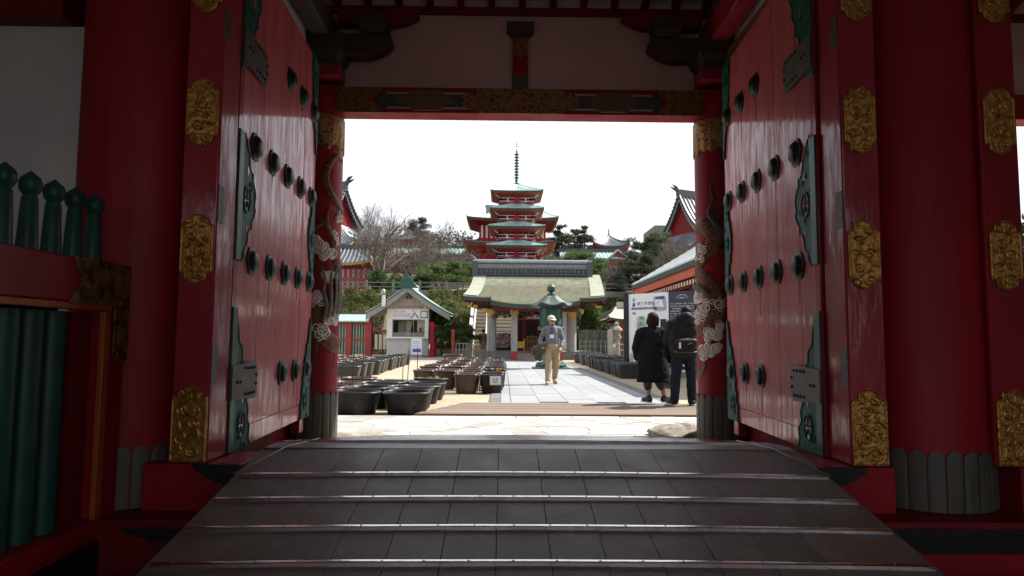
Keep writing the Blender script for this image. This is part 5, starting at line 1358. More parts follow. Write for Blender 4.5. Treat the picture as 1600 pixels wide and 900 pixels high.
for p in (768, 893):
    x = px_(p, 37.6); mb = MB()
    for (dx, dz, w_) in ((-.35, 0, .3), (.35, .1, .3), (0, -.25, .4), (.55, -.05, .2)): mb.box(x + dx - w_ / 2, x + dx + w_ / 2, 37.25, 37.45, pz(489, 37.6) + dz, pz(482, 37.6) + dz * .3)
    mb.build('gilt_bracket', m_gold, pv, bevel=.03)
for (pa, pb, Y, za, zb2) in ((742, 942, 37.6, 477, 483), (770, 905, 35.6, 480, 487)):
    mb = MB(); mb.box(px_(pa, Y), px_(pb, Y), Y - .12, Y + .12, pz(zb2, Y), pz(za, Y)); mb.build('eave_beam', m_brocade, pv)
for k, p in enumerate((734, 741, 786, 792, 884, 935)):
    Y = 37.0 if p < 780 or p > 900 else 35.3
    x = px_(p, Y); mb = MB(); mb.box(x - .16, x + .16, Y - .1, Y + .08, pz(481, Y), pz(477, Y)); mb.build('gilt_mount', m_gold, pv)
# carved frieze between posts
mb = MB(); rnd = random.Random(9)
for k in range(60):
    a = rnd.uniform(px_(772, 35.6), px_(868, 35.6)); z = pz(rnd.uniform(487, 496), 35.6); mb.ball((a, 35.62 + rnd.uniform(-.08, .08), z), (rnd.uniform(.08, .22), .08, rnd.uniform(.05, .1)), 8, 5)
mb.build('carved_frieze', m_brocade, pv, angle=70)
# shrine inside: dark doors, offering box, gold stands, name board
YS = 41.5
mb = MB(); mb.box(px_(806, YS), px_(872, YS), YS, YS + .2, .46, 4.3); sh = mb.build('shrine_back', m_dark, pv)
for p in (808, 819, 842, 858):
    x = px_(p, 40.4); mb = MB(); mb.box(x - .09, x + .09, 40.3, 40.5, .46, pz(499, 40.4)); mb.build('shrine_post', m_red_dark, pv)
mb = MB(); mb.box(px_(806, 40.4), px_(860, 40.4), 40.25, 40.45, pz(500, 40.4), pz(497.5, 40.4)); mb.build('shrine_lintel', m_red_sun, pv)
mb = MB(); mb.box(px_(823, 40), px_(844, 40), 39.95, 40.05, pz(498, 40), pz(491, 40)); nb = mb.build('name_board', m_white, pv)
mb = MB(); glyphs(mb, lambda a, b, c: (a, 39.949 - c, b), px_(825.5, 40), pz(496.6, 40), .17, 2, 5, 0, gap=.5); glyphs(mb, lambda a, b, c: (a, 39.949 - c, b), px_(837, 40), pz(496.8, 40), .19, 1, 8, 0); stuff(mb.build('lettering', m_ink, nb, smooth=False))
ob = thing('offering_box', 'slatted brown wooden offering box in the pavilion', 'box', (px_(833, 39.2), 39.2, .46))
mb = MB(); mb.box(px_(823, 39.2), px_(843.5, 39.2), 39.0, 39.6, pz(527.5, 39.2), pz(525.5, 39.2)); mb.build('box_top', m_wood, ob)
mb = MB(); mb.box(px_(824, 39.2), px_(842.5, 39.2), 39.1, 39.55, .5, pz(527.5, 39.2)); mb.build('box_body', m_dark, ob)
for k in range(5):
    x = px_(824, 39.2) + (px_(842.5, 39.2) - px_(824, 39.2)) * k / 4; mb = MB(); mb.box(x - .05, x + .05, 39.04, 39.1, .46, pz(527.5, 39.2)); mb.build('slat', m_wood, ob)
for zq in (.52, .95):
    mb = MB(); mb.box(px_(824, 39.2), px_(842.5, 39.2), 39.03, 39.09, zq, zq + .14); mb.build('box_rail', m_wood, ob)
for p, d in ((813.5, 'left'), (847, 'right')):
    x = px_(p, 39); gs = thing('gilt_stand', f'gilded folding stand {d} of the offering box', 'stand', (x, 39, .46))
    mb = MB(); mb.box(x - .24, x + .24, 38.96, 39.04, .62, 1.0); mb.build('panel', m_gold, gs)
    for q in (-.22, .22):
        mb = MB(); mb.box(x + q - .03, x + q + .03, 38.95, 39.05, .46, 1.15); mb.build('leg', m_gold, gs)
mb = MB(); mb.lathe([(.0, 0), (.14, .01), (.17, .10), (.13, .13), (0, .13)], 14, (px_(832, 39.3), 39.3, pz(525.5, 39.2))); tag(mb.build('incense_bowl', m_patina), 'small green bowl on top of the offering box', 'bowl')
# carved pink stone panel, banner, inscribed pillar
mb = MB(); xa, xb = px_(770, 41), px_(798, 41)
def rel(u, v):
    x = xa + (xb - xa) * u; z = .5 + (pz(520, 41) - .5) * v; return (x, 41 - .14 * (.5 + mnoise.noise(Vector((x * 2.5, z * 2.5, 0)))) - .10 * mnoise.noise(Vector((x * 6, z * 6, 5))), z - (.18 * (1 - math.cos(u * 9)) * .3 if v > .95 else 0))
mb.grid(40, 24, rel); mb.box(xa, xb, 41.05, 41.3, .46, pz(521, 41)); tag(mb.build('stone_relief', m_relief, angle=70), 'pink carved stone relief slab at the left of the pavilion floor', 'relief')
mb = MB(); mb.box(px_(768, 40.6), px_(801, 40.6), 40.5, 40.9, .46, .62); mb.box(px_(776, 40.6), px_(788, 40.6), 40.4, 40.6, .47, .6); mb.build('bench_base', m_black, pv)
x = px_(888.5, 39.5); mb = MB(); mb.box(x - .20, x + .20, 39.4, 39.7, .46, pz(490, 39.5)); ip = tag(mb.build('stone_pillar', m_stone_l, bevel=.02), 'pale stone pillar with a column of carved characters in the pavilion', 'pillar')
mb = MB()
for k in range(5): glyphs(mb, lambda a, b, c: (a, 39.399 - c, b), x - .12, pz(500 + 8 * k, 39.5) - .12, .22, 1, 90 + k, 0)
stuff(mb.build('carved_lettering', m_ink_grey, ip, smooth=False))
x = px_(880.5, 39.2); mb = MB(); mb.box(x - .17, x + .17, 39.15, 39.2, .6, pz(488, 39.2)); tag(mb.build('banner', m_white), 'tall white hanging banner left of the carved stone pillar', 'banner')

# ================================================================== STAIRS, TERRACE, WALLS
ST0, ST1 = 46.0, 53.0
sxa, sxb = W(740, 531, ST0).x, W(806, 531, ST0).x
stairs = thing('stone_stairway', 'pale stone stairway with white handrails climbing behind the pavilion', 'stairs', ((sxa + sxb) / 2, ST0, 0))
NS = 17; ztop = 5.0
for i in range(NS):
    y = ST0 + (ST1 - ST0) * i / NS; z = .3 + (ztop - .3) * (i + 1) / NS
    mb = MB(); mb.box(sxa, sxb, y, y + (ST1 - ST0) / NS + .04, z - .22, z); mb.build('step', m_step, stairs, smooth=False)
mb = MB(); mb.prism([(ST0, -.02), (ST1, -.02), (ST1, ztop - .25), (ST0, .1)], lambda a, b, c: (c, a, b), sxa, sxb); mb.build('stair_body', m_concrete, stairs, smooth=False)
for x in (sxa - .02, W(759.5, 531, ST0).x):
    for dz, r in ((.95, .06), (.5, .035)):
        mb = MB(); mb.tube([(x, ST0 - .1, .3 + dz), (x, ST1, ztop + dz)], r, 8); mb.build('handrail', m_white, stairs)
    for i in range(8):
        y = ST0 + (ST1 - ST0) * i / 7; z = .3 + (ztop - .3) * i / 7; mb = MB(); mb.cyl((x, y, z), (x, y, z + .95), .035, n=8); mb.build('rail_post', m_white, stairs)
mb = MB(); mb.prism([(ST0, 0), (ST1, 0), (ST1, ztop + .9), (ST0, 1.5)], lambda a, b, c: (sxa - .35 + c, a, b), 0, .2); mb.build('side_wall', m_white, stairs, smooth=False)
g = MB()   # terrace and hill, one terrain
prof = [(53.0, 4.7), (53.05, 5.0), (66, 5.0), (72, 8.2), (84, 8.4), (100, 10), (120, 13.5), (150, 19), (190, 27), (260, 34), (420, 34)]
nx = 41
def terr(i, j):
    x = -150 + 300 * i / (nx - 1); y, z = prof[j]
    return (x, y, z + (2.2 * mnoise.noise(Vector((x * .02, y * .02, 3))) + 1.0 * mnoise.noise(Vector((x * .06, y * .06, 1)))) * max(0, (y - 84) / 40))
vs = [terr(i, j) for j in range(len(prof)) for i in range(nx)]
g.add(vs, [(j * nx + i, j * nx + i + 1, (j + 1) * nx + i + 1, (j + 1) * nx + i) for j in range(len(prof) - 1) for i in range(nx - 1)])
struct(g.build('hillside', m_hill))
def wall(name, x0, x1, y, z0, z1, th, m, label, cat='wall'):
    mb = MB(); mb.box(x0, x1, y, y + th, z0, z1); return tag(mb.build(name, m, bevel=.02), label, cat)
wall('retaining_wall', -60, sxa - .4, 52.4, -.1, 4.95, .6, m_concrete, 'grey concrete retaining wall behind the hedges left of the stairway')
wall('retaining_wall', sxb + .05, 60, 52.4, -.1, 4.95, .6, m_concrete, 'grey concrete retaining wall behind the shrubs right of the stairway')
def rail_fence(xa, xb, Y, z0, h, label, n, m=m_concrete):
    t = thing('terrace_railing', label, 'railing', ((xa + xb) / 2, Y, z0))
    for z in (z0 + h, z0 + h * .45):
        mb = MB(); mb.box(xa, xb, Y - .05, Y + .05, z - .05, z + .03); mb.build('rail', m, t)
    for i in range(n):
        x = xa + (xb - xa) * i / (n - 1); mb = MB(); mb.box(x - .09, x + .09, Y - .1, Y + .1, z0, z0 + h + .12); mb.prism([(-.10, .12), (.10, .12), (0, .2)], lambda a, b, c: (x + a, Y + c, z0 + h + b), -.12, .12); mb.build('rail_post', m, t)
rail_fence(W(528, 531, 52.5).x, sxa - .4, 52.6, 4.95, .62, 'concrete post and rail terrace railing on the wall left of the stairway', 6)
rail_fence(sxb, W(1086, 531, 52.5).x, 52.6, 4.95, .62, 'concrete post and rail terrace railing on the wall right of the stairway', 7)
mb = MB(); mb.box(W(727, 531, 44).x, W(738.5, 531, 44).x, 44, 44.3, 0, W(730, 517, 44).z); tag(mb.build('low_wall', m_cream, bevel=.02), 'short cream wall panel at the foot of the stairway, left side', 'wall')
mb = MB(); mb.box(W(678, 531, 45).x, W(741, 531, 45).x, 45, 45.2, 0, .45); tag(mb.build('low_wall', m_concrete, bevel=.02), 'low grey kerb wall left of the stairway foot', 'wall')
gr = thing('pipe_railing', 'low grey pipe railing between the vermilion post and the stairway', 'railing', (W(722, 531, 41).x, 41, 0))
for p in (713, 718, 724, 731):
    x = W(p, 531, 41).x; mb = MB(); mb.cyl((x, 41, 0), (x, 41, W(p, 537, 41).z + .05), .035, n=8); mb.build('rail_post', m_steel, gr)
for zq in (537, 546):
    mb = MB(); mb.cyl((W(712, 531, 41).x, 41, W(720, zq, 41).z), (W(732, 531, 41).x, 41, W(720, zq, 41).z), .03, n=8); mb.build('rail', m_steel, gr)
# glass screen right of the pavilion
gf = thing('glass_screen', 'tinted glass screen fence right of the pavilion', 'fence', (W(925, 531, 41).x, 41, 0))
for k in range(4):
    xa, xb = W(904 + 12 * k, 531, 41).x, W(915.4 + 12 * k, 531, 41).x
    mb = MB(); mb.box(xa, xb, 41, 41.02, .45, W(920, 515.5, 41).z); mb.build('glass_panel', m_glass, gf)
    mb = MB(); mb.box(xb, xb + .05, 40.98, 41.05, 0, W(920, 515, 41).z); mb.build('screen_post', m_steel, gf)
mb = MB(); mb.box(W(903, 531, 41).x, W(952, 531, 41).x, 40.9, 41.1, 0, .45); mb.build('screen_kerb', m_concrete, gf)
mb = MB(); mb.box(W(934, 531, 43).x, W(943, 531, 43).x, 43, 43.2, 0.1, W(938, 522, 43).z); mb.prism([(-.25, 0), (.25, 0), (0, .3)], lambda a, b, c: (W(938.5, 531, 43).x + a, 43 + c, W(938, 522, 43).z + b), 0, .2); tag(mb.build('red_sign', m_red_sun), 'plain red board standing behind the glass screen', 'sign')
wf = thing('wire_fence', 'thin wire stake fence behind the planters right of the path', 'fence', (W(930, 531, 36).x, 36, 0))
for k in range(9):
    x = W(906 + 8 * k, 531, 36).x; mb = MB(); mb.cyl((x, 36, 0), (x, 36, W(920, 532, 36).z), .012, n=6); mb.build('stake', m_steel, wf)
for zq in (533, 541):
    mb = MB(); mb.cyl((W(906, 531, 36).x, 36, W(920, zq, 36).z), (W(970, 531, 36).x, 36, W(920, zq, 36).z), .006, n=5); mb.build('wire', m_steel, wf)
x = W(953, 531, 31).x; mb = MB(); mb.box(x - .10, x + .10, 30.9, 31.1, 0, W(953, 518, 31).z); mb.prism([(-.10, 0), (.10, 0), (0, .12)], lambda a, b, c: (x + a, 31 + c, W(953, 518, 31).z + b), -.1, .1); tag(mb.build('stone_post', m_stone_l, bevel=.01), 'square pale stone post left of the small stone lantern', 'post')
m_stone_old = mat('mossy old stone', (.24, .225, .19), (.16, .15, .125), 6, .9, 0, .4, 30)
sx_, sy_ = W(963, 531, 33).x, 33.0
sl = thing('stone_lantern', 'small carved pale stone lantern behind the right planters', 'lantern', (sx_, sy_, 0))
def sz(p): return W(963, p, sy_).z
for nm, prof, n in (('base', [(.42, 0), (.42, .15), (.30, .3), (.26, .34)], 6), ('shaft', [(.22, .34), (.20, sz(532))], 16), ('platform', [(.20, sz(532)), (.34, sz(527)), (.34, sz(525))], 6), ('fire_box', [(.25, sz(525)), (.25, sz(518))], 6), ('cap', [(.30, sz(518)), (.42, sz(516)), (.38, sz(514)), (.2, sz(510)), (.12, sz(508.5))], 6), ('jewel', [(.10, sz(508.5)), (.15, sz(506.5)), (.12, sz(504.5)), (0, sz(502.5))], 14)):
    mb = MB(); mb.lathe([(r * .78, z) for r, z in prof], n, (sx_, sy_, 0)); mb.build(nm, m_relief if False else m_stone_old, sl)
ps = thing('pipe_railing', 'low grey pipe frame with white tag beside the stone lantern', 'railing', (W(968, 531, 30).x, 30, 0))
for p in (958, 966, 975):
    mb = MB(); xq = W(p, 531, 30).x; mb.cyl((xq, 30, 0), (xq, 30, W(960, 538, 30).z), .03, n=8); mb.build('rail_post', m_steel, ps)
for zq in (538, 547):
    mb = MB(); mb.cyl((W(958, 531, 30).x, 30, W(960, zq, 30).z), (W(975, 531, 30).x, 30, W(960, zq, 30).z), .025, n=8); mb.build('rail', m_steel, ps)
mb = MB(); mb.box(W(958, 531, 29.9).x, W(962, 531, 29.9).x, 29.93, 29.95, W(960, 543, 29.9).z, W(960, 537, 29.9).z); mb.build('white_tag', m_white, ps)

# ================================================================== RIGHT HAND SHED WITH ORANGE EAVES
shed = thing('orange_eaved_shed', 'building with striped pale metal roof and orange rafters at the right edge', 'building', (8.5, 20, 0))
SX = 5.15; eA, eB = 27.2, 14.0; ze = 3.35
slopeS = .42
slopeS = .60
def sr(u, v): return (SX + 4.5 * u, eA + (eB - eA) * v, ze + 4.5 * u * slopeS)
mb = MB(); mb.grid(2, 2, sr); mb.grid(2, 2, lambda u, v: (sr(u, v)[0], sr(u, v)[1], sr(u, v)[2] - .08)); mb.build('roof', m_fascia, shed, smooth=False)
for k in range(14):
    u = k / 14; a, _, b = sr(u, 0); mb = MB(); mb.prism([(a - .02, b + .02), (a + .19, b + .02 + .21 * slopeS), (a + .19, b + .07 + .21 * slopeS), (a - .02, b + .09)], lambda p, q, c: (p, c, q), eB, eA + .05); mb.build('roof_course', m_shed_roof, shed, smooth=False)
mb = MB(); mb.box(SX - .04, SX, eB, eA, ze - .16, ze + .01); mb.build('fascia', m_fascia, shed)
mb = MB(); mb.box(SX + .02, SX + .12, eB, eA, ze - .42, ze - .16); mb.build('eave_beam', m_shed_red, shed)
for k in range(44):
    y = eB + (eA - eB) * k / 43; mb = MB(); mb.bar((SX + .04, y, ze - .56), (SX + 3, y, ze - .36 + .5), .10, .13); rf = mb.build('rafter', m_shed_red, shed); mb = MB(); mb.box(SX + .015, SX + .035, y - .05, y + .05, ze - .63, ze - .50); mb.build('rafter_cap', m_cream, rf)
mb = MB(); mb.box(SX - .02, SX + 1.8, eA - .03, eA + .06, ze - .5, ze + .02); mb.build('end_board', m_yellow, shed)
mb = MB(); mb.prism([(SX + .3, ze - .5), (SX + 4.4, ze - .5), (SX + 4.4, ze + 2.9), (SX + .3, ze + .02)], lambda a, b, c: (a, 26.2 + c, b), 0, .12); mb.build('gable_wall', m_soffit, shed, smooth=False)
mb = MB(); mb.box(SX + 2.2, SX + 2.4, eB, 26.2, 0, ze + .4); mb.build('back_wall', m_plaster, shed)
for y in (16, 20, 24.5):
    mb = MB(); mb.box(SX + .9, SX + 1.1, y - .1, y + .1, 0, ze - .3); mb.build('shed_post', m_red_sun, shed)
# second small green-roofed kiosk behind the notice board
gk = thing('green_roofed_kiosk', 'kiosk with a green gabled roof showing above the notice board', 'kiosk', (W(1030, 531, 40).x, 40, 0))
def kq(p, Y=40): return W(p, 531, Y).x
def zq_(p, Y=40): return W(1010, p, Y).z
gx0, gx1, gxm = kq(1005), kq(1046), kq(1028)
mb = MB(); mb.prism([(gx0 - .3, zq_(470)), (gxm, zq_(452)), (gx1 + .3, zq_(470)), (gx1 + .3, zq_(472)), (gxm, zq_(455)), (gx0 - .3, zq_(472))], lambda a, b, c: (a, 39.4 + c, b), 0, 5); mb.build('roof', m_patina, gk, smooth=False)
mb = MB(); mb.prism([(gx0, zq_(472)), (gxm, zq_(455)), (gx1, zq_(472))], lambda a, b, c: (a, 39.7 + c, b), 0, .1); mb.build('gable', m_gable, gk, smooth=False)
mb = MB(); mb.box(gx0, gx1, 39.8, 44, 0, zq_(472)); mb.build('wall', m_kiosk, gk)
mb = MB(); q = [(-.5, -.25), (-.4, .1), (-.25, .3), (0, .65), (.25, .3), (.4, .1), (.5, -.25)]; mb.prism([(gxm + a, zq_(454) + b) for a, b in q], lambda a, b, c: (a, 39.3 + c, b), 0, .15); mb.build('ridge_ornament', m_tile_green, gk)
mb = MB(); mb.prism([(kq(992), zq_(462)), (kq(1020), zq_(448)), (kq(1034), zq_(448)), (kq(1040), zq_(462))], lambda a, b, c: (a, 41 + c, b), 0, 3); mb.build('side_roof', m_patina, gk, smooth=False)
pp = thing('pale_roofed_shelter', 'shelter with a curved pale green roof corner left of the notice board', 'shelter', (W(985, 531, 36).x, 37, 0))
hip_roof(pp, W(993, 531, 37).x, 38.5, W(950, 499, 37).z, W(993, 531, 37).x - W(948, 531, 37).x, 2.2, .8, .75, .12, m_bark_roof, 0, .5, .14, inner=(1.1, 1.6), soff_drop=.1, rafters=False)
for p in (965, 1020):
    mb = MB(); mb.box(W(p, 531, 37.6).x - .1, W(p, 531, 37.6).x + .1, 37.5, 37.7, 0, W(950, 499, 37).z); mb.build('shelter_post', m_greywood, pp)
mb = MB(); mb.box(W(962, 531, 39.8).x, W(1022, 531, 39.8).x, 39.8, 39.95, 0, W(950, 501, 39.8).z); mb.build('shelter_wall', m_wood, pp)

# ================================================================== PAGODA
PGY = 75.0
pgx = W(807, 300, PGY).x
pag = thing('five_storey_pagoda', 'red five storey pagoda with verdigris roofs and tall ringed finial', 'pagoda', (pgx, PGY, 5))
def pz2(p, Y=PGY): return W(807, p, Y).z
eaves = [(299, 2.90, True), (326.5, 2.99, False), (354.5, 3.08, False), (384.5, 3.30, False), (413, 3.45, False)]
for i, (py, a, top) in enumerate(eaves):
    ye = PGY - a; z = W(807, py - 1.5, ye).z
    zn = W(807, eaves[i + 1][0], PGY - eaves[i + 1][1]).z if i < 4 else z - 2.6
    body = 1.55 + .07 * i
    hip_roof(pag, pgx, PGY, z, a, a, 0, 1.35 if top else .85, .04, m_copper_roof, .34, .25, .16, m_copper_roof, (body + .35, body + .35), -.42, m_soffit, m_fascia, rb=.12 if top else body - .1, nu=17, nv=7)
    mb = MB(); mb.box(pgx - body, pgx + body, PGY - body, PGY + body, zn + .6, z - .5); st_ = mb.build('storey', m_red, pag)
    # bracket tiers under the eaves
    mb = MB()
    for k in range(3):
        r = body + .12 + .16 * k; zb = z - .86 + .14 * k
        for q in range(4):
            for j in range(7):
                s = -1 + 2 * j / 6
                dx, dy = ((s * r, -r), (r, s * r), (s * r, r), (-r, s * r))[q]; mb.box(pgx + dx - .09, pgx + dx + .09, PGY + dy - .09, PGY + dy + .09, zb, zb + .11)
    stuff(mb.build('brackets', m_red_sun, st_, smooth=False))
    mb = MB()
    for j in range(3):
        x = pgx - 1.0 + j * 1.0; mb.prism([(-.28, 0), (.28, 0), (.18, .16), (.10, .26), (-.10, .26), (-.18, .16)], lambda a_, b_, c_: (x + a_, PGY - body - .03 + c_, z - 1.12 + b_), -.03, .03)
    stuff(mb.build('frog_leg_struts', m_cream, st_, smooth=False))
    for sx in (-1, 1):   # cream corner boards along the eave hips
        mb = MB(); mb.bar((pgx + sx * (a - .18), PGY - a + .16, z - .10 + .1), (pgx + sx * (body + .35), PGY - body - .35, z - .62), .13, .16); mb.build('hip_rafter', m_cream, pag)
    # balcony
    zb = zn + .98; r = body + .42
    mb = MB(); mb.box(pgx - r, pgx + r, PGY - r, PGY + r, zb - .10, zb); mb.build('balcony_floor', m_red_sun, st_)
    rl = MB()
    for q in range(4):
        for zz in (.10, .46):
            p0, p1 = [((-r, -r), (r, -r)), ((r, -r), (r, r)), ((r, r), (-r, r)), ((-r, r), (-r, -r))][q]
            rl.bar((pgx + p0[0], PGY + p0[1], zb + zz), (pgx + p1[0], PGY + p1[1], zb + zz), .045, .045)
        for j in range(5):
            t = j / 4; x = p0[0] + (p1[0] - p0[0]) * t; y = p0[1] + (p1[1] - p0[1]) * t; rl.box(pgx + x - .05, pgx + x + .05, PGY + y - .05, PGY + y + .05, zb, zb + .52)
    rl.build('balcony_railing', m_white, st_, smooth=False)
    mb = MB(); mb.prism([(-.3, 0), (.3, 0), (.3, .3), (0, .5), (-.3, .3)], lambda a_, b_, c_: (pgx + a_, PGY - r - .05 + c_, zb + b_ * 1.1), -.03, .03); mb.build('dormer_panel', m_red, st_, smooth=False)
mb = MB(); mb.box(pgx - 1.9, pgx + 1.9, PGY - 1.9, PGY + 1.9, 7.6, pz2(412)); mb.build('ground_storey', m_red, pag)
fin = [(.30, pz2(289)), (.34, pz2(288)), (.34, pz2(286.5)), (.22, pz2(286)), (.12, pz2(284)), (.20, pz2(282)), (.10, pz2(280))]
mb = MB(); mb.lathe(fin + [(.09, pz2(279)), (.07, pz2(239)), (.10, pz2(238)), (.11, pz2(236)), (.0, pz2(234))], 14, (pgx, PGY, 0)); fi = mb.build('finial', m_lant, pag)
for k in range(9):
    z = pz2(278 - 4.55 * k); mb = MB(); mb.lathe([(.10, -.05), (.25, -.06), (.27, .0), (.25, .07), (.10, .05)], 16, (pgx, PGY, z)); mb.build('finial_ring', m_lant, fi)
mb = MB(); mb.cyl((pgx, PGY, pz2(236)), (pgx, PGY, pz2(222)), .03, .015, 8)
for zq, w_ in ((229, .34), (226, .12), (223.5, .1)): mb.bar((pgx - w_, PGY, pz2(zq)), (pgx + w_, PGY, pz2(zq)), .03, .03); mb.tube([(pgx - w_, PGY, pz2(zq)), (pgx - w_ * 1.1, PGY, pz2(zq - 1.2))], .02, 5); mb.tube([(pgx + w_, PGY, pz2(zq)), (pgx + w_ * 1.1, PGY, pz2(zq - 1.2))], .02, 5)
mb.build('water_flame', m_fascia, fi)

# ================================================================== HALLS AND CORRIDORS ON THE UPPER TERRACE
def X(p, Y): return W(p, 531, Y).x
def Z(p, Y, px=807): return W(px, p, Y).z
# two-tier hall behind the pagoda
HY = 92.0
h1 = thing('two_tier_hall', 'wide two tier hall behind the pagoda, verdigris upper roof', 'hall', (X(798, HY), HY, 8))
a1 = (X(868, HY) - X(730, HY)) / 2; cxh = X(799, HY)
hip_roof(h1, cxh, HY, Z(351, HY), a1, 5, a1 * .62, 2.4, .25, m_copper_roof, .5, .4, .22, m_white, (a1 - 1.6, 3.4), -.5, m_red_dark)
mb = MB(); mb.box(cxh - a1 + 1.6, cxh + a1 - 1.6, HY - 3.3, HY + 3.3, Z(392, HY), Z(352, HY)); mb.build('upper_wall', m_red, h1)
a2 = (X(868, HY - 5) - X(722, HY - 5)) / 2; cx2 = X(795, HY - 5)
hip_roof(h1, cx2, HY, Z(381, HY - 5), a2, 6.2, a2 - 1.8, 1.3, .35, m_tile, .45, .4, .22, m_tile_rib, (a2 - 1.9, 4.0), -.9, m_red_sun, name='lower_roof')
mb = MB(); mb.box(cx2 - a2 + 1.9, cx2 + a2 - 1.9, HY - 3.9, HY + 3.9, 8, Z(384, HY - 5)); mb.build('lower_wall', m_red, h1)
mb = MB()
for k in range(14):
    x = cxh - a1 + 2 + (2 * a1 - 4) * k / 13; mb.box(x - .12, x + .12, HY - 3.4, HY - 3.28, Z(378, HY), Z(358, HY))
mb.build('wall_posts', m_cream, h1)
mb = MB(); mb.box(X(757, HY - 2), X(769, HY - 2), HY - 2.2, HY - 2, Z(346, HY - 2), Z(321, HY - 2)); mb.build('gable_panel', m_tile_rib, h1)
# corridors
def corridor(pa, pb, Y, p_ridge, p_top, p_eave, p_base, label, roofm=m_copper_roof, posts=14):
    xa, xb = X(pa, Y), X(pb, Y)
    t = thing('red_corridor', label, 'building', ((xa + xb) / 2, Y, 8))
    ze, zr = Z(p_eave, Y - 1.8), Z(p_top, Y)
    mb = MB(); mb.prism([(Y - 1.8, ze), (Y, zr), (Y + 1.8, ze), (Y + 1.8, ze - .18), (Y, zr - .2), (Y - 1.8, ze - .18)], lambda a, b, c: (c, a, b), xa, xb); r = mb.build('roof', roofm, t, smooth=False)
    mb = MB(); n = int((xb - xa) / .45)
    for k in range(n): x = xa + (xb - xa) * (k + .5) / n; mb.bar((x, Y - 1.82, ze + .03), (x, Y, zr + .03), .12, .08)
    stuff(mb.build('roof_ribs', roofm, r, smooth=False))
    mb = MB(); mb.box(xa - .1, xb + .1, Y - .25, Y + .25, zr - .1, Z(p_ridge, Y)); mb.build('ridge', m_tile, t)
    mb = MB(); mb.box(xa, xb, Y - 1.3, Y - 1.2, ze - .55, ze - .2); mb.build('eave_beam', m_red, t)
    mb = MB(); mb.box(xa, xb, Y + .9, Y + 1.0, 7.8, ze); mb.build('back_wall', m_panel_red, t)
    for k in range(posts):
        x = xa + .2 + (xb - xa - .4) * k / (posts - 1); mb = MB(); mb.box(x - .13, x + .13, Y - 1.3, Y - 1.04, 7.8, ze - .2); mb.build('corridor_post', m_red_sun, t)
    for zz in (.9, 1.5):
        mb = MB(); mb.box(xa, xb, Y - 1.2, Y - 1.1, 8 + zz - .06, 8 + zz + .06); mb.build('corridor_rail', m_red_sun, t)
corridor(600, 726, 82, 385, 388, 397, 430, 'long red corridor with pale green roof behind bare branches, left of the pagoda')
corridor(874, 975, 82, 388, 392, 402, 435, 'long red corridor with pale green roof right of the pagoda')
def polyhall(px, Y, apex, eave, wpx, base, label, lift=.5, n_r=.45):
    cx = X(px, Y); a = (X(px + wpx / 2, Y) - X(px - wpx / 2, Y)) / 2
    t = thing('pyramid_roofed_hall', label, 'hall', (cx, Y, 8)); ze = Z(eave, Y - a * .7)
    hip_roof(t, cx, Y, ze, a * .86, a * .86, 0, Z(apex, Y) - ze, lift, m_tile, n_r, .5, .3, m_tile_rib, (a * .5, a * .5), -.7, m_soffit, rb=.15)
    mb = MB(); mb.box(cx - a * .5, cx + a * .5, Y - a * .5, Y + a * .5, 8, ze); mb.build('wall', m_red_dark, t)
    mb = MB(); mb.lathe([(.22, 0), (.26, .15), (.10, .3), (.16, .45), (.06, .6), (.10, .9), (.03, 1.2), (0, 1.5)], 12, (cx, Y, Z(apex, Y) - .1)); mb.build('finial', m_fascia, t)
polyhall(952, 104, 367, 383.5, 66, 390, 'grey tiled hall with upturned eaves and small finial right of the pagoda', .75)
polyhall(629, 104, 358, 376, 62, 392, 'grey tiled hall half hidden by bare branches left of the pagoda', .6)
# small red gate with gable, right
GYY = 70.0
sg = thing('small_red_gate', 'small red gate with green edged gable on the upper terrace', 'gate', (X(966, GYY), GYY, 8))
ga, gb_, gm = X(948, GYY), X(993, GYY), X(963, GYY)
zga, zge = Z(390, GYY), Z(403, GYY)
pr = [(ga, zge), (X(956, GYY), Z(397, GYY)), (gm, zga), (X(972, GYY), Z(396.5, GYY)), (X(982, GYY), Z(401, GYY)), (gb_, zge)]
mb = MB(); mb.prism(pr + [(a, b - .22) for a, b in pr[::-1]], lambda a, b, c: (a, GYY - 1.2 + c, b), 0, 2.6); mb.build('roof', m_copper_roof, sg, smooth=False)
mb = MB(); mb.prism([(X(953, GYY), Z(402, GYY)), (gm, Z(393, GYY)), (X(975, GYY), Z(402, GYY))], lambda a, b, c: (a, GYY - 1.0 + c, b), 0, .2); mb.build('gable', m_red_sun, sg, smooth=False)
mb = MB(); mb.box(X(950, GYY), X(988, GYY), GYY - .9, GYY + .9, Z(405.5, GYY), Z(402.5, GYY)); mb.build('eave', m_copper_roof, sg)
mb = MB(); mb.box(X(952, GYY), X(984, GYY), GYY - .8, GYY - .5, Z(411, GYY), Z(405.5, GYY)); mb.build('beam', m_red_sun, sg)
for p in (953, 961, 974, 981):
    mb = MB(); mb.box(X(p, GYY) - .16, X(p, GYY) + .16, GYY - .8, GYY - .5, 5, Z(411, GYY)); mb.build('gate_post', m_red_sun, sg)
mb = MB(); mb.box(X(962, GYY), X(974, GYY), GYY - .3, GYY - .2, 5, Z(414, GYY)); mb.build('gate_leaf', m_red_dark, sg)
mb = MB()
for k in range(12): mb.box(X(930 + 2.1 * k, GYY) - .06, X(930 + 2.1 * k, GYY) + .06, GYY - .7, GYY - .55, 5, Z(420, GYY))
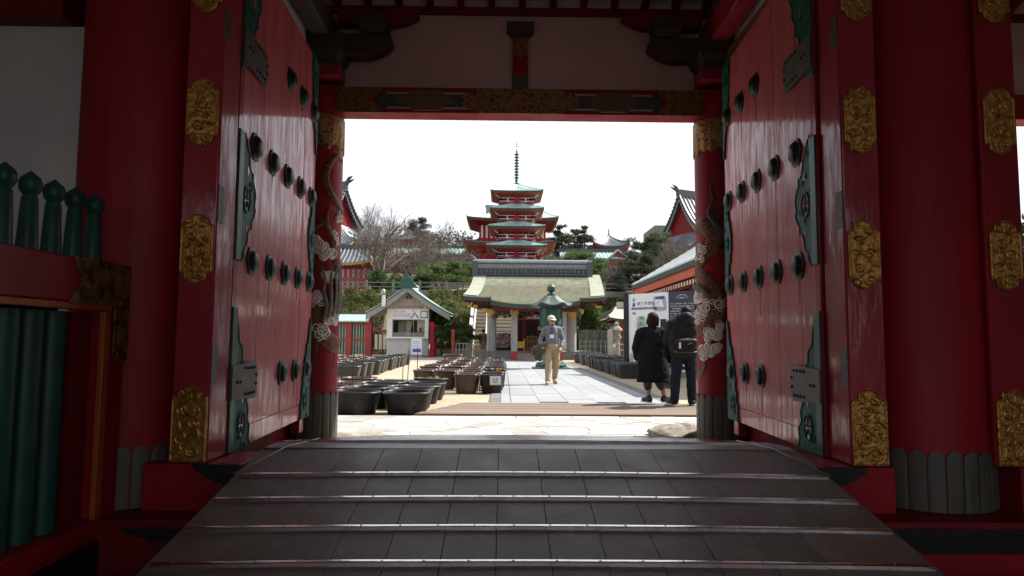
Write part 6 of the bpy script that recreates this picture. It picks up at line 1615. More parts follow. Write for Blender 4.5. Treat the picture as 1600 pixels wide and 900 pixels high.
mb.box(X(929, GYY), X(955, GYY), GYY - .72, GYY - .5, Z(422, GYY), Z(420, GYY)); mb.box(X(929, GYY), X(955, GYY), GYY - .72, GYY - .5, Z(440, GYY), Z(438, GYY)); tag(mb.build('red_lattice_fence', m_red_sun, smooth=False), 'red lattice fence left of the small red gate', 'fence')

# big flanking halls: hip-and-gable roofs, gables turned towards the axis
def big_hall(px_eave_in, Y, sx, label, pr, pv_, pe):
    """sx -1 left, +1 right. pr ridge row, pv_ gable base row, pe eave row"""
    t = thing('flanking_hall', label, 'hall', (X(807 + sx * 330, Y), Y, 5))
    xe = X(px_eave_in, Y); zr, zv, ze = Z(pr, Y), Z(pv_, Y), Z(pe, Y)
    L = 16.0
    # local frame turned so that the gable looks partly at the viewer
    M = Matrix.Translation((xe, Y, 0)) @ Matrix.Rotation(sx * R(26), 4, 'Z')
    D = lambda d, y, z: M @ Vector((sx * d, y, z))
    # upper gabled roof, ridge running outwards from the gable
    hw = 2.7
    for q in (-1, 1):
        mb = MB()
        def rf(u, v, q=q): return D(1.3 + L * u, q * hw * v, zr - (zr - zv) * (1.45 * v - .45 * v * v))
        mb.grid(12, 9, rf); o = mb.build('upper_roof', m_tile, t)
        mb = MB()
        for k in range(34): mb.tube([rf(k / 33, v / 6) + Vector((0, 0, .04)) for v in range(7)], .085, 5)
        stuff(mb.build('tile_ribs', m_tile_rib, o))
        mb = MB(); pts = [rf(0, v / 8) for v in range(9)]
        mb.tube([p + Vector((0, 0, .08)) for p in pts], .14, 6); mb.build('verge_tiles', m_tile, o)
        mb = MB(); 
        for v in range(8):
            a_, b_ = pts[v], pts[v + 1]; mb.add([a_, b_, b_ - Vector((0, 0, .55)), a_ - Vector((0, 0, .55))], [(0, 1, 2, 3)])
        mb.build('barge_board', m_grey_paint, o)
        mb = MB()
        for v in range(14):
            p = rf(0, v / 13); mb.ball(tuple(p - (M.to_3x3() @ Vector((sx * .12, 0, -.05)))), .12, 6, 4)
        stuff(mb.build('verge_end_tiles', m_tile, o))
    mb = MB(); gpt = [D(1.7, q * hw * v, zr - (zr - zv) * (1.45 * v - .45 * v * v) - .3) for q, v in [(-1, 1), (-1, .75), (-1, .5), (-1, .25), (1, 0), (1, .25), (1, .5), (1, .75), (1, 1)]]
    mb.add(gpt, [tuple(range(9))]); mb.build('gable', m_red_dark, t, smooth=False)
    mb = MB(); mb.bar(D(1.1, 0, zr + .25), D(L, 0, zr + .25), .35, .7); mb.tube([D(1.2, 0, zr + .4), D(.9, 0, zr + .9), D(.5, 0, zr + 1.05)], [.22, .16, .05], 6); mb.tube([D(1.2, 0, zr + .5), D(.7, 0, zr + .6), D(.3, 0, zr + .75)], [.2, .12, .04], 6); mb.build('ridge', m_tile, t)
    # skirt roof
    hw2 = 4.5
    mb = MB()
    def e_pt(u): return D(0, -hw2 + 2 * hw2 * u, ze + .9 * abs(2 * u - 1) ** 3 + .9 * max(0, 1 - abs(2 * u - 1) * 2.4) ** 1.5)
    mb.grid(25, 7, lambda u, v: e_pt(u).lerp(D(1.9, (-hw2 + 2 * hw2 * u) * .68, zv + .05), v) - Vector((0, 0, .5 * math.sin(PI * v))))
    for q in (-1, 1): mb.grid(10, 7, lambda u, v, q=q: D(L * u, q * hw2, ze + .9 * (1 - u) ** 3).lerp(D(1.7 + (L - 1.7) * u, q * hw * 1.0, zv), v) - Vector((0, 0, .5 * math.sin(PI * v))))
    sk = mb.build('skirt_roof', m_tile, t)
    mb = MB()
    for k in range(27): 
        u = k / 26; mb.tube([e_pt(u).lerp(D(1.9, (-hw2 + 2 * hw2 * u) * .68, zv + .05), v / 5) - Vector((0, 0, .5 * math.sin(PI * v / 5) - .04)) for v in range(6)], .085, 5)
    stuff(mb.build('tile_ribs', m_tile_rib, sk))
    for dz, dd, hgt, m_ in ((.0, .0, .14, m_fascia), (-.14, .12, .28, m_yellow), (-.42, .34, .22, m_soffit)):
        mb = MB()
        for k in range(24):
            a_, b_ = e_pt(k / 24), e_pt((k + 1) / 24); off = M.to_3x3() @ Vector((sx * dd, 0, 0))
            mb.add([a_ + off + Vector((0, 0, dz)), b_ + off + Vector((0, 0, dz)), b_ + off + Vector((0, 0, dz - hgt)), a_ + off + Vector((0, 0, dz - hgt))], [(0, 1, 2, 3)])
        for q in (-1, 1):
            for k in range(10):
                a_, b_ = [D(L * u, q * (hw2 - dd), ze + .9 * (1 - u) ** 3 + dz) for u in (k / 10, (k + 1) / 10)]
                mb.add([a_, b_, b_ - Vector((0, 0, hgt)), a_ - Vector((0, 0, hgt))], [(0, 1, 2, 3)])
        mb.build('eave_board', m_, sk)
    mb = MB(); mb.add([e_pt(k / 12) + Vector((0, 0, -.6)) for k in range(13)] + [D(1.7, (-hw2 + 2 * hw2 * k / 12) * .7, ze - .7) for k in range(13)], [(k, k + 1, 14 + k, 13 + k) for k in range(12)])
    for q in (-1, 1): mb.add([D(0, q * hw2, ze - .1), D(L, q * hw2, ze - .6), D(L, q * 3.4, ze - .7), D(1.7, q * 3.4, ze - .7)], [(0, 1, 2, 3)])
    mb.build('soffit', m_soffit, sk)
    mb = MB(); mb.prism([(1.7, -3.2), (L, -3.2), (L, 3.2), (1.7, 3.2)], lambda a, b, c: D(a, b, c), 5.0, ze - .5); wl2 = mb.build('wall', m_plaster, t, smooth=False)
    for k in range(9):
        b = -3.5 + 7.0 * k / 8; mb = MB(); mb.prism([(1.6, b - .16), (1.8, b - .16), (1.8, b + .16), (1.6, b + .16)], lambda a, b2, c: D(a, b2, c), 5.0, ze - .5); mb.build('hall_post', m_red_sun, wl2, smooth=False)
        a = 1.9 + 13 * k / 8
        for q in (-1, 1):
            mb = MB(); mb.prism([(a - .16, q * 3.5 - .1), (a + .16, q * 3.5 - .1), (a + .16, q * 3.5 + .1), (a - .16, q * 3.5 + .1)], lambda a_, b2, c: D(a_, b2, c), 5.0, ze - .5); mb.build('hall_post', m_red_sun, wl2, smooth=False)
    for zz in (6.0, 7.3, ze - 1.0):
        mb = MB(); mb.prism([(1.56, -3.6), (L, -3.6), (L, 3.6), (1.56, 3.6)], lambda a, b2, c: D(a, b2, c), zz - .14, zz + .14); mb.build('hall_beam', m_red_sun, wl2, smooth=False)
big_hall(551, 62, -1, 'large hall at the left with grey tiled gable and ochre eaves beside the dragon column', 294, 350, 389)
big_hall(1047, 64, 1, 'large hall at the right with grey tiled gable and ochre eaves above the branches', 301, 360, 391)
# lower hipped annexe of the left hall
an = thing('red_annexe', 'red and white panelled annexe with brown eaves below the left hall', 'building', (X(556, 57), 57, 5))
hip_roof(an, X(520, 59), 60, Z(414, 57), X(577, 57) - X(520, 59), 3.4, 3, Z(390, 60) - Z(414, 57), .3, m_tile, .4, .4, .2, m_tile_rib, (X(566, 57) - X(520, 59), 2.4), -.3, m_soffit, m_yellow)
mb = MB(); mb.box(X(470, 57.5), X(572, 57.5), 57.4, 62, 5, Z(415, 57)); wa = mb.build('wall', m_plaster, an)
for k in range(12):
    x = X(480 + 8.2 * k, 57.5); mb = MB(); mb.box(x - .13, x + .13, 57.3, 57.4, 5, Z(415, 57)); mb.build('wall_post', m_red_sun, wa)
for zz in (5.3, 6.2, 7.4):
    mb = MB(); mb.box(X(470, 57.5), X(572.5, 57.5), 57.28, 57.38, zz - .12, zz + .12); mb.build('wall_beam', m_red_sun, wa)
mb = MB(); mb.box(X(1025, 120), X(1053, 120), 120, 130, 12, Z(350, 120)); tag(mb.build('concrete_block', m_concrete), 'plain grey concrete block building on the hill at the right', 'building')
# shed roof seen past the right hand pillar
rb2 = thing('side_pavilion', 'red eaved tiled pavilion glimpsed past the right hand gate pillar', 'pavilion', (19.5, 24, 0))
hip_roof(rb2, 19.5, 24, 3.6, 3.4, 3.4, .5, 1.5, .3, m_tile, .4, .4, .2, m_tile_rib, (2, 2), -.2, m_red_sun)
mb = MB(); mb.box(17.5, 21.5, 22, 26, 0, 3.4); mb.build('wall', m_plaster, rb2)
for x in (17.5, 18.8, 20.2, 21.5):
    mb = MB(); mb.box(x - .12, x + .12, 21.9, 22.1, 0, 3.5); mb.build('pavilion_post', m_red_sun, rb2)

# ================================================================== VEGETATION
nrng = np.random.default_rng(5)
def leaf_mesh(name, pos, size, m, asp=.5, up_bias=.0, tri=False, sv=.4):
    n = len(pos); pos = np.asarray(pos, dtype=np.float64)
    d = nrng.normal(size=(n, 3)); d[:, 2] += up_bias; d /= np.linalg.norm(d, axis=1)[:, None]
    u = np.cross(d, nrng.normal(size=(n, 3))); u /= np.linalg.norm(u, axis=1)[:, None]
    s = size * (1 + sv * nrng.uniform(-1, 1, (n, 1)))
    if tri:
        V = np.stack([pos - u * s * asp * .5, pos + u * s * asp * .5, pos + d * s], 1).reshape(-1, 3); k = 3
    else:
        V = np.stack([pos - d * s * .5, pos + u * s * asp * .5, pos + d * s * .5, pos - u * s * asp * .5], 1).reshape(-1, 3); k = 4
    me = bpy.data.meshes.new(name); me.vertices.add(n * k); me.vertices.foreach_set('co', V.ravel())
    me.loops.add(n * k); me.loops.foreach_set('vertex_index', np.arange(n * k, dtype=np.int32))
    me.polygons.add(n); me.polygons.foreach_set('loop_start', np.arange(0, n * k, k, dtype=np.int32)); me.polygons.foreach_set('loop_total', np.full(n, k, dtype=np.int32))
    me.materials.append(m); me.update(); me.validate()
    return me
def clump_pts(c, r, n, shell=.55):
    p = nrng.normal(size=(n, 3)); p /= np.linalg.norm(p, axis=1)[:, None]
    rad = (shell + (1 - shell) * nrng.random((n, 1))) if shell < 1 else 1
    return np.asarray(c) + p * rad * np.asarray(r)
def limb(mb, p, d, L, r, depth, rnd, twigs, spread=.6, up=.12, kids=(2, 4), gnarl=.25):
    pts = [p.copy()]; q = p.copy(); dd = d.copy(); n = 4
    for i in range(n):
        dd = (dd + Vector((rnd.gauss(0, gnarl), rnd.gauss(0, gnarl), rnd.gauss(0, gnarl) + up * .3)) * .5).normalized(); q = q + dd * (L / n); pts.append(q.copy())
    r1 = r * .62
    rad = [r + (r1 - r) * i / n for i in range(n + 1)]
    if depth <= 1: twigs.tube(pts, rad, 3, False)
    else: mb.tube(pts, rad, 6 if r > .05 else 4, False)
    if depth <= 0: return
    for k in range(rnd.randint(*kids)):
        t = rnd.uniform(.35, 1.0); i = min(n - 1, int(t * n)); b = pts[i].lerp(pts[i + 1], t * n - i)
        nd = (dd + Vector((rnd.gauss(0, spread), rnd.gauss(0, spread), rnd.gauss(.05, spread) + up))).normalized()
        limb(mb, b, nd, L * rnd.uniform(.55, .82), max(.006, r1 * rnd.uniform(.55, .8)), depth - 1, rnd, twigs, spread, up, kids, gnarl)
    limb(mb, pts[-1], dd, L * .75, r1, depth - 1, rnd, twigs, spread, up, kids, gnarl)
def bare_tree(x, y, z, h, r, seed, label, depth=5, lean=(0, 0), spread=.62, forks=4, twig_m=None, th=.26, twig_min=.012):
    rnd = random.Random(seed); t = thing('bare_tree', label, 'tree', (x, y, z), group='leafless trees on the terrace')
    tr = MB(); tw = MB()
    h = h * .86
    base = Vector((x, y, z - .1)); top = base + Vector((lean[0], lean[1], h * th))
    tr.tube([base, base.lerp(top, .5) + Vector((rnd.gauss(0, .05), 0, 0)), top], [r * 1.25, r, r * .85], 9, False)
    for k in range(forks):
        a = 2 * PI * k / forks + rnd.uniform(-.5, .5); d = Vector((math.cos(a) * spread + lean[0] * .1, math.sin(a) * spread, .75)).normalized()
        limb(tr, top - Vector((0, 0, rnd.uniform(0, .2) * h * th)), d, h * .34, r * .62, depth - 1, rnd, tw, spread, .1)
    tr.build('trunk', m_bark, t); stuff(tw.build('crown', twig_m or m_twig, t, smooth=False)); return t
def pine(x, y, z, h, seed, label, pads=9, pr=1.2, lean=0, m=None, dens=520, needle=.16, low=.35, group='pines on the terrace'):
    rnd = random.Random(seed); t = thing('pine_tree', label, 'tree', (x, y, z), group=group)
    tr = MB(); pts = [Vector((x + lean * (i / 6) ** 1.5 * h * .3 + rnd.gauss(0, .05 * h * .2), y + rnd.gauss(0, .03 * h), z - .1 + h * i / 6)) for i in range(7)]
    tr.tube(pts, [.045 * h * (1 - .12 * i) * .55 for i in range(7)], 8, False); P_ = []
    for k in range(pads):
        f = low + (1 - low) * (k + rnd.uniform(0, .6)) / pads; i = min(5, int(f * 6)); b = pts[i].lerp(pts[i + 1], min(1, f * 6 - i)) if f < 1 else pts[-1]
        a = k * 2.4 + rnd.uniform(-.4, .4); rr = pr * (1.15 - .75 * f) * rnd.uniform(.8, 1.25)
        c = b + Vector((math.cos(a) * rr, math.sin(a) * rr, rnd.uniform(-.02, .12) * h * .3)) if k < pads - 1 else pts[-1]
        tr.tube([b, b.lerp(c, .5) + Vector((0, 0, -.04 * h * .2)), c], [.02 * h * .3, .015 * h * .3, .008 * h * .3], 5, False)
        s = pr * rnd.uniform(.5, .85) * (1.1 - .35 * f)
        for q in range(5):
            cc = np.array(c) + nrng.normal(size=3) * np.array([s * .5, s * .5, s * .10]); P_.append(clump_pts(cc, (s * .55, s * .55, s * .20), int(dens / 5), .3))
    tr.build('trunk', m_pbark, t)
    stuff(link('crown', leaf_mesh('crown', np.concatenate(P_), needle, m or m_pine, .22, .7, True), t)); return t
def bush(x, y, z, r, seed, label, m, n=5000, leaf=.09, cat='shrub', name='shrub', lumps=14, shell=.75, flat=False):
    rnd = random.Random(seed); t = thing(name, label, cat, (x, y, z))
    P_ = []
    for k in range(lumps):
        d = Vector((rnd.gauss(0, 1), rnd.gauss(0, 1), abs(rnd.gauss(0, 1)))).normalized(); s = rnd.uniform(.32, .55)
        c = (x + d.x * r[0] * (1 - s * .7), y + d.y * r[1] * (1 - s * .7), z + .05 + d.z * r[2] * (1 - s * .7) + (.0)); P_.append(clump_pts(c, (r[0] * s, r[1] * s, r[2] * s), n // lumps, shell))
    mb = MB(); 
    for k in range(5): a = k * 1.3; mb.tube([(x, y, z - .05), (x + .4 * r[0] * math.cos(a), y + .4 * r[1] * math.sin(a), z + r[2] * .6)], [.04, .015], 5)
    mb.build('stem', m_pbark, t)
    p = np.concatenate(P_); p = p[p[:, 2] > z - .02]
    stuff(link('crown', leaf_mesh('crown', p, leaf, m, .6, .3), t)); return t
def hedge(x0, x1, y0, y1, zf0, zf1, seed, label, m, n=26000, leaf=.13):
    """clipped hedge on a bank: its face rises from (y0, zf0) to (y1, zf1)"""
    t = thing('hedge', label, 'hedge', ((x0 + x1) / 2, y0, 0))
    u, v = nrng.random(n), nrng.random(n)
    x = x0 + (x1 - x0) * u
    bump = np.array([mnoise.noise(Vector((a * .9 + seed, b * 3.2, seed))) + .5 * mnoise.noise(Vector((a * 2.6, b * 8, seed + 4))) for a, b in zip(x, v)])
    y = y0 + (y1 - y0) * v ** 1.5 - bump * .42 + nrng.normal(size=n) * .09; z = zf0 + (zf1 - zf0) * v ** .8 + bump * .16
    stuff(link('foliage', leaf_mesh('foliage', np.stack([x, y, z], 1), leaf, m, .6, .3), t))
    mb = MB(); mb.prism([(y0 + .35, 0), (y1 + .3, 0), (y1 + .3, zf1 - .35), (y0 + .5, zf0)], lambda a, b, c: (c, a, b), x0 + .2, x1 - .2); mb.build('bank', m_hill, t, smooth=False); return t
def Pt(px, py, Y): return W(px, py, Y)
# hedges on the bank
hedge(X(520, 48), X(597, 48), 47.6, 51.6, .3, Z(453, 51), 1, 'clipped olive green hedge bank left of the kiosk roof', m_hedge)
hedge(X(660, 48), X(742, 48), 47.4, 51.6, .3, Z(453, 51), 2, 'clipped yellow green hedge bank between the kiosk and the stairway', m_hedge, 30000)
hedge(X(900, 50), X(985, 50), 49.5, 52, .3, Z(462, 51), 9, 'rough brown green hedge bank behind the conical shrub', m_wood_far, 16000)
hedge(X(985, 49), X(1090, 49), 48.5, 51.8, .3, Z(455, 51), 12, 'green hedge bank behind the small green roofed kiosk', m_hedge_dark, 18000)
# tapered evergreen by the pavilion
def cone_shrub(px, Y, p_top, p_base, wpx, label):
    x = X(px, Y); z0, z1 = 0.0, Z(p_top, Y); rb = (X(px + wpx / 2, Y) - x)
    t = thing('clipped_evergreen', label, 'shrub', (x, Y, 0)); n = 16000
    v = nrng.random(n) ** .8; a = nrng.random(n) * 2 * PI
    prof = rb * np.clip(1.02 - .50 * v - .45 * np.clip(v - .75, 0, 1) * 4 * v * .9, .05, 2) 
    bump = np.array([mnoise.noise(Vector((math.cos(q) * 2, math.sin(q) * 2, w * 5))) for q, w in zip(a, v)])
    r = prof * (1 + .16 * bump) * (1 - .12 * nrng.random(n))
    stuff(link('foliage', leaf_mesh('foliage', np.stack([x + r * np.cos(a), Y + r * np.sin(a), z0 + (z1 - z0) * v], 1), .11, m_cone_leaf, .6, .3), t))
    mb = MB(); mb.cyl((x, Y, 0), (x, Y, z1 * .9), rb * .3, .05, 10); mb.build('trunk', m_pbark, t)
cone_shrub(926, 43.5, 474, 520, 54, 'dense rounded conical evergreen shrub right of the pavilion')
# pines
def pinep(px, p_top, Y, z, seed, label, **k):
    return pine(X(px, Y), Y, z, Z(p_top, Y) - z, seed, label, **k)
pinep(690, 484, 44, 0, 1, 'dark leaning pine beside the kiosk with spreading lower boughs', pads=11, pr=1.5, low=.35, dens=1100, needle=.2)
pinep(718, 505, 42.5, 0, 2, 'low spreading pine bough at the left edge of the stairway', pads=6, pr=1.0, low=.6, dens=900, needle=.16)
pinep(690, 416, 56, 5, 3, 'wide flat topped pine on the terrace above the kiosk', pads=12, pr=2.2, low=.45, dens=1100, needle=.24)
pinep(722, 412, 57, 5, 4, 'flat topped pine on the terrace just left of the pavilion ridge', pads=9, pr=1.9, low=.5, dens=1000, needle=.24)
pinep(648, 438, 54.5, 5, 13, 'small rounded pine behind the kiosk gable', pads=6, pr=1.1, low=.3, dens=800, needle=.2)
pinep(905, 396, 66, 5, 5, 'pale green cloud pruned pine right of the pavilion ridge', pads=12, pr=2.6, low=.6, dens=1200, needle=.26)
pinep(938, 412, 60, 5, 6, 'lower cloud pruned pine in front of the small red gate', pads=8, pr=1.6, low=.55, dens=1000, needle=.22)
pinep(1014, 372, 58, 5, 7, 'tall dark pine in front of the right hall', pads=16, pr=2.0, low=.3, dens=900, needle=.22, m=m_pine_far)
pinep(1032, 362, 60, 5, 8, 'taller layered pine close to the right hall gable', pads=15, pr=1.7, low=.3, dens=800, needle=.22, m=m_pine)
pinep(994, 398, 55, 5, 9, 'dark broad pine right of the small red gate', pads=12, pr=1.8, low=.2, dens=1000, needle=.22, m=m_pine_far)
pinep(985, 440, 53.4, 5, 15, 'small dark pine on the terrace edge below the red gate', pads=8, pr=1.5, low=.2, dens=900, needle=.2, m=m_pine_far)
pinep(874, 354, 100, 9, 10, 'tall thin pine on the hill just right of the pagoda', pads=14, pr=1.7, low=.4, dens=420, needle=.4, m=m_pine_far, group='pines on the hill')
pinep(914, 354, 104, 9, 11, 'tall thin pine on the hill left of the tiled hall', pads=14, pr=1.8, low=.4, dens=420, needle=.4, m=m_pine_far, group='pines on the hill')
pinep(899, 359, 108, 9, 12, 'middle thin pine on the hill between its two taller neighbours', pads=12, pr=1.8, low=.45, dens=420, needle=.4, m=m_pine_far, group='pines on the hill')
pinep(655, 345, 110, 10, 14, 'dark pointed conifer on the hill left of the pagoda', pads=22, pr=2.4, low=.25, dens=420, needle=.45, m=m_pine_far, group='pines on the hill')
bush(X(888, 102), 102, 10, (4.6, 4, Z(366, 102) - 10), 3, 'rounded olive green tree crown on the hill right of the pagoda', m_wood_far, 6000, .34, 'tree', 'broadleaf_tree')
bush(X(690, 106), 106, 9, (8, 5, Z(366, 106) - 9), 4, 'broad brown green tree crown on the hill left of the pagoda', m_wood_far, 7000, .4, 'tree', 'broadleaf_tree', 24)
bush(X(730, 100), 100, 9, (4.5, 4, Z(371, 100) - 9), 5, 'low brown green tree crown close to the left of the pagoda', m_wood_far, 5000, .36, 'tree', 'broadleaf_tree', 18)
bush(X(600, 54), 54, 5, (1.7, 1.2, 1.6), 6, 'dark evergreen shrub on the terrace above the left hedge', m_hedge_dark, 5000, .13)
bush(X(615, 54.5), 54.5, 5, (1.1, 1.1, 1.3), 16, 'pale leaved shrub on the terrace above the left hedge', m_hedge, 3000, .13)
bush(X(952, 53.4), 53.4, 5, (1.4, .8, .9), 7, 'brown twiggy shrub at the terrace edge below the lattice fence', m_twig, 3000, .10)
bush(X(1068, 53.6), 53.6, 5, (1.1, .8, 1.2), 8, 'pink blossoming shrub under the orange eaves', m_blossom, 3000, .10)
bush(X(940, 47.5), 47.5, 0, (1.3, 1.2, 3.0), 18, 'dark shrub behind the conical evergreen', m_hedge_dark, 4000, .13)
bush(X(985, 45), 45, 0, (2.6, 1.2, 3.2), 19, 'shadowy evergreen shrub behind the notice board', m_hedge_dark, 7000, .13)
# leafless cherries
bare_tree(X(583, 54), 54, 5, 6.6, .30, 11, 'old bare cherry with a thick forked trunk left of the kiosk roof', 6, (.5, .2), .68, 5)
bare_tree(X(640, 62), 62, 5, 6.6, .22, 12, 'wide bare cherry behind the kiosk, right of the old trunk', 6, (.2, 0), .7, 5)
bare_tree(X(690, 66), 66, 5, 6.8, .20, 13, 'bare cherry with long reaching twigs left of the pagoda', 6, (-.4, 0), .75, 5)
bare_tree(X(585, 72), 72, 8, 7.6, .18, 14, 'pale bare tree rising beside the left hall gable', 6, (0, 0), .45, 5)
bare_tree(X(664, 78), 78, 8, 7.0, .2, 15, 'bare tree in front of the left tiled hall', 6, (.4, 0), .65, 5)
bare_tree(X(720, 74), 74, 8, 4.2, .14, 20, 'small bare tree before the corridor next to the pagoda', 5, (0, 0), .7, 4)
bare_tree(X(1046, 52.9), 52.9, 5, 4.6, .20, 16, 'bare tree with tangled branches before the right hall', 6, (.8, 0), .75, 5)
bare_tree(X(1075, 54), 54, 5, 4.8, .18, 17, 'bare tree nearest the right dragon column', 6, (-.5, 0), .75, 4)
bare_tree(X(962, 54), 54, 5, 3.0, .10, 18, 'small bare bush tree in front of the small red gate', 5, (0, 0), .6, 5)
bare_tree(X(872, 70), 70, 8, 3.0, .10, 19, 'small bare tree right of the pagoda base', 5, (0, 0), .65, 4)
bare_tree(X(955, 46), 46, .0, 4.2, .10, 21, 'thin bare bush right of the conical evergreen', 5, (0, 0), .5, 6, th=.1)
bare_tree(X(560, 46.6), 46.6, .0, 3.9, .08, 22, 'thin bare bush in front of the left hedge', 5, (0, 0), .5, 6, th=.1)
# leafy tree past the right-hand pillar
bush(17.2, 20, 1.2, (2.2, 2.2, 4.2), 9, 'green tree seen past the right hand gate pillar', m_pine_far, 7000, .18, 'tree', 'broadleaf_tree')
# far wooded ridge
P_ = []
for k in range(260):
    x = nrng.uniform(-110, 110); y = nrng.uniform(128, 165); i = np.interp(y, [120, 150, 190], [13.5, 19, 27])
    P_.append(clump_pts((x, y, i * .62 + 3.2), (4.2, 3, 2.4), 240, .4))
wd = stuff(link('far_woodland', leaf_mesh('far_woodland', np.concatenate(P_), .8, m_wood_far, .6, .3))); wd['label'] = 'distant brown green woodland along the ridge behind the temple'; wd['category'] = 'woodland'
# low grass tufts at the foot of the hedges
g_ = np.stack([nrng.uniform(-22, 16, 9000), 46.8 + nrng.normal(size=9000) * .35, nrng.uniform(0, .25, 9000)], 1)
gs_ = stuff(link('ground_cover', leaf_mesh('ground_cover', g_, .18, m_hedge, .3, 1.0))); gs_['label'] = 'low green ground cover along the foot of the hedges'; gs_['category'] = 'ground cover'

# ================================================================== PEOPLE
m_skin = mat('skin', (.36, .19, .13), (.33, .165, .11), 30, .55)
m_hair = mat('black hair', (.010, .009, .009), (.018, .016, .015), 40, .6, 0, .4, 90, stretch=(1, 1, .3), spec=.12)
m_shirt = mat('grey blue check shirt', (.155, .155, .185), (.115, .115, .145), 55, .85, 0, .3, 16)
m_chino = mat('tan chinos', (.34, .25, .145), (.29, .21, .12), 9, .85, 0, .4, 14)
m_cap = mat('cream cap', (.52, .47, .38), (.46, .41, .33), 20, .85)
m_olive = mat('olive jacket', (.065, .06, .04), (.045, .042, .028), 12, .85, 0, .5, 16)
m_suede = mat('tan suede shoe', (.35, .26, .13), (.28, .2, .1), 15, .8)
m_coat = mat('black navy coat', (.009, .010, .014), (.014, .015, .020), 9, .85, 0, .5, 12, spec=.08)
m_down = mat('black padded jacket', (.010, .010, .012), (.016, .016, .018), 9, .6, 0, .4, 20, spec=.15)
m_denim = mat('dark denim', (.012, .015, .026), (.018, .022, .036), 12, .85, 0, .3, 30, spec=.1)
m_bagb = mat('brown bag leather', (.12, .065, .045), (.09, .05, .035), 9, .5, 0, .3, 18)
m_sole = mat('white sole', (.6, .6, .6), None, 9, .6)
m_shoe = mat('black shoe', (.012, .012, .013), None, 9, .5)
m_purple = mat('mauve jacket', (.14, .10, .12), None, 9, .8)
def capsule(mb, p0, p1, r0, r1, n=12, sq=1.0):
    p0, p1 = Vector(p0), Vector(p1); d = p1 - p0; L = d.length; d.normalize()
    pts, rad = [], []
    for t in (-1, -.86, -.5, 0): pts.append(p0 + d * r0 * t); rad.append(r0 * math.sqrt(max(.0004, 1 - t * t)))
    for t in (0, .5, .86, 1): pts.append(p1 + d * r1 * t); rad.append(r1 * math.sqrt(max(.0004, 1 - t * t)))
    mb.tube(pts, rad, n)
def loft(mb, rings, n=28):
    vs = []
    for c, rx, ry in rings: vs += [(c.x + rx * math.cos(2 * PI * k / n), c.y + ry * math.sin(2 * PI * k / n), c.z) for k in range(n)]
    fs = [(i * n + k, i * n + (k + 1) % n, (i + 1) * n + (k + 1) % n, (i + 1) * n + k) for i in range(len(rings) - 1) for k in range(n)]
    fs += [tuple(range(n)), tuple((len(rings) - 1) * n + k for k in range(n - 1, -1, -1))]
    mb.add(vs, fs)
def fuse(name, mb, m, parent, voxel=.014, smooth=2, disp=0.0):
    """one continuous skin: overlapping volumes fused by a voxel remesh"""
    me = mb.mesh(name, m); o = bpy.data.objects.new(name, me); C.objects.link(o)
    r = o.modifiers.new('r', 'REMESH'); r.mode = 'VOXEL'; r.voxel_size = voxel; r.use_smooth_shade = True
    s = o.modifiers.new('s', 'SMOOTH'); s.iterations = smooth; s.factor = .5
    if disp:
        tx = bpy.data.textures.new('folds', 'CLOUDS'); tx.noise_scale = .11; dm = o.modifiers.new('d', 'DISPLACE'); dm.texture = tx; dm.strength = disp; dm.texture_coords = 'GLOBAL'; dm.mid_level = .5
    dg = bpy.context.evaluated_depsgraph_get(); dg.update()
    m2 = bpy.data.meshes.new_from_object(o.evaluated_get(dg)); m2.name = name
    bpy.data.objects.remove(o)
    m2.materials.clear(); m2.materials.append(m); m2.polygons.foreach_set('use_smooth', [True] * len(m2.polygons)); m2.update()
    return link(name, m2, parent)
def hand(mb, w, d, side, s=1.0, curl=.5, thumb=None):
    """palm, four bent fingers of unequal length and a thumb, from wrist w pointing along d; side = thumb side"""
    d = Vector(d).normalized(); side = (Vector(side) - d * Vector(side).dot(d)).normalized(); nrm = d.cross(side)
    w = Vector(w); k = w + d * .085 * s
    for q in (-.028, -.010, .010, .028): capsule(mb, w + side * q * .6 * s, k + side * q * s, .013 * s, .011 * s, 8)
    for q, L in ((.030, .066), (.010, .076), (-.010, .070), (-.029, .055)):
        a = k + side * q * s; d1 = (d + nrm * curl * .6).normalized(); b = a + d1 * L * .5 * s; d2 = (d + nrm * curl * 1.8).normalized(); c = b + d2 * L * .55 * s
        capsule(mb, a, b, .0095 * s, .0085 * s, 7); capsule(mb, b, c, .0085 * s, .007 * s, 7)
    a = w + side * .022 * s + d * .02 * s; b = a + (side * .8 + d * .7 + nrm * .3).normalized() * .045 * s; c = b + (d + nrm * .5 + side * .2).normalized() * .035 * s
    capsule(mb, a, b, .012 * s, .010 * s, 7); capsule(mb, b, c, .010 * s, .008 * s, 7)
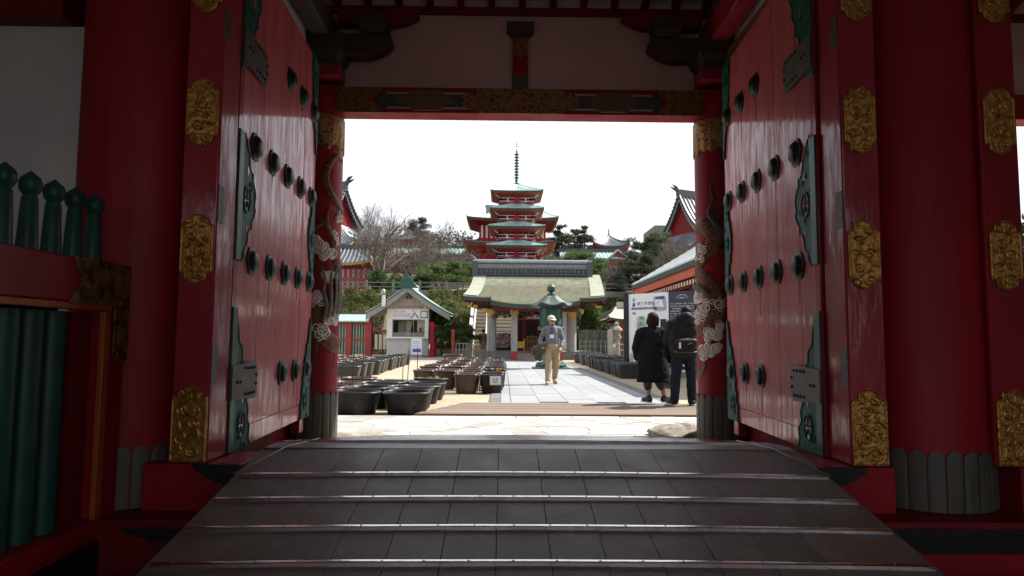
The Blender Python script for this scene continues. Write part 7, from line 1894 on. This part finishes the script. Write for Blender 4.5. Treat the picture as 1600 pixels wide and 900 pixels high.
def head(mb, c, f, s=1.0):
    """head centred on c looking along f: cranium, jaw, nose, brow, lips, ears"""
    f = Vector(f).normalized(); r = f.cross(Vector((0, 0, 1))).normalized(); u = Vector((0, 0, 1))
    P = lambda a, b, h: Vector(c) + r * a * s + f * b * s + u * h * s
    mb.ball(P(0, -.012, .03), (.078 * s, .090 * s, .092 * s), 16, 12)
    mb.ball(P(0, .022, -.035), (.060 * s, .066 * s, .085 * s), 14, 10)
    capsule(mb, P(-.03, .055, -.075), P(.03, .055, -.075), .030 * s, .030 * s); capsule(mb, P(0, .066, -.085), P(0, .070, -.08), .026 * s, .022 * s)
    capsule(mb, P(0, .092, .018), P(0, .112, -.022), .010 * s, .017 * s)
    capsule(mb, P(-.045, .078, .03), P(.045, .078, .03), .014 * s, .014 * s)
    capsule(mb, P(-.018, .088, -.056), P(.018, .088, -.056), .008 * s, .008 * s)
    for q in (-1, 1):
        mb.ball(P(q * .082, -.005, -.01), (.014 * s, .022 * s, .032 * s), 8, 6); mb.ball(P(q * .042, .07, -.02), (.02 * s, .016 * s, .02 * s), 8, 6)
    capsule(mb, P(0, -.02, -.08), P(0, -.035, -.19), .052 * s, .058 * s)
def eyes(parent, c, f, s=1.0):
    f = Vector(f).normalized(); r = f.cross(Vector((0, 0, 1))).normalized()
    for q in (-1, 1):
        mb = MB(); mb.ball(tuple(Vector(c) + r * q * .031 * s + f * .087 * s + Vector((0, 0, .008 * s))), (.013 * s, .008, .008 * s), 8, 6); mb.build('eye', m_hair, parent)
        mb = MB(); p = Vector(c) + r * q * .032 * s + f * .093 * s + Vector((0, 0, .032 * s)); mb.bar(p - r * .018 * s, p + r * .018 * s, .008, .007); mb.build('eyebrow', m_hair, parent)
def shoe(parent, a, d, m, L=.27, name='shoe', sole=None):
    d = Vector(d).normalized(); a = Vector(a); mb = MB(); r = d.cross(Vector((0, 0, 1)))
    capsule(mb, a + Vector((0, 0, .055)) - d * .03, a + d * (L * .55) + Vector((0, 0, .042)), .046, .040, 12); capsule(mb, a + Vector((0, 0, .10)), a + Vector((0, 0, .05)), .045, .05, 12); capsule(mb, a + d * L * .3 + Vector((0, 0, .05)) - r * .01, a + d * (L * .55) + Vector((0, 0, .036)) + r * .01, .05, .044)
    o = fuse(name, mb, m, parent, .010, 3)
    mb = MB(); pl = []
    for i in range(20):
        t = 2 * PI * i / 20; pl.append((math.cos(t) * (.145 if math.cos(t) > 0 else .13), math.sin(t) * (.052 if math.cos(t) > -.2 else .042)))
    mb.prism(pl, lambda u, v, c: a + d * (u + L * .26) + r * v + Vector((0, 0, c)), .002, .024); mb.build('sole', sole or m_sole, o)
    return o

def person(name_label, x, y, s, pose):
    t = thing('person', name_label, 'person', (x, y, 0.02)); return t

# ---- man walking towards the viewer
mx, my = X(862.5, 16.5), 16.5
man = person('man in cream cap, grey shirt and tan trousers walking with a jacket over his arm', mx, my, 1, 0)
S = 1.0
def O(a, b, h): return Vector((mx + a, my + b, .02 + h))      # a to photo-right, b away from the viewer
hc = O(-.015, -.03, 1.555); hf = Vector((.42, -1, -.06))
hipL, hipR = O(.095, .0, .86), O(-.095, .0, .86)
kL, kR = O(.105, .02, .47), O(-.095, -.17, .49)
aL, aR = O(.085, .26, .13), O(-.125, -.28, .09)
shL, shR = O(.18, .0, 1.335), O(-.18, .0, 1.335)
eL, wL_ = O(.275, .03, 1.07), O(.215, -.16, .90)
eR, wR_ = O(-.285, .04, 1.08), O(-.235, -.15, .93)
bd = MB(); head(bd, hc, hf, 1.0)
capsule(bd, O(-.01, 0, 1.40), O(-.01, -.02, 1.47), .058, .054)
capsule(bd, O(0, 0, 1.25), O(0, 0, .95), .10, .10); capsule(bd, shL, shR, .055, .055)
for h_, k_, a_ in ((hipL, kL, aL), (hipR, kR, aR)): capsule(bd, h_, k_, .085, .055); capsule(bd, k_, a_, .055, .036)
for s_, e_, w_ in ((shL, eL, wL_), (shR, eR, wR_)): capsule(bd, s_, e_, .052, .042); capsule(bd, e_, w_, .042, .028)
hand(bd, wL_, Vector((-.25, -.55, -.55)), Vector((-1, -.2, .3)), 1, .7); hand(bd, wR_, Vector((.1, -.6, -.5)), Vector((1, 0, .2)), 1, .9)
fuse('body', bd, m_skin, man, .0085, 2); eyes(man, hc, hf)
cl = MB(); capsule(cl, O(0, 0, 1.30), O(0, .0, 1.10), .155, .15); capsule(cl, O(-.05, 0, 1.28), O(-.03, 0, .88), .125, .13); capsule(cl, O(.05, 0, 1.28), O(.03, 0, .88), .125, .13); capsule(cl, O(-.125, 0, 1.36), O(.125, 0, 1.36), .078, .078)
for s_, e_, w_ in ((shL, eL, wL_), (shR, eR, wR_)): capsule(cl, s_, e_, .070, .056); capsule(cl, e_, e_.lerp(w_, .86), .06, .042)
fuse('shirt', cl, m_shirt, man, .013, 2, .022)
mb = MB(); mb.tube([O(-.06, -.06, 1.45), O(-.03, -.125, 1.40), O(0, -.14, 1.385)], .018, 6); mb.tube([O(.05, -.05, 1.45), O(.035, -.125, 1.40), O(0, -.14, 1.385)], .018, 6); mb.build('collar', m_shirt, man)
mb = MB(); mb.box(mx + .055, mx + .145, my - .165, my - .15, 1.255, 1.27); mb.box(mx - .145, mx - .055, my - .165, my - .15, 1.255, 1.27); mb.build('pocket_flaps', m_shirt, man)
tr = MB(); capsule(tr, O(-.03, 0, .92), O(.03, 0, .92), .145, .145); capsule(tr, hipL, hipR, .12, .12)
for h_, k_, a_ in ((hipL, kL, aL), (hipR, kR, aR)): capsule(tr, h_, k_, .115, .083); capsule(tr, k_, a_ + Vector((0, 0, .02)), .083, .068)
fuse('trousers', tr, m_chino, man, .013, 2, .026)
shoe(man, aL + Vector((0, -.03, -.12)), (.15, -1, 0), m_suede, sole=m_suede); shoe(man, aR + Vector((0, .0, -.09)), (-.12, -1, 0), m_suede, sole=m_suede)
cp = MB(); r_ = hf.normalized()
cp.ball(tuple(hc + Vector((0, 0, .062)) - r_ * .01), (.098, .108, .078), 18, 12); cm = cp.build('cap', m_cap, man)
mb = MB(); rr = r_.cross(Vector((0, 0, 1)))
pl = [(math.sin(PI * i / 12 - PI / 2) * .085, .055 + math.cos(PI * i / 12 - PI / 2) * .115) for i in range(13)]
mb.prism(pl, lambda a, b, c: hc + rr * a + r_ * b + Vector((0, 0, .055 - b * .25 + c)), 0, .012); mb.build('cap_brim', m_cap, cm)
mb = MB(); mb.ball(tuple(hc - r_ * .035 + Vector((0, 0, .0))), (.083, .075, .06), 12, 8); mb.build('hair', mat('greying hair', (.06, .055, .05), None, 9, .6), man)
mb = MB(); mb.tube([O(-.05, -.10, 1.42), O(-.035, -.155, 1.33), O(-.02, -.165, 1.20)], .006, 5); mb.tube([O(.04, -.10, 1.42), O(.01, -.155, 1.33), O(-.02, -.165, 1.20)], .006, 5); ly_ = mb.build('lanyard', m_navy, man)
mb = MB(); mb.box(mx - .065, mx + .035, my - .176, my - .170, 1.145, 1.235); mb.build('name_card', m_white, ly_)
jk = MB(); capsule(jk, O(-.22, -.12, .93), O(-.42, -.04, .84), .085, .10); capsule(jk, O(-.25, -.10, .88), O(-.36, -.06, .66), .085, .075); capsule(jk, O(-.36, -.05, .84), O(-.43, .0, .74), .08, .06); capsule(jk, O(-.30, -.08, .70), O(-.30, -.08, .60), .055, .035)
fuse('folded_jacket', jk, m_olive, None, .015, 2, .05)
tag(bpy.context.scene.objects[-1] if False else [o for o in C.objects if o.name.startswith('folded_jacket')][0], 'dark olive jacket draped over the walking man\'s forearm', 'jacket')

# ---- woman in a long dark coat, seen from behind
wx_, wy_ = X(1019, 11.35), 11.35
woman = person('woman with bobbed black hair in a long dark coat reading the notice board', wx_, wy_, 1, 0)
Ow = lambda a, b, h: Vector((wx_ + a, wy_ + b, .055 + h))
wc = Ow(.03, .02, 1.40); wf_ = Vector((.75, .65, -.05))
bd = MB(); head(bd, wc, wf_, .92); capsule(bd, Ow(0, 0, 1.12), Ow(0, 0, .8), .09, .09); capsule(bd, Ow(-.15, 0, 1.19), Ow(.15, 0, 1.19), .05, .05)
wl1, wl2_ = Ow(-.07, -.02, 0), Ow(.20, .03, 0)
capsule(bd, Ow(-.08, 0, .75), Ow(-.075, 0, .42), .08, .052); capsule(bd, Ow(-.075, 0, .42), Ow(-.07, -.02, .08), .054, .034)
capsule(bd, Ow(.08, 0, .75), Ow(.15, .02, .42), .08, .052); capsule(bd, Ow(.15, .02, .42), Ow(.20, .03, .08), .054, .034)
eR2, wR2 = Ow(.285, .02, .93), Ow(.33, .10, .70); eL2, wL2 = Ow(-.27, .03, .93), Ow(-.22, .16, .74)
capsule(bd, Ow(.2, 0, 1.19), eR2, .05, .04); capsule(bd, eR2, wR2, .04, .026); capsule(bd, Ow(-.2, 0, 1.19), eL2, .05, .04); capsule(bd, eL2, wL2, .04, .026)
hand(bd, wR2, Vector((.05, .3, -.8)), Vector((-.4, .8, .2)), .92, .9); hand(bd, wL2, Vector((.1, .6, -.5)), Vector((1, 0, .3)), .92, .6)
fuse('body', bd, m_skin, woman, .0085, 2); eyes(woman, wc, wf_, .92)
ct = MB(); capsule(ct, Ow(-.16, 0, 1.195), Ow(.16, 0, 1.195), .088, .088); capsule(ct, Ow(0, .0, 1.16), Ow(0, 0, 1.24), .12, .085)
loft(ct, [(Ow(.0, 0, 1.25), .13, .08), (Ow(.0, 0, 1.19), .22, .12), (Ow(0, 0, 1.0), .225, .145), (Ow(.0, 0, .8), .24, .155), (Ow(.01, 0, .55), .275, .17), (Ow(.02, .01, .345), .295, .185)])
for s_, e_, w_ in ((Ow(.2, 0, 1.17), eR2, wR2), (Ow(-.2, 0, 1.17), eL2, wL2)): capsule(ct, s_, e_, .09, .078); capsule(ct, e_, e_.lerp(w_, .9), .078, .068)
fuse('long_coat', ct, m_coat, woman, .014, 3, .02)
sk = MB(); capsule(sk, Ow(-.09, 0, .42), Ow(-.08, 0, .26), .085, .07); capsule(sk, Ow(.08, .02, .42), Ow(.15, .02, .27), .085, .07); fuse('trousers', sk, m_shoe, woman, .014, 2)
hr = MB(); fw = wf_.normalized(); rw = fw.cross(Vector((0, 0, 1)))
hr.ball(tuple(wc + Vector((0, 0, .042)) - fw * .018), (.098, .104, .096), 16, 12); hr.ball(tuple(wc - fw * .045 + Vector((0, 0, -.03))), (.098, .088, .105), 16, 12)
for q in (-1, 1): capsule(hr, wc + rw * q * .078 + Vector((0, 0, .03)), wc + rw * q * .088 - fw * .01 + Vector((0, 0, -.085)), .034, .028)
fuse('bobbed_hair', hr, m_hair, woman, .011, 2, .012)
mb = MB(); mb.ball(tuple(wc + fw * .075 + Vector((0, 0, -.055))), (.052, .045, .048), 12, 8); mb.build('face_mask', m_white, woman)
for a_, d_ in ((wl1, (-.5, .9, 0)), (wl2_, (.8, .55, 0))):
    sh = shoe(woman, a_, d_, m_shoe, .25)
bg_ = thing('shopping_bag', 'brown soft bag hanging from the hand of the woman in the long coat', 'bag', tuple(wR2))
mb = MB(); capsule(mb, Ow(.27, .12, .44), Ow(.37, .12, .44), .07, .07); capsule(mb, Ow(.23, .12, .30), Ow(.41, .12, .29), .075, .075); capsule(mb, Ow(.25, .12, .40), Ow(.39, .12, .33), .08, .08); fuse('bag_body', mb, m_bagb, bg_, .013, 3, .02)
mb = MB(); mb.tube([Ow(.26, .12, .48), Ow(.32, .11, .62), Ow(.345, .13, .63), Ow(.38, .12, .48)], .010, 6); mb.build('bag_handle', m_bagb, bg_)
mb = MB(); mb.M = Matrix.Translation(Ow(.345, .17, .52)) @ Matrix.Rotation(R(8), 4, 'Y'); mb.box(-.065, .065, -.004, .004, -.23, .16); tag(mb.build('folded_leaflet', m_white, bevel=.002), 'white folded leaflet held by the woman in the long coat', 'leaflet')

# ---- visitor in padded jacket with waist bag, partly behind the column
jx, jy = X(1068, 10.95), 10.95
guy = person('visitor in black padded hooded jacket and dark jeans beside the right dragon column', jx, jy, 1, 0)
Oj = lambda a, b, h: Vector((jx + a, jy + b, .055 + h))
jc = Oj(.07, .10, 1.50); jf = Vector((.25, 1, -.1))
bd = MB(); head(bd, jc, jf, .98); capsule(bd, Oj(0, 0, 1.2), Oj(0, 0, .9), .09, .09); capsule(bd, Oj(-.18, 0, 1.3), Oj(.18, 0, 1.3), .055, .055)
for q, kk, aa in ((-1, Oj(-.13, .02, .46), Oj(-.17, -.02, .09)), (1, Oj(.12, .0, .46), Oj(.13, .02, .09))):
    capsule(bd, Oj(q * .1, 0, .84), kk, .085, .055); capsule(bd, kk, aa, .055, .036)
eA_, wA_ = Oj(-.25, .10, 1.04), Oj(-.10, .28, 1.02); eB_, wB_ = Oj(.26, .10, 1.04), Oj(.12, .28, 1.04)
for s_, e_, w_ in ((Oj(-.2, 0, 1.3), eA_, wA_), (Oj(.2, 0, 1.3), eB_, wB_)): capsule(bd, s_, e_, .05, .042); capsule(bd, e_, w_, .042, .028)
hand(bd, wA_, Vector((.6, .5, .3)), Vector((0, 0, 1)), 1, .7); hand(bd, wB_, Vector((-.6, .5, .3)), Vector((0, 0, 1)), 1, .7)
fuse('body', bd, m_skin, guy, .0085, 2); eyes(guy, jc, jf)
ct = MB()
for k in range(7):
    z = .86 + .075 * k; w_ = .17 + .02 * math.sin(k * .6); capsule(ct, Oj(-w_ * .62, 0, z), Oj(w_ * .62, 0, z), .135 + .008 * (k % 2), .135 + .008 * (k % 2))
capsule(ct, Oj(-.17, 0, 1.33), Oj(.17, 0, 1.33), .095, .095)
for s_, e_, w_ in ((Oj(-.2, 0, 1.31), eA_, wA_), (Oj(.2, 0, 1.31), eB_, wB_)):
    for t in (0, .33, .66, 1): mb2 = s_.lerp(e_, t); ct.ball(tuple(mb2), .098 - .012 * t, 12, 8)
    capsule(ct, s_, e_, .085, .075); capsule(ct, e_, e_.lerp(w_, .85), .078, .062)
fuse('padded_jacket', ct, m_down, guy, .013, 1, .018)
hd = MB(); hd.ball(tuple(Oj(.02, -.10, 1.42)), (.13, .075, .10), 14, 10); capsule(hd, Oj(-.09, -.06, 1.42), Oj(.13, -.06, 1.42), .06, .06); fuse('hood', hd, m_down, guy, .012, 2, .02)
hr = MB(); hr.ball(tuple(jc + Vector((0, -.015, .04))), (.092, .102, .092), 16, 12); hr.ball(tuple(jc + Vector((0, -.05, -.02))), (.085, .07, .08), 12, 8); fuse('hair', hr, m_hair, guy, .011, 2, .01)
jn = MB(); capsule(jn, Oj(-.06, 0, .88), Oj(.06, 0, .88), .135, .135)
for q, kk, aa in ((-1, Oj(-.13, .02, .46), Oj(-.17, -.02, .06)), (1, Oj(.12, .0, .46), Oj(.13, .02, .06))): capsule(jn, Oj(q * .1, 0, .84), kk, .112, .085); capsule(jn, kk, aa, .085, .072)
fuse('jeans', jn, m_denim, guy, .013, 2, .022)
shoe(guy, Oj(-.18, -.02, 0), (-.35, .9, 0), m_shoe); shoe(guy, Oj(.14, .0, 0), (.3, .95, 0), m_shoe)
wb = thing('waist_bag', 'black waist bag with white tag worn on the back of the padded jacket', 'bag', tuple(Oj(0, -.2, 1.0)))
mb = MB(); capsule(mb, Oj(-.12, -.155, 1.02), Oj(.12, -.155, 1.02), .075, .075); capsule(mb, Oj(-.1, -.155, .93), Oj(.1, -.155, .93), .07, .07); fuse('pouch', mb, m_down, wb, .012, 2, .012)
mb = MB(); mb.tube([Oj(-.13, -.222, 1.06), Oj(-.02, -.238, 1.085), Oj(.02, -.238, 1.085)], .005, 5); mb.tube([Oj(.0, -.236, .99), Oj(.12, -.222, 1.03)], .005, 5); mb.build('zip', m_screw, wb)
mb = MB(); mb.box(jx - .135, jx - .105, jy - .235, jy - .225, .98, 1.08); mb.build('white_tag', m_white, wb)
mb = MB(); mb.tube([Oj(-.2, -.1, .87), Oj(-.1, -.15, .865), Oj(.1, -.15, .865), Oj(.2, -.1, .87)], .014, 6); mb.build('belt', m_iron, wb)

# ---- far visitor by the stairway and clerk in the kiosk
def far_person(px, Y, pb, pt, label, top_m, leg_m, face, hair=m_hair, half=False, zb=None):
    x = X(px, Y); z0 = max(0.01, Z(pb, Y)) if zb is None else zb; H = Z(pt, Y) - z0; k = H / 1.7
    t = thing('person', label, 'person', (x, Y, z0)); Q = lambda a, b, h: Vector((x + a * k, Y + b * k, z0 + h * k)); f = Vector(face)
    b = MB(); head(b, Q(0, 0, 1.58), f, k); capsule(b, Q(0, 0, 1.2), Q(0, 0, .9), .13 * k, .13 * k)
    for q in (-1, 1):
        capsule(b, Q(q * .19, 0, 1.33), Q(q * .25, .0, 1.06), .05 * k, .04 * k); capsule(b, Q(q * .25, 0, 1.06), Q(q * .22, -.1, .84), .04 * k, .028 * k); hand(b, Q(q * .22, -.1, .84), (0, -.2, -1), (-q, -.3, 0), k, .5)
        capsule(b, Q(q * .09, 0, .85), Q(q * .1, 0, .46), .085 * k, .055 * k); capsule(b, Q(q * .1, 0, .46), Q(q * .1, 0, .08), .055 * k, .036 * k); capsule(b, Q(q * .1, 0, .05), Q(q * .11, -.15 if f.y < 0 else .15, .035), .04 * k, .035 * k)
    fuse('body', b, m_skin, t, .016, 1)
    c = MB(); capsule(c, Q(-.07, 0, 1.28), Q(-.06, 0, .9), .13 * k, .13 * k); capsule(c, Q(.07, 0, 1.28), Q(.06, 0, .9), .13 * k, .13 * k); capsule(c, Q(-.17, 0, 1.35), Q(.17, 0, 1.35), .08 * k, .08 * k)
    for q in (-1, 1): capsule(c, Q(q * .19, 0, 1.33), Q(q * .25, .0, 1.06), .075 * k, .065 * k); capsule(c, Q(q * .25, 0, 1.06), Q(q * .225, -.08, .87), .065 * k, .05 * k)
    fuse('jacket', c, top_m, t, .02, 1)
    c = MB(); capsule(c, Q(-.06, 0, .9), Q(.06, 0, .9), .13 * k, .13 * k)
    for q in (-1, 1): capsule(c, Q(q * .09, 0, .85), Q(q * .1, 0, .46), .11 * k, .085 * k); capsule(c, Q(q * .1, 0, .46), Q(q * .1, 0, .1), .085 * k, .07 * k)
    fuse('trousers', c, leg_m, t, .02, 1)
    c = MB(); fn_ = f.normalized(); c.ball(tuple(Q(0, 0, 1.62) - fn_ * .02 * k), (.094 * k, .10 * k, .09 * k), 12, 8); c.ball(tuple(Q(0, 0, 1.57) - fn_ * .045 * k), (.09 * k, .08 * k, .09 * k), 12, 8); c.build('hair', hair, t)
far_person(755.5, 43.2, 556, 514.5, 'distant visitor in mauve jacket and tan trousers at the foot of the stairway', m_purple, m_chino, (.2, 1, 0), zb=.02)
far_person(656.5, 42.75, 560, 513, 'ticket clerk with reddish cap seated behind the kiosk window', m_red_dark, m_denim, (0, -1, 0), m_red_dark, zb=.09)
for o in LOCAL_ROOTS:
    if '_l' in o: del o['_l']
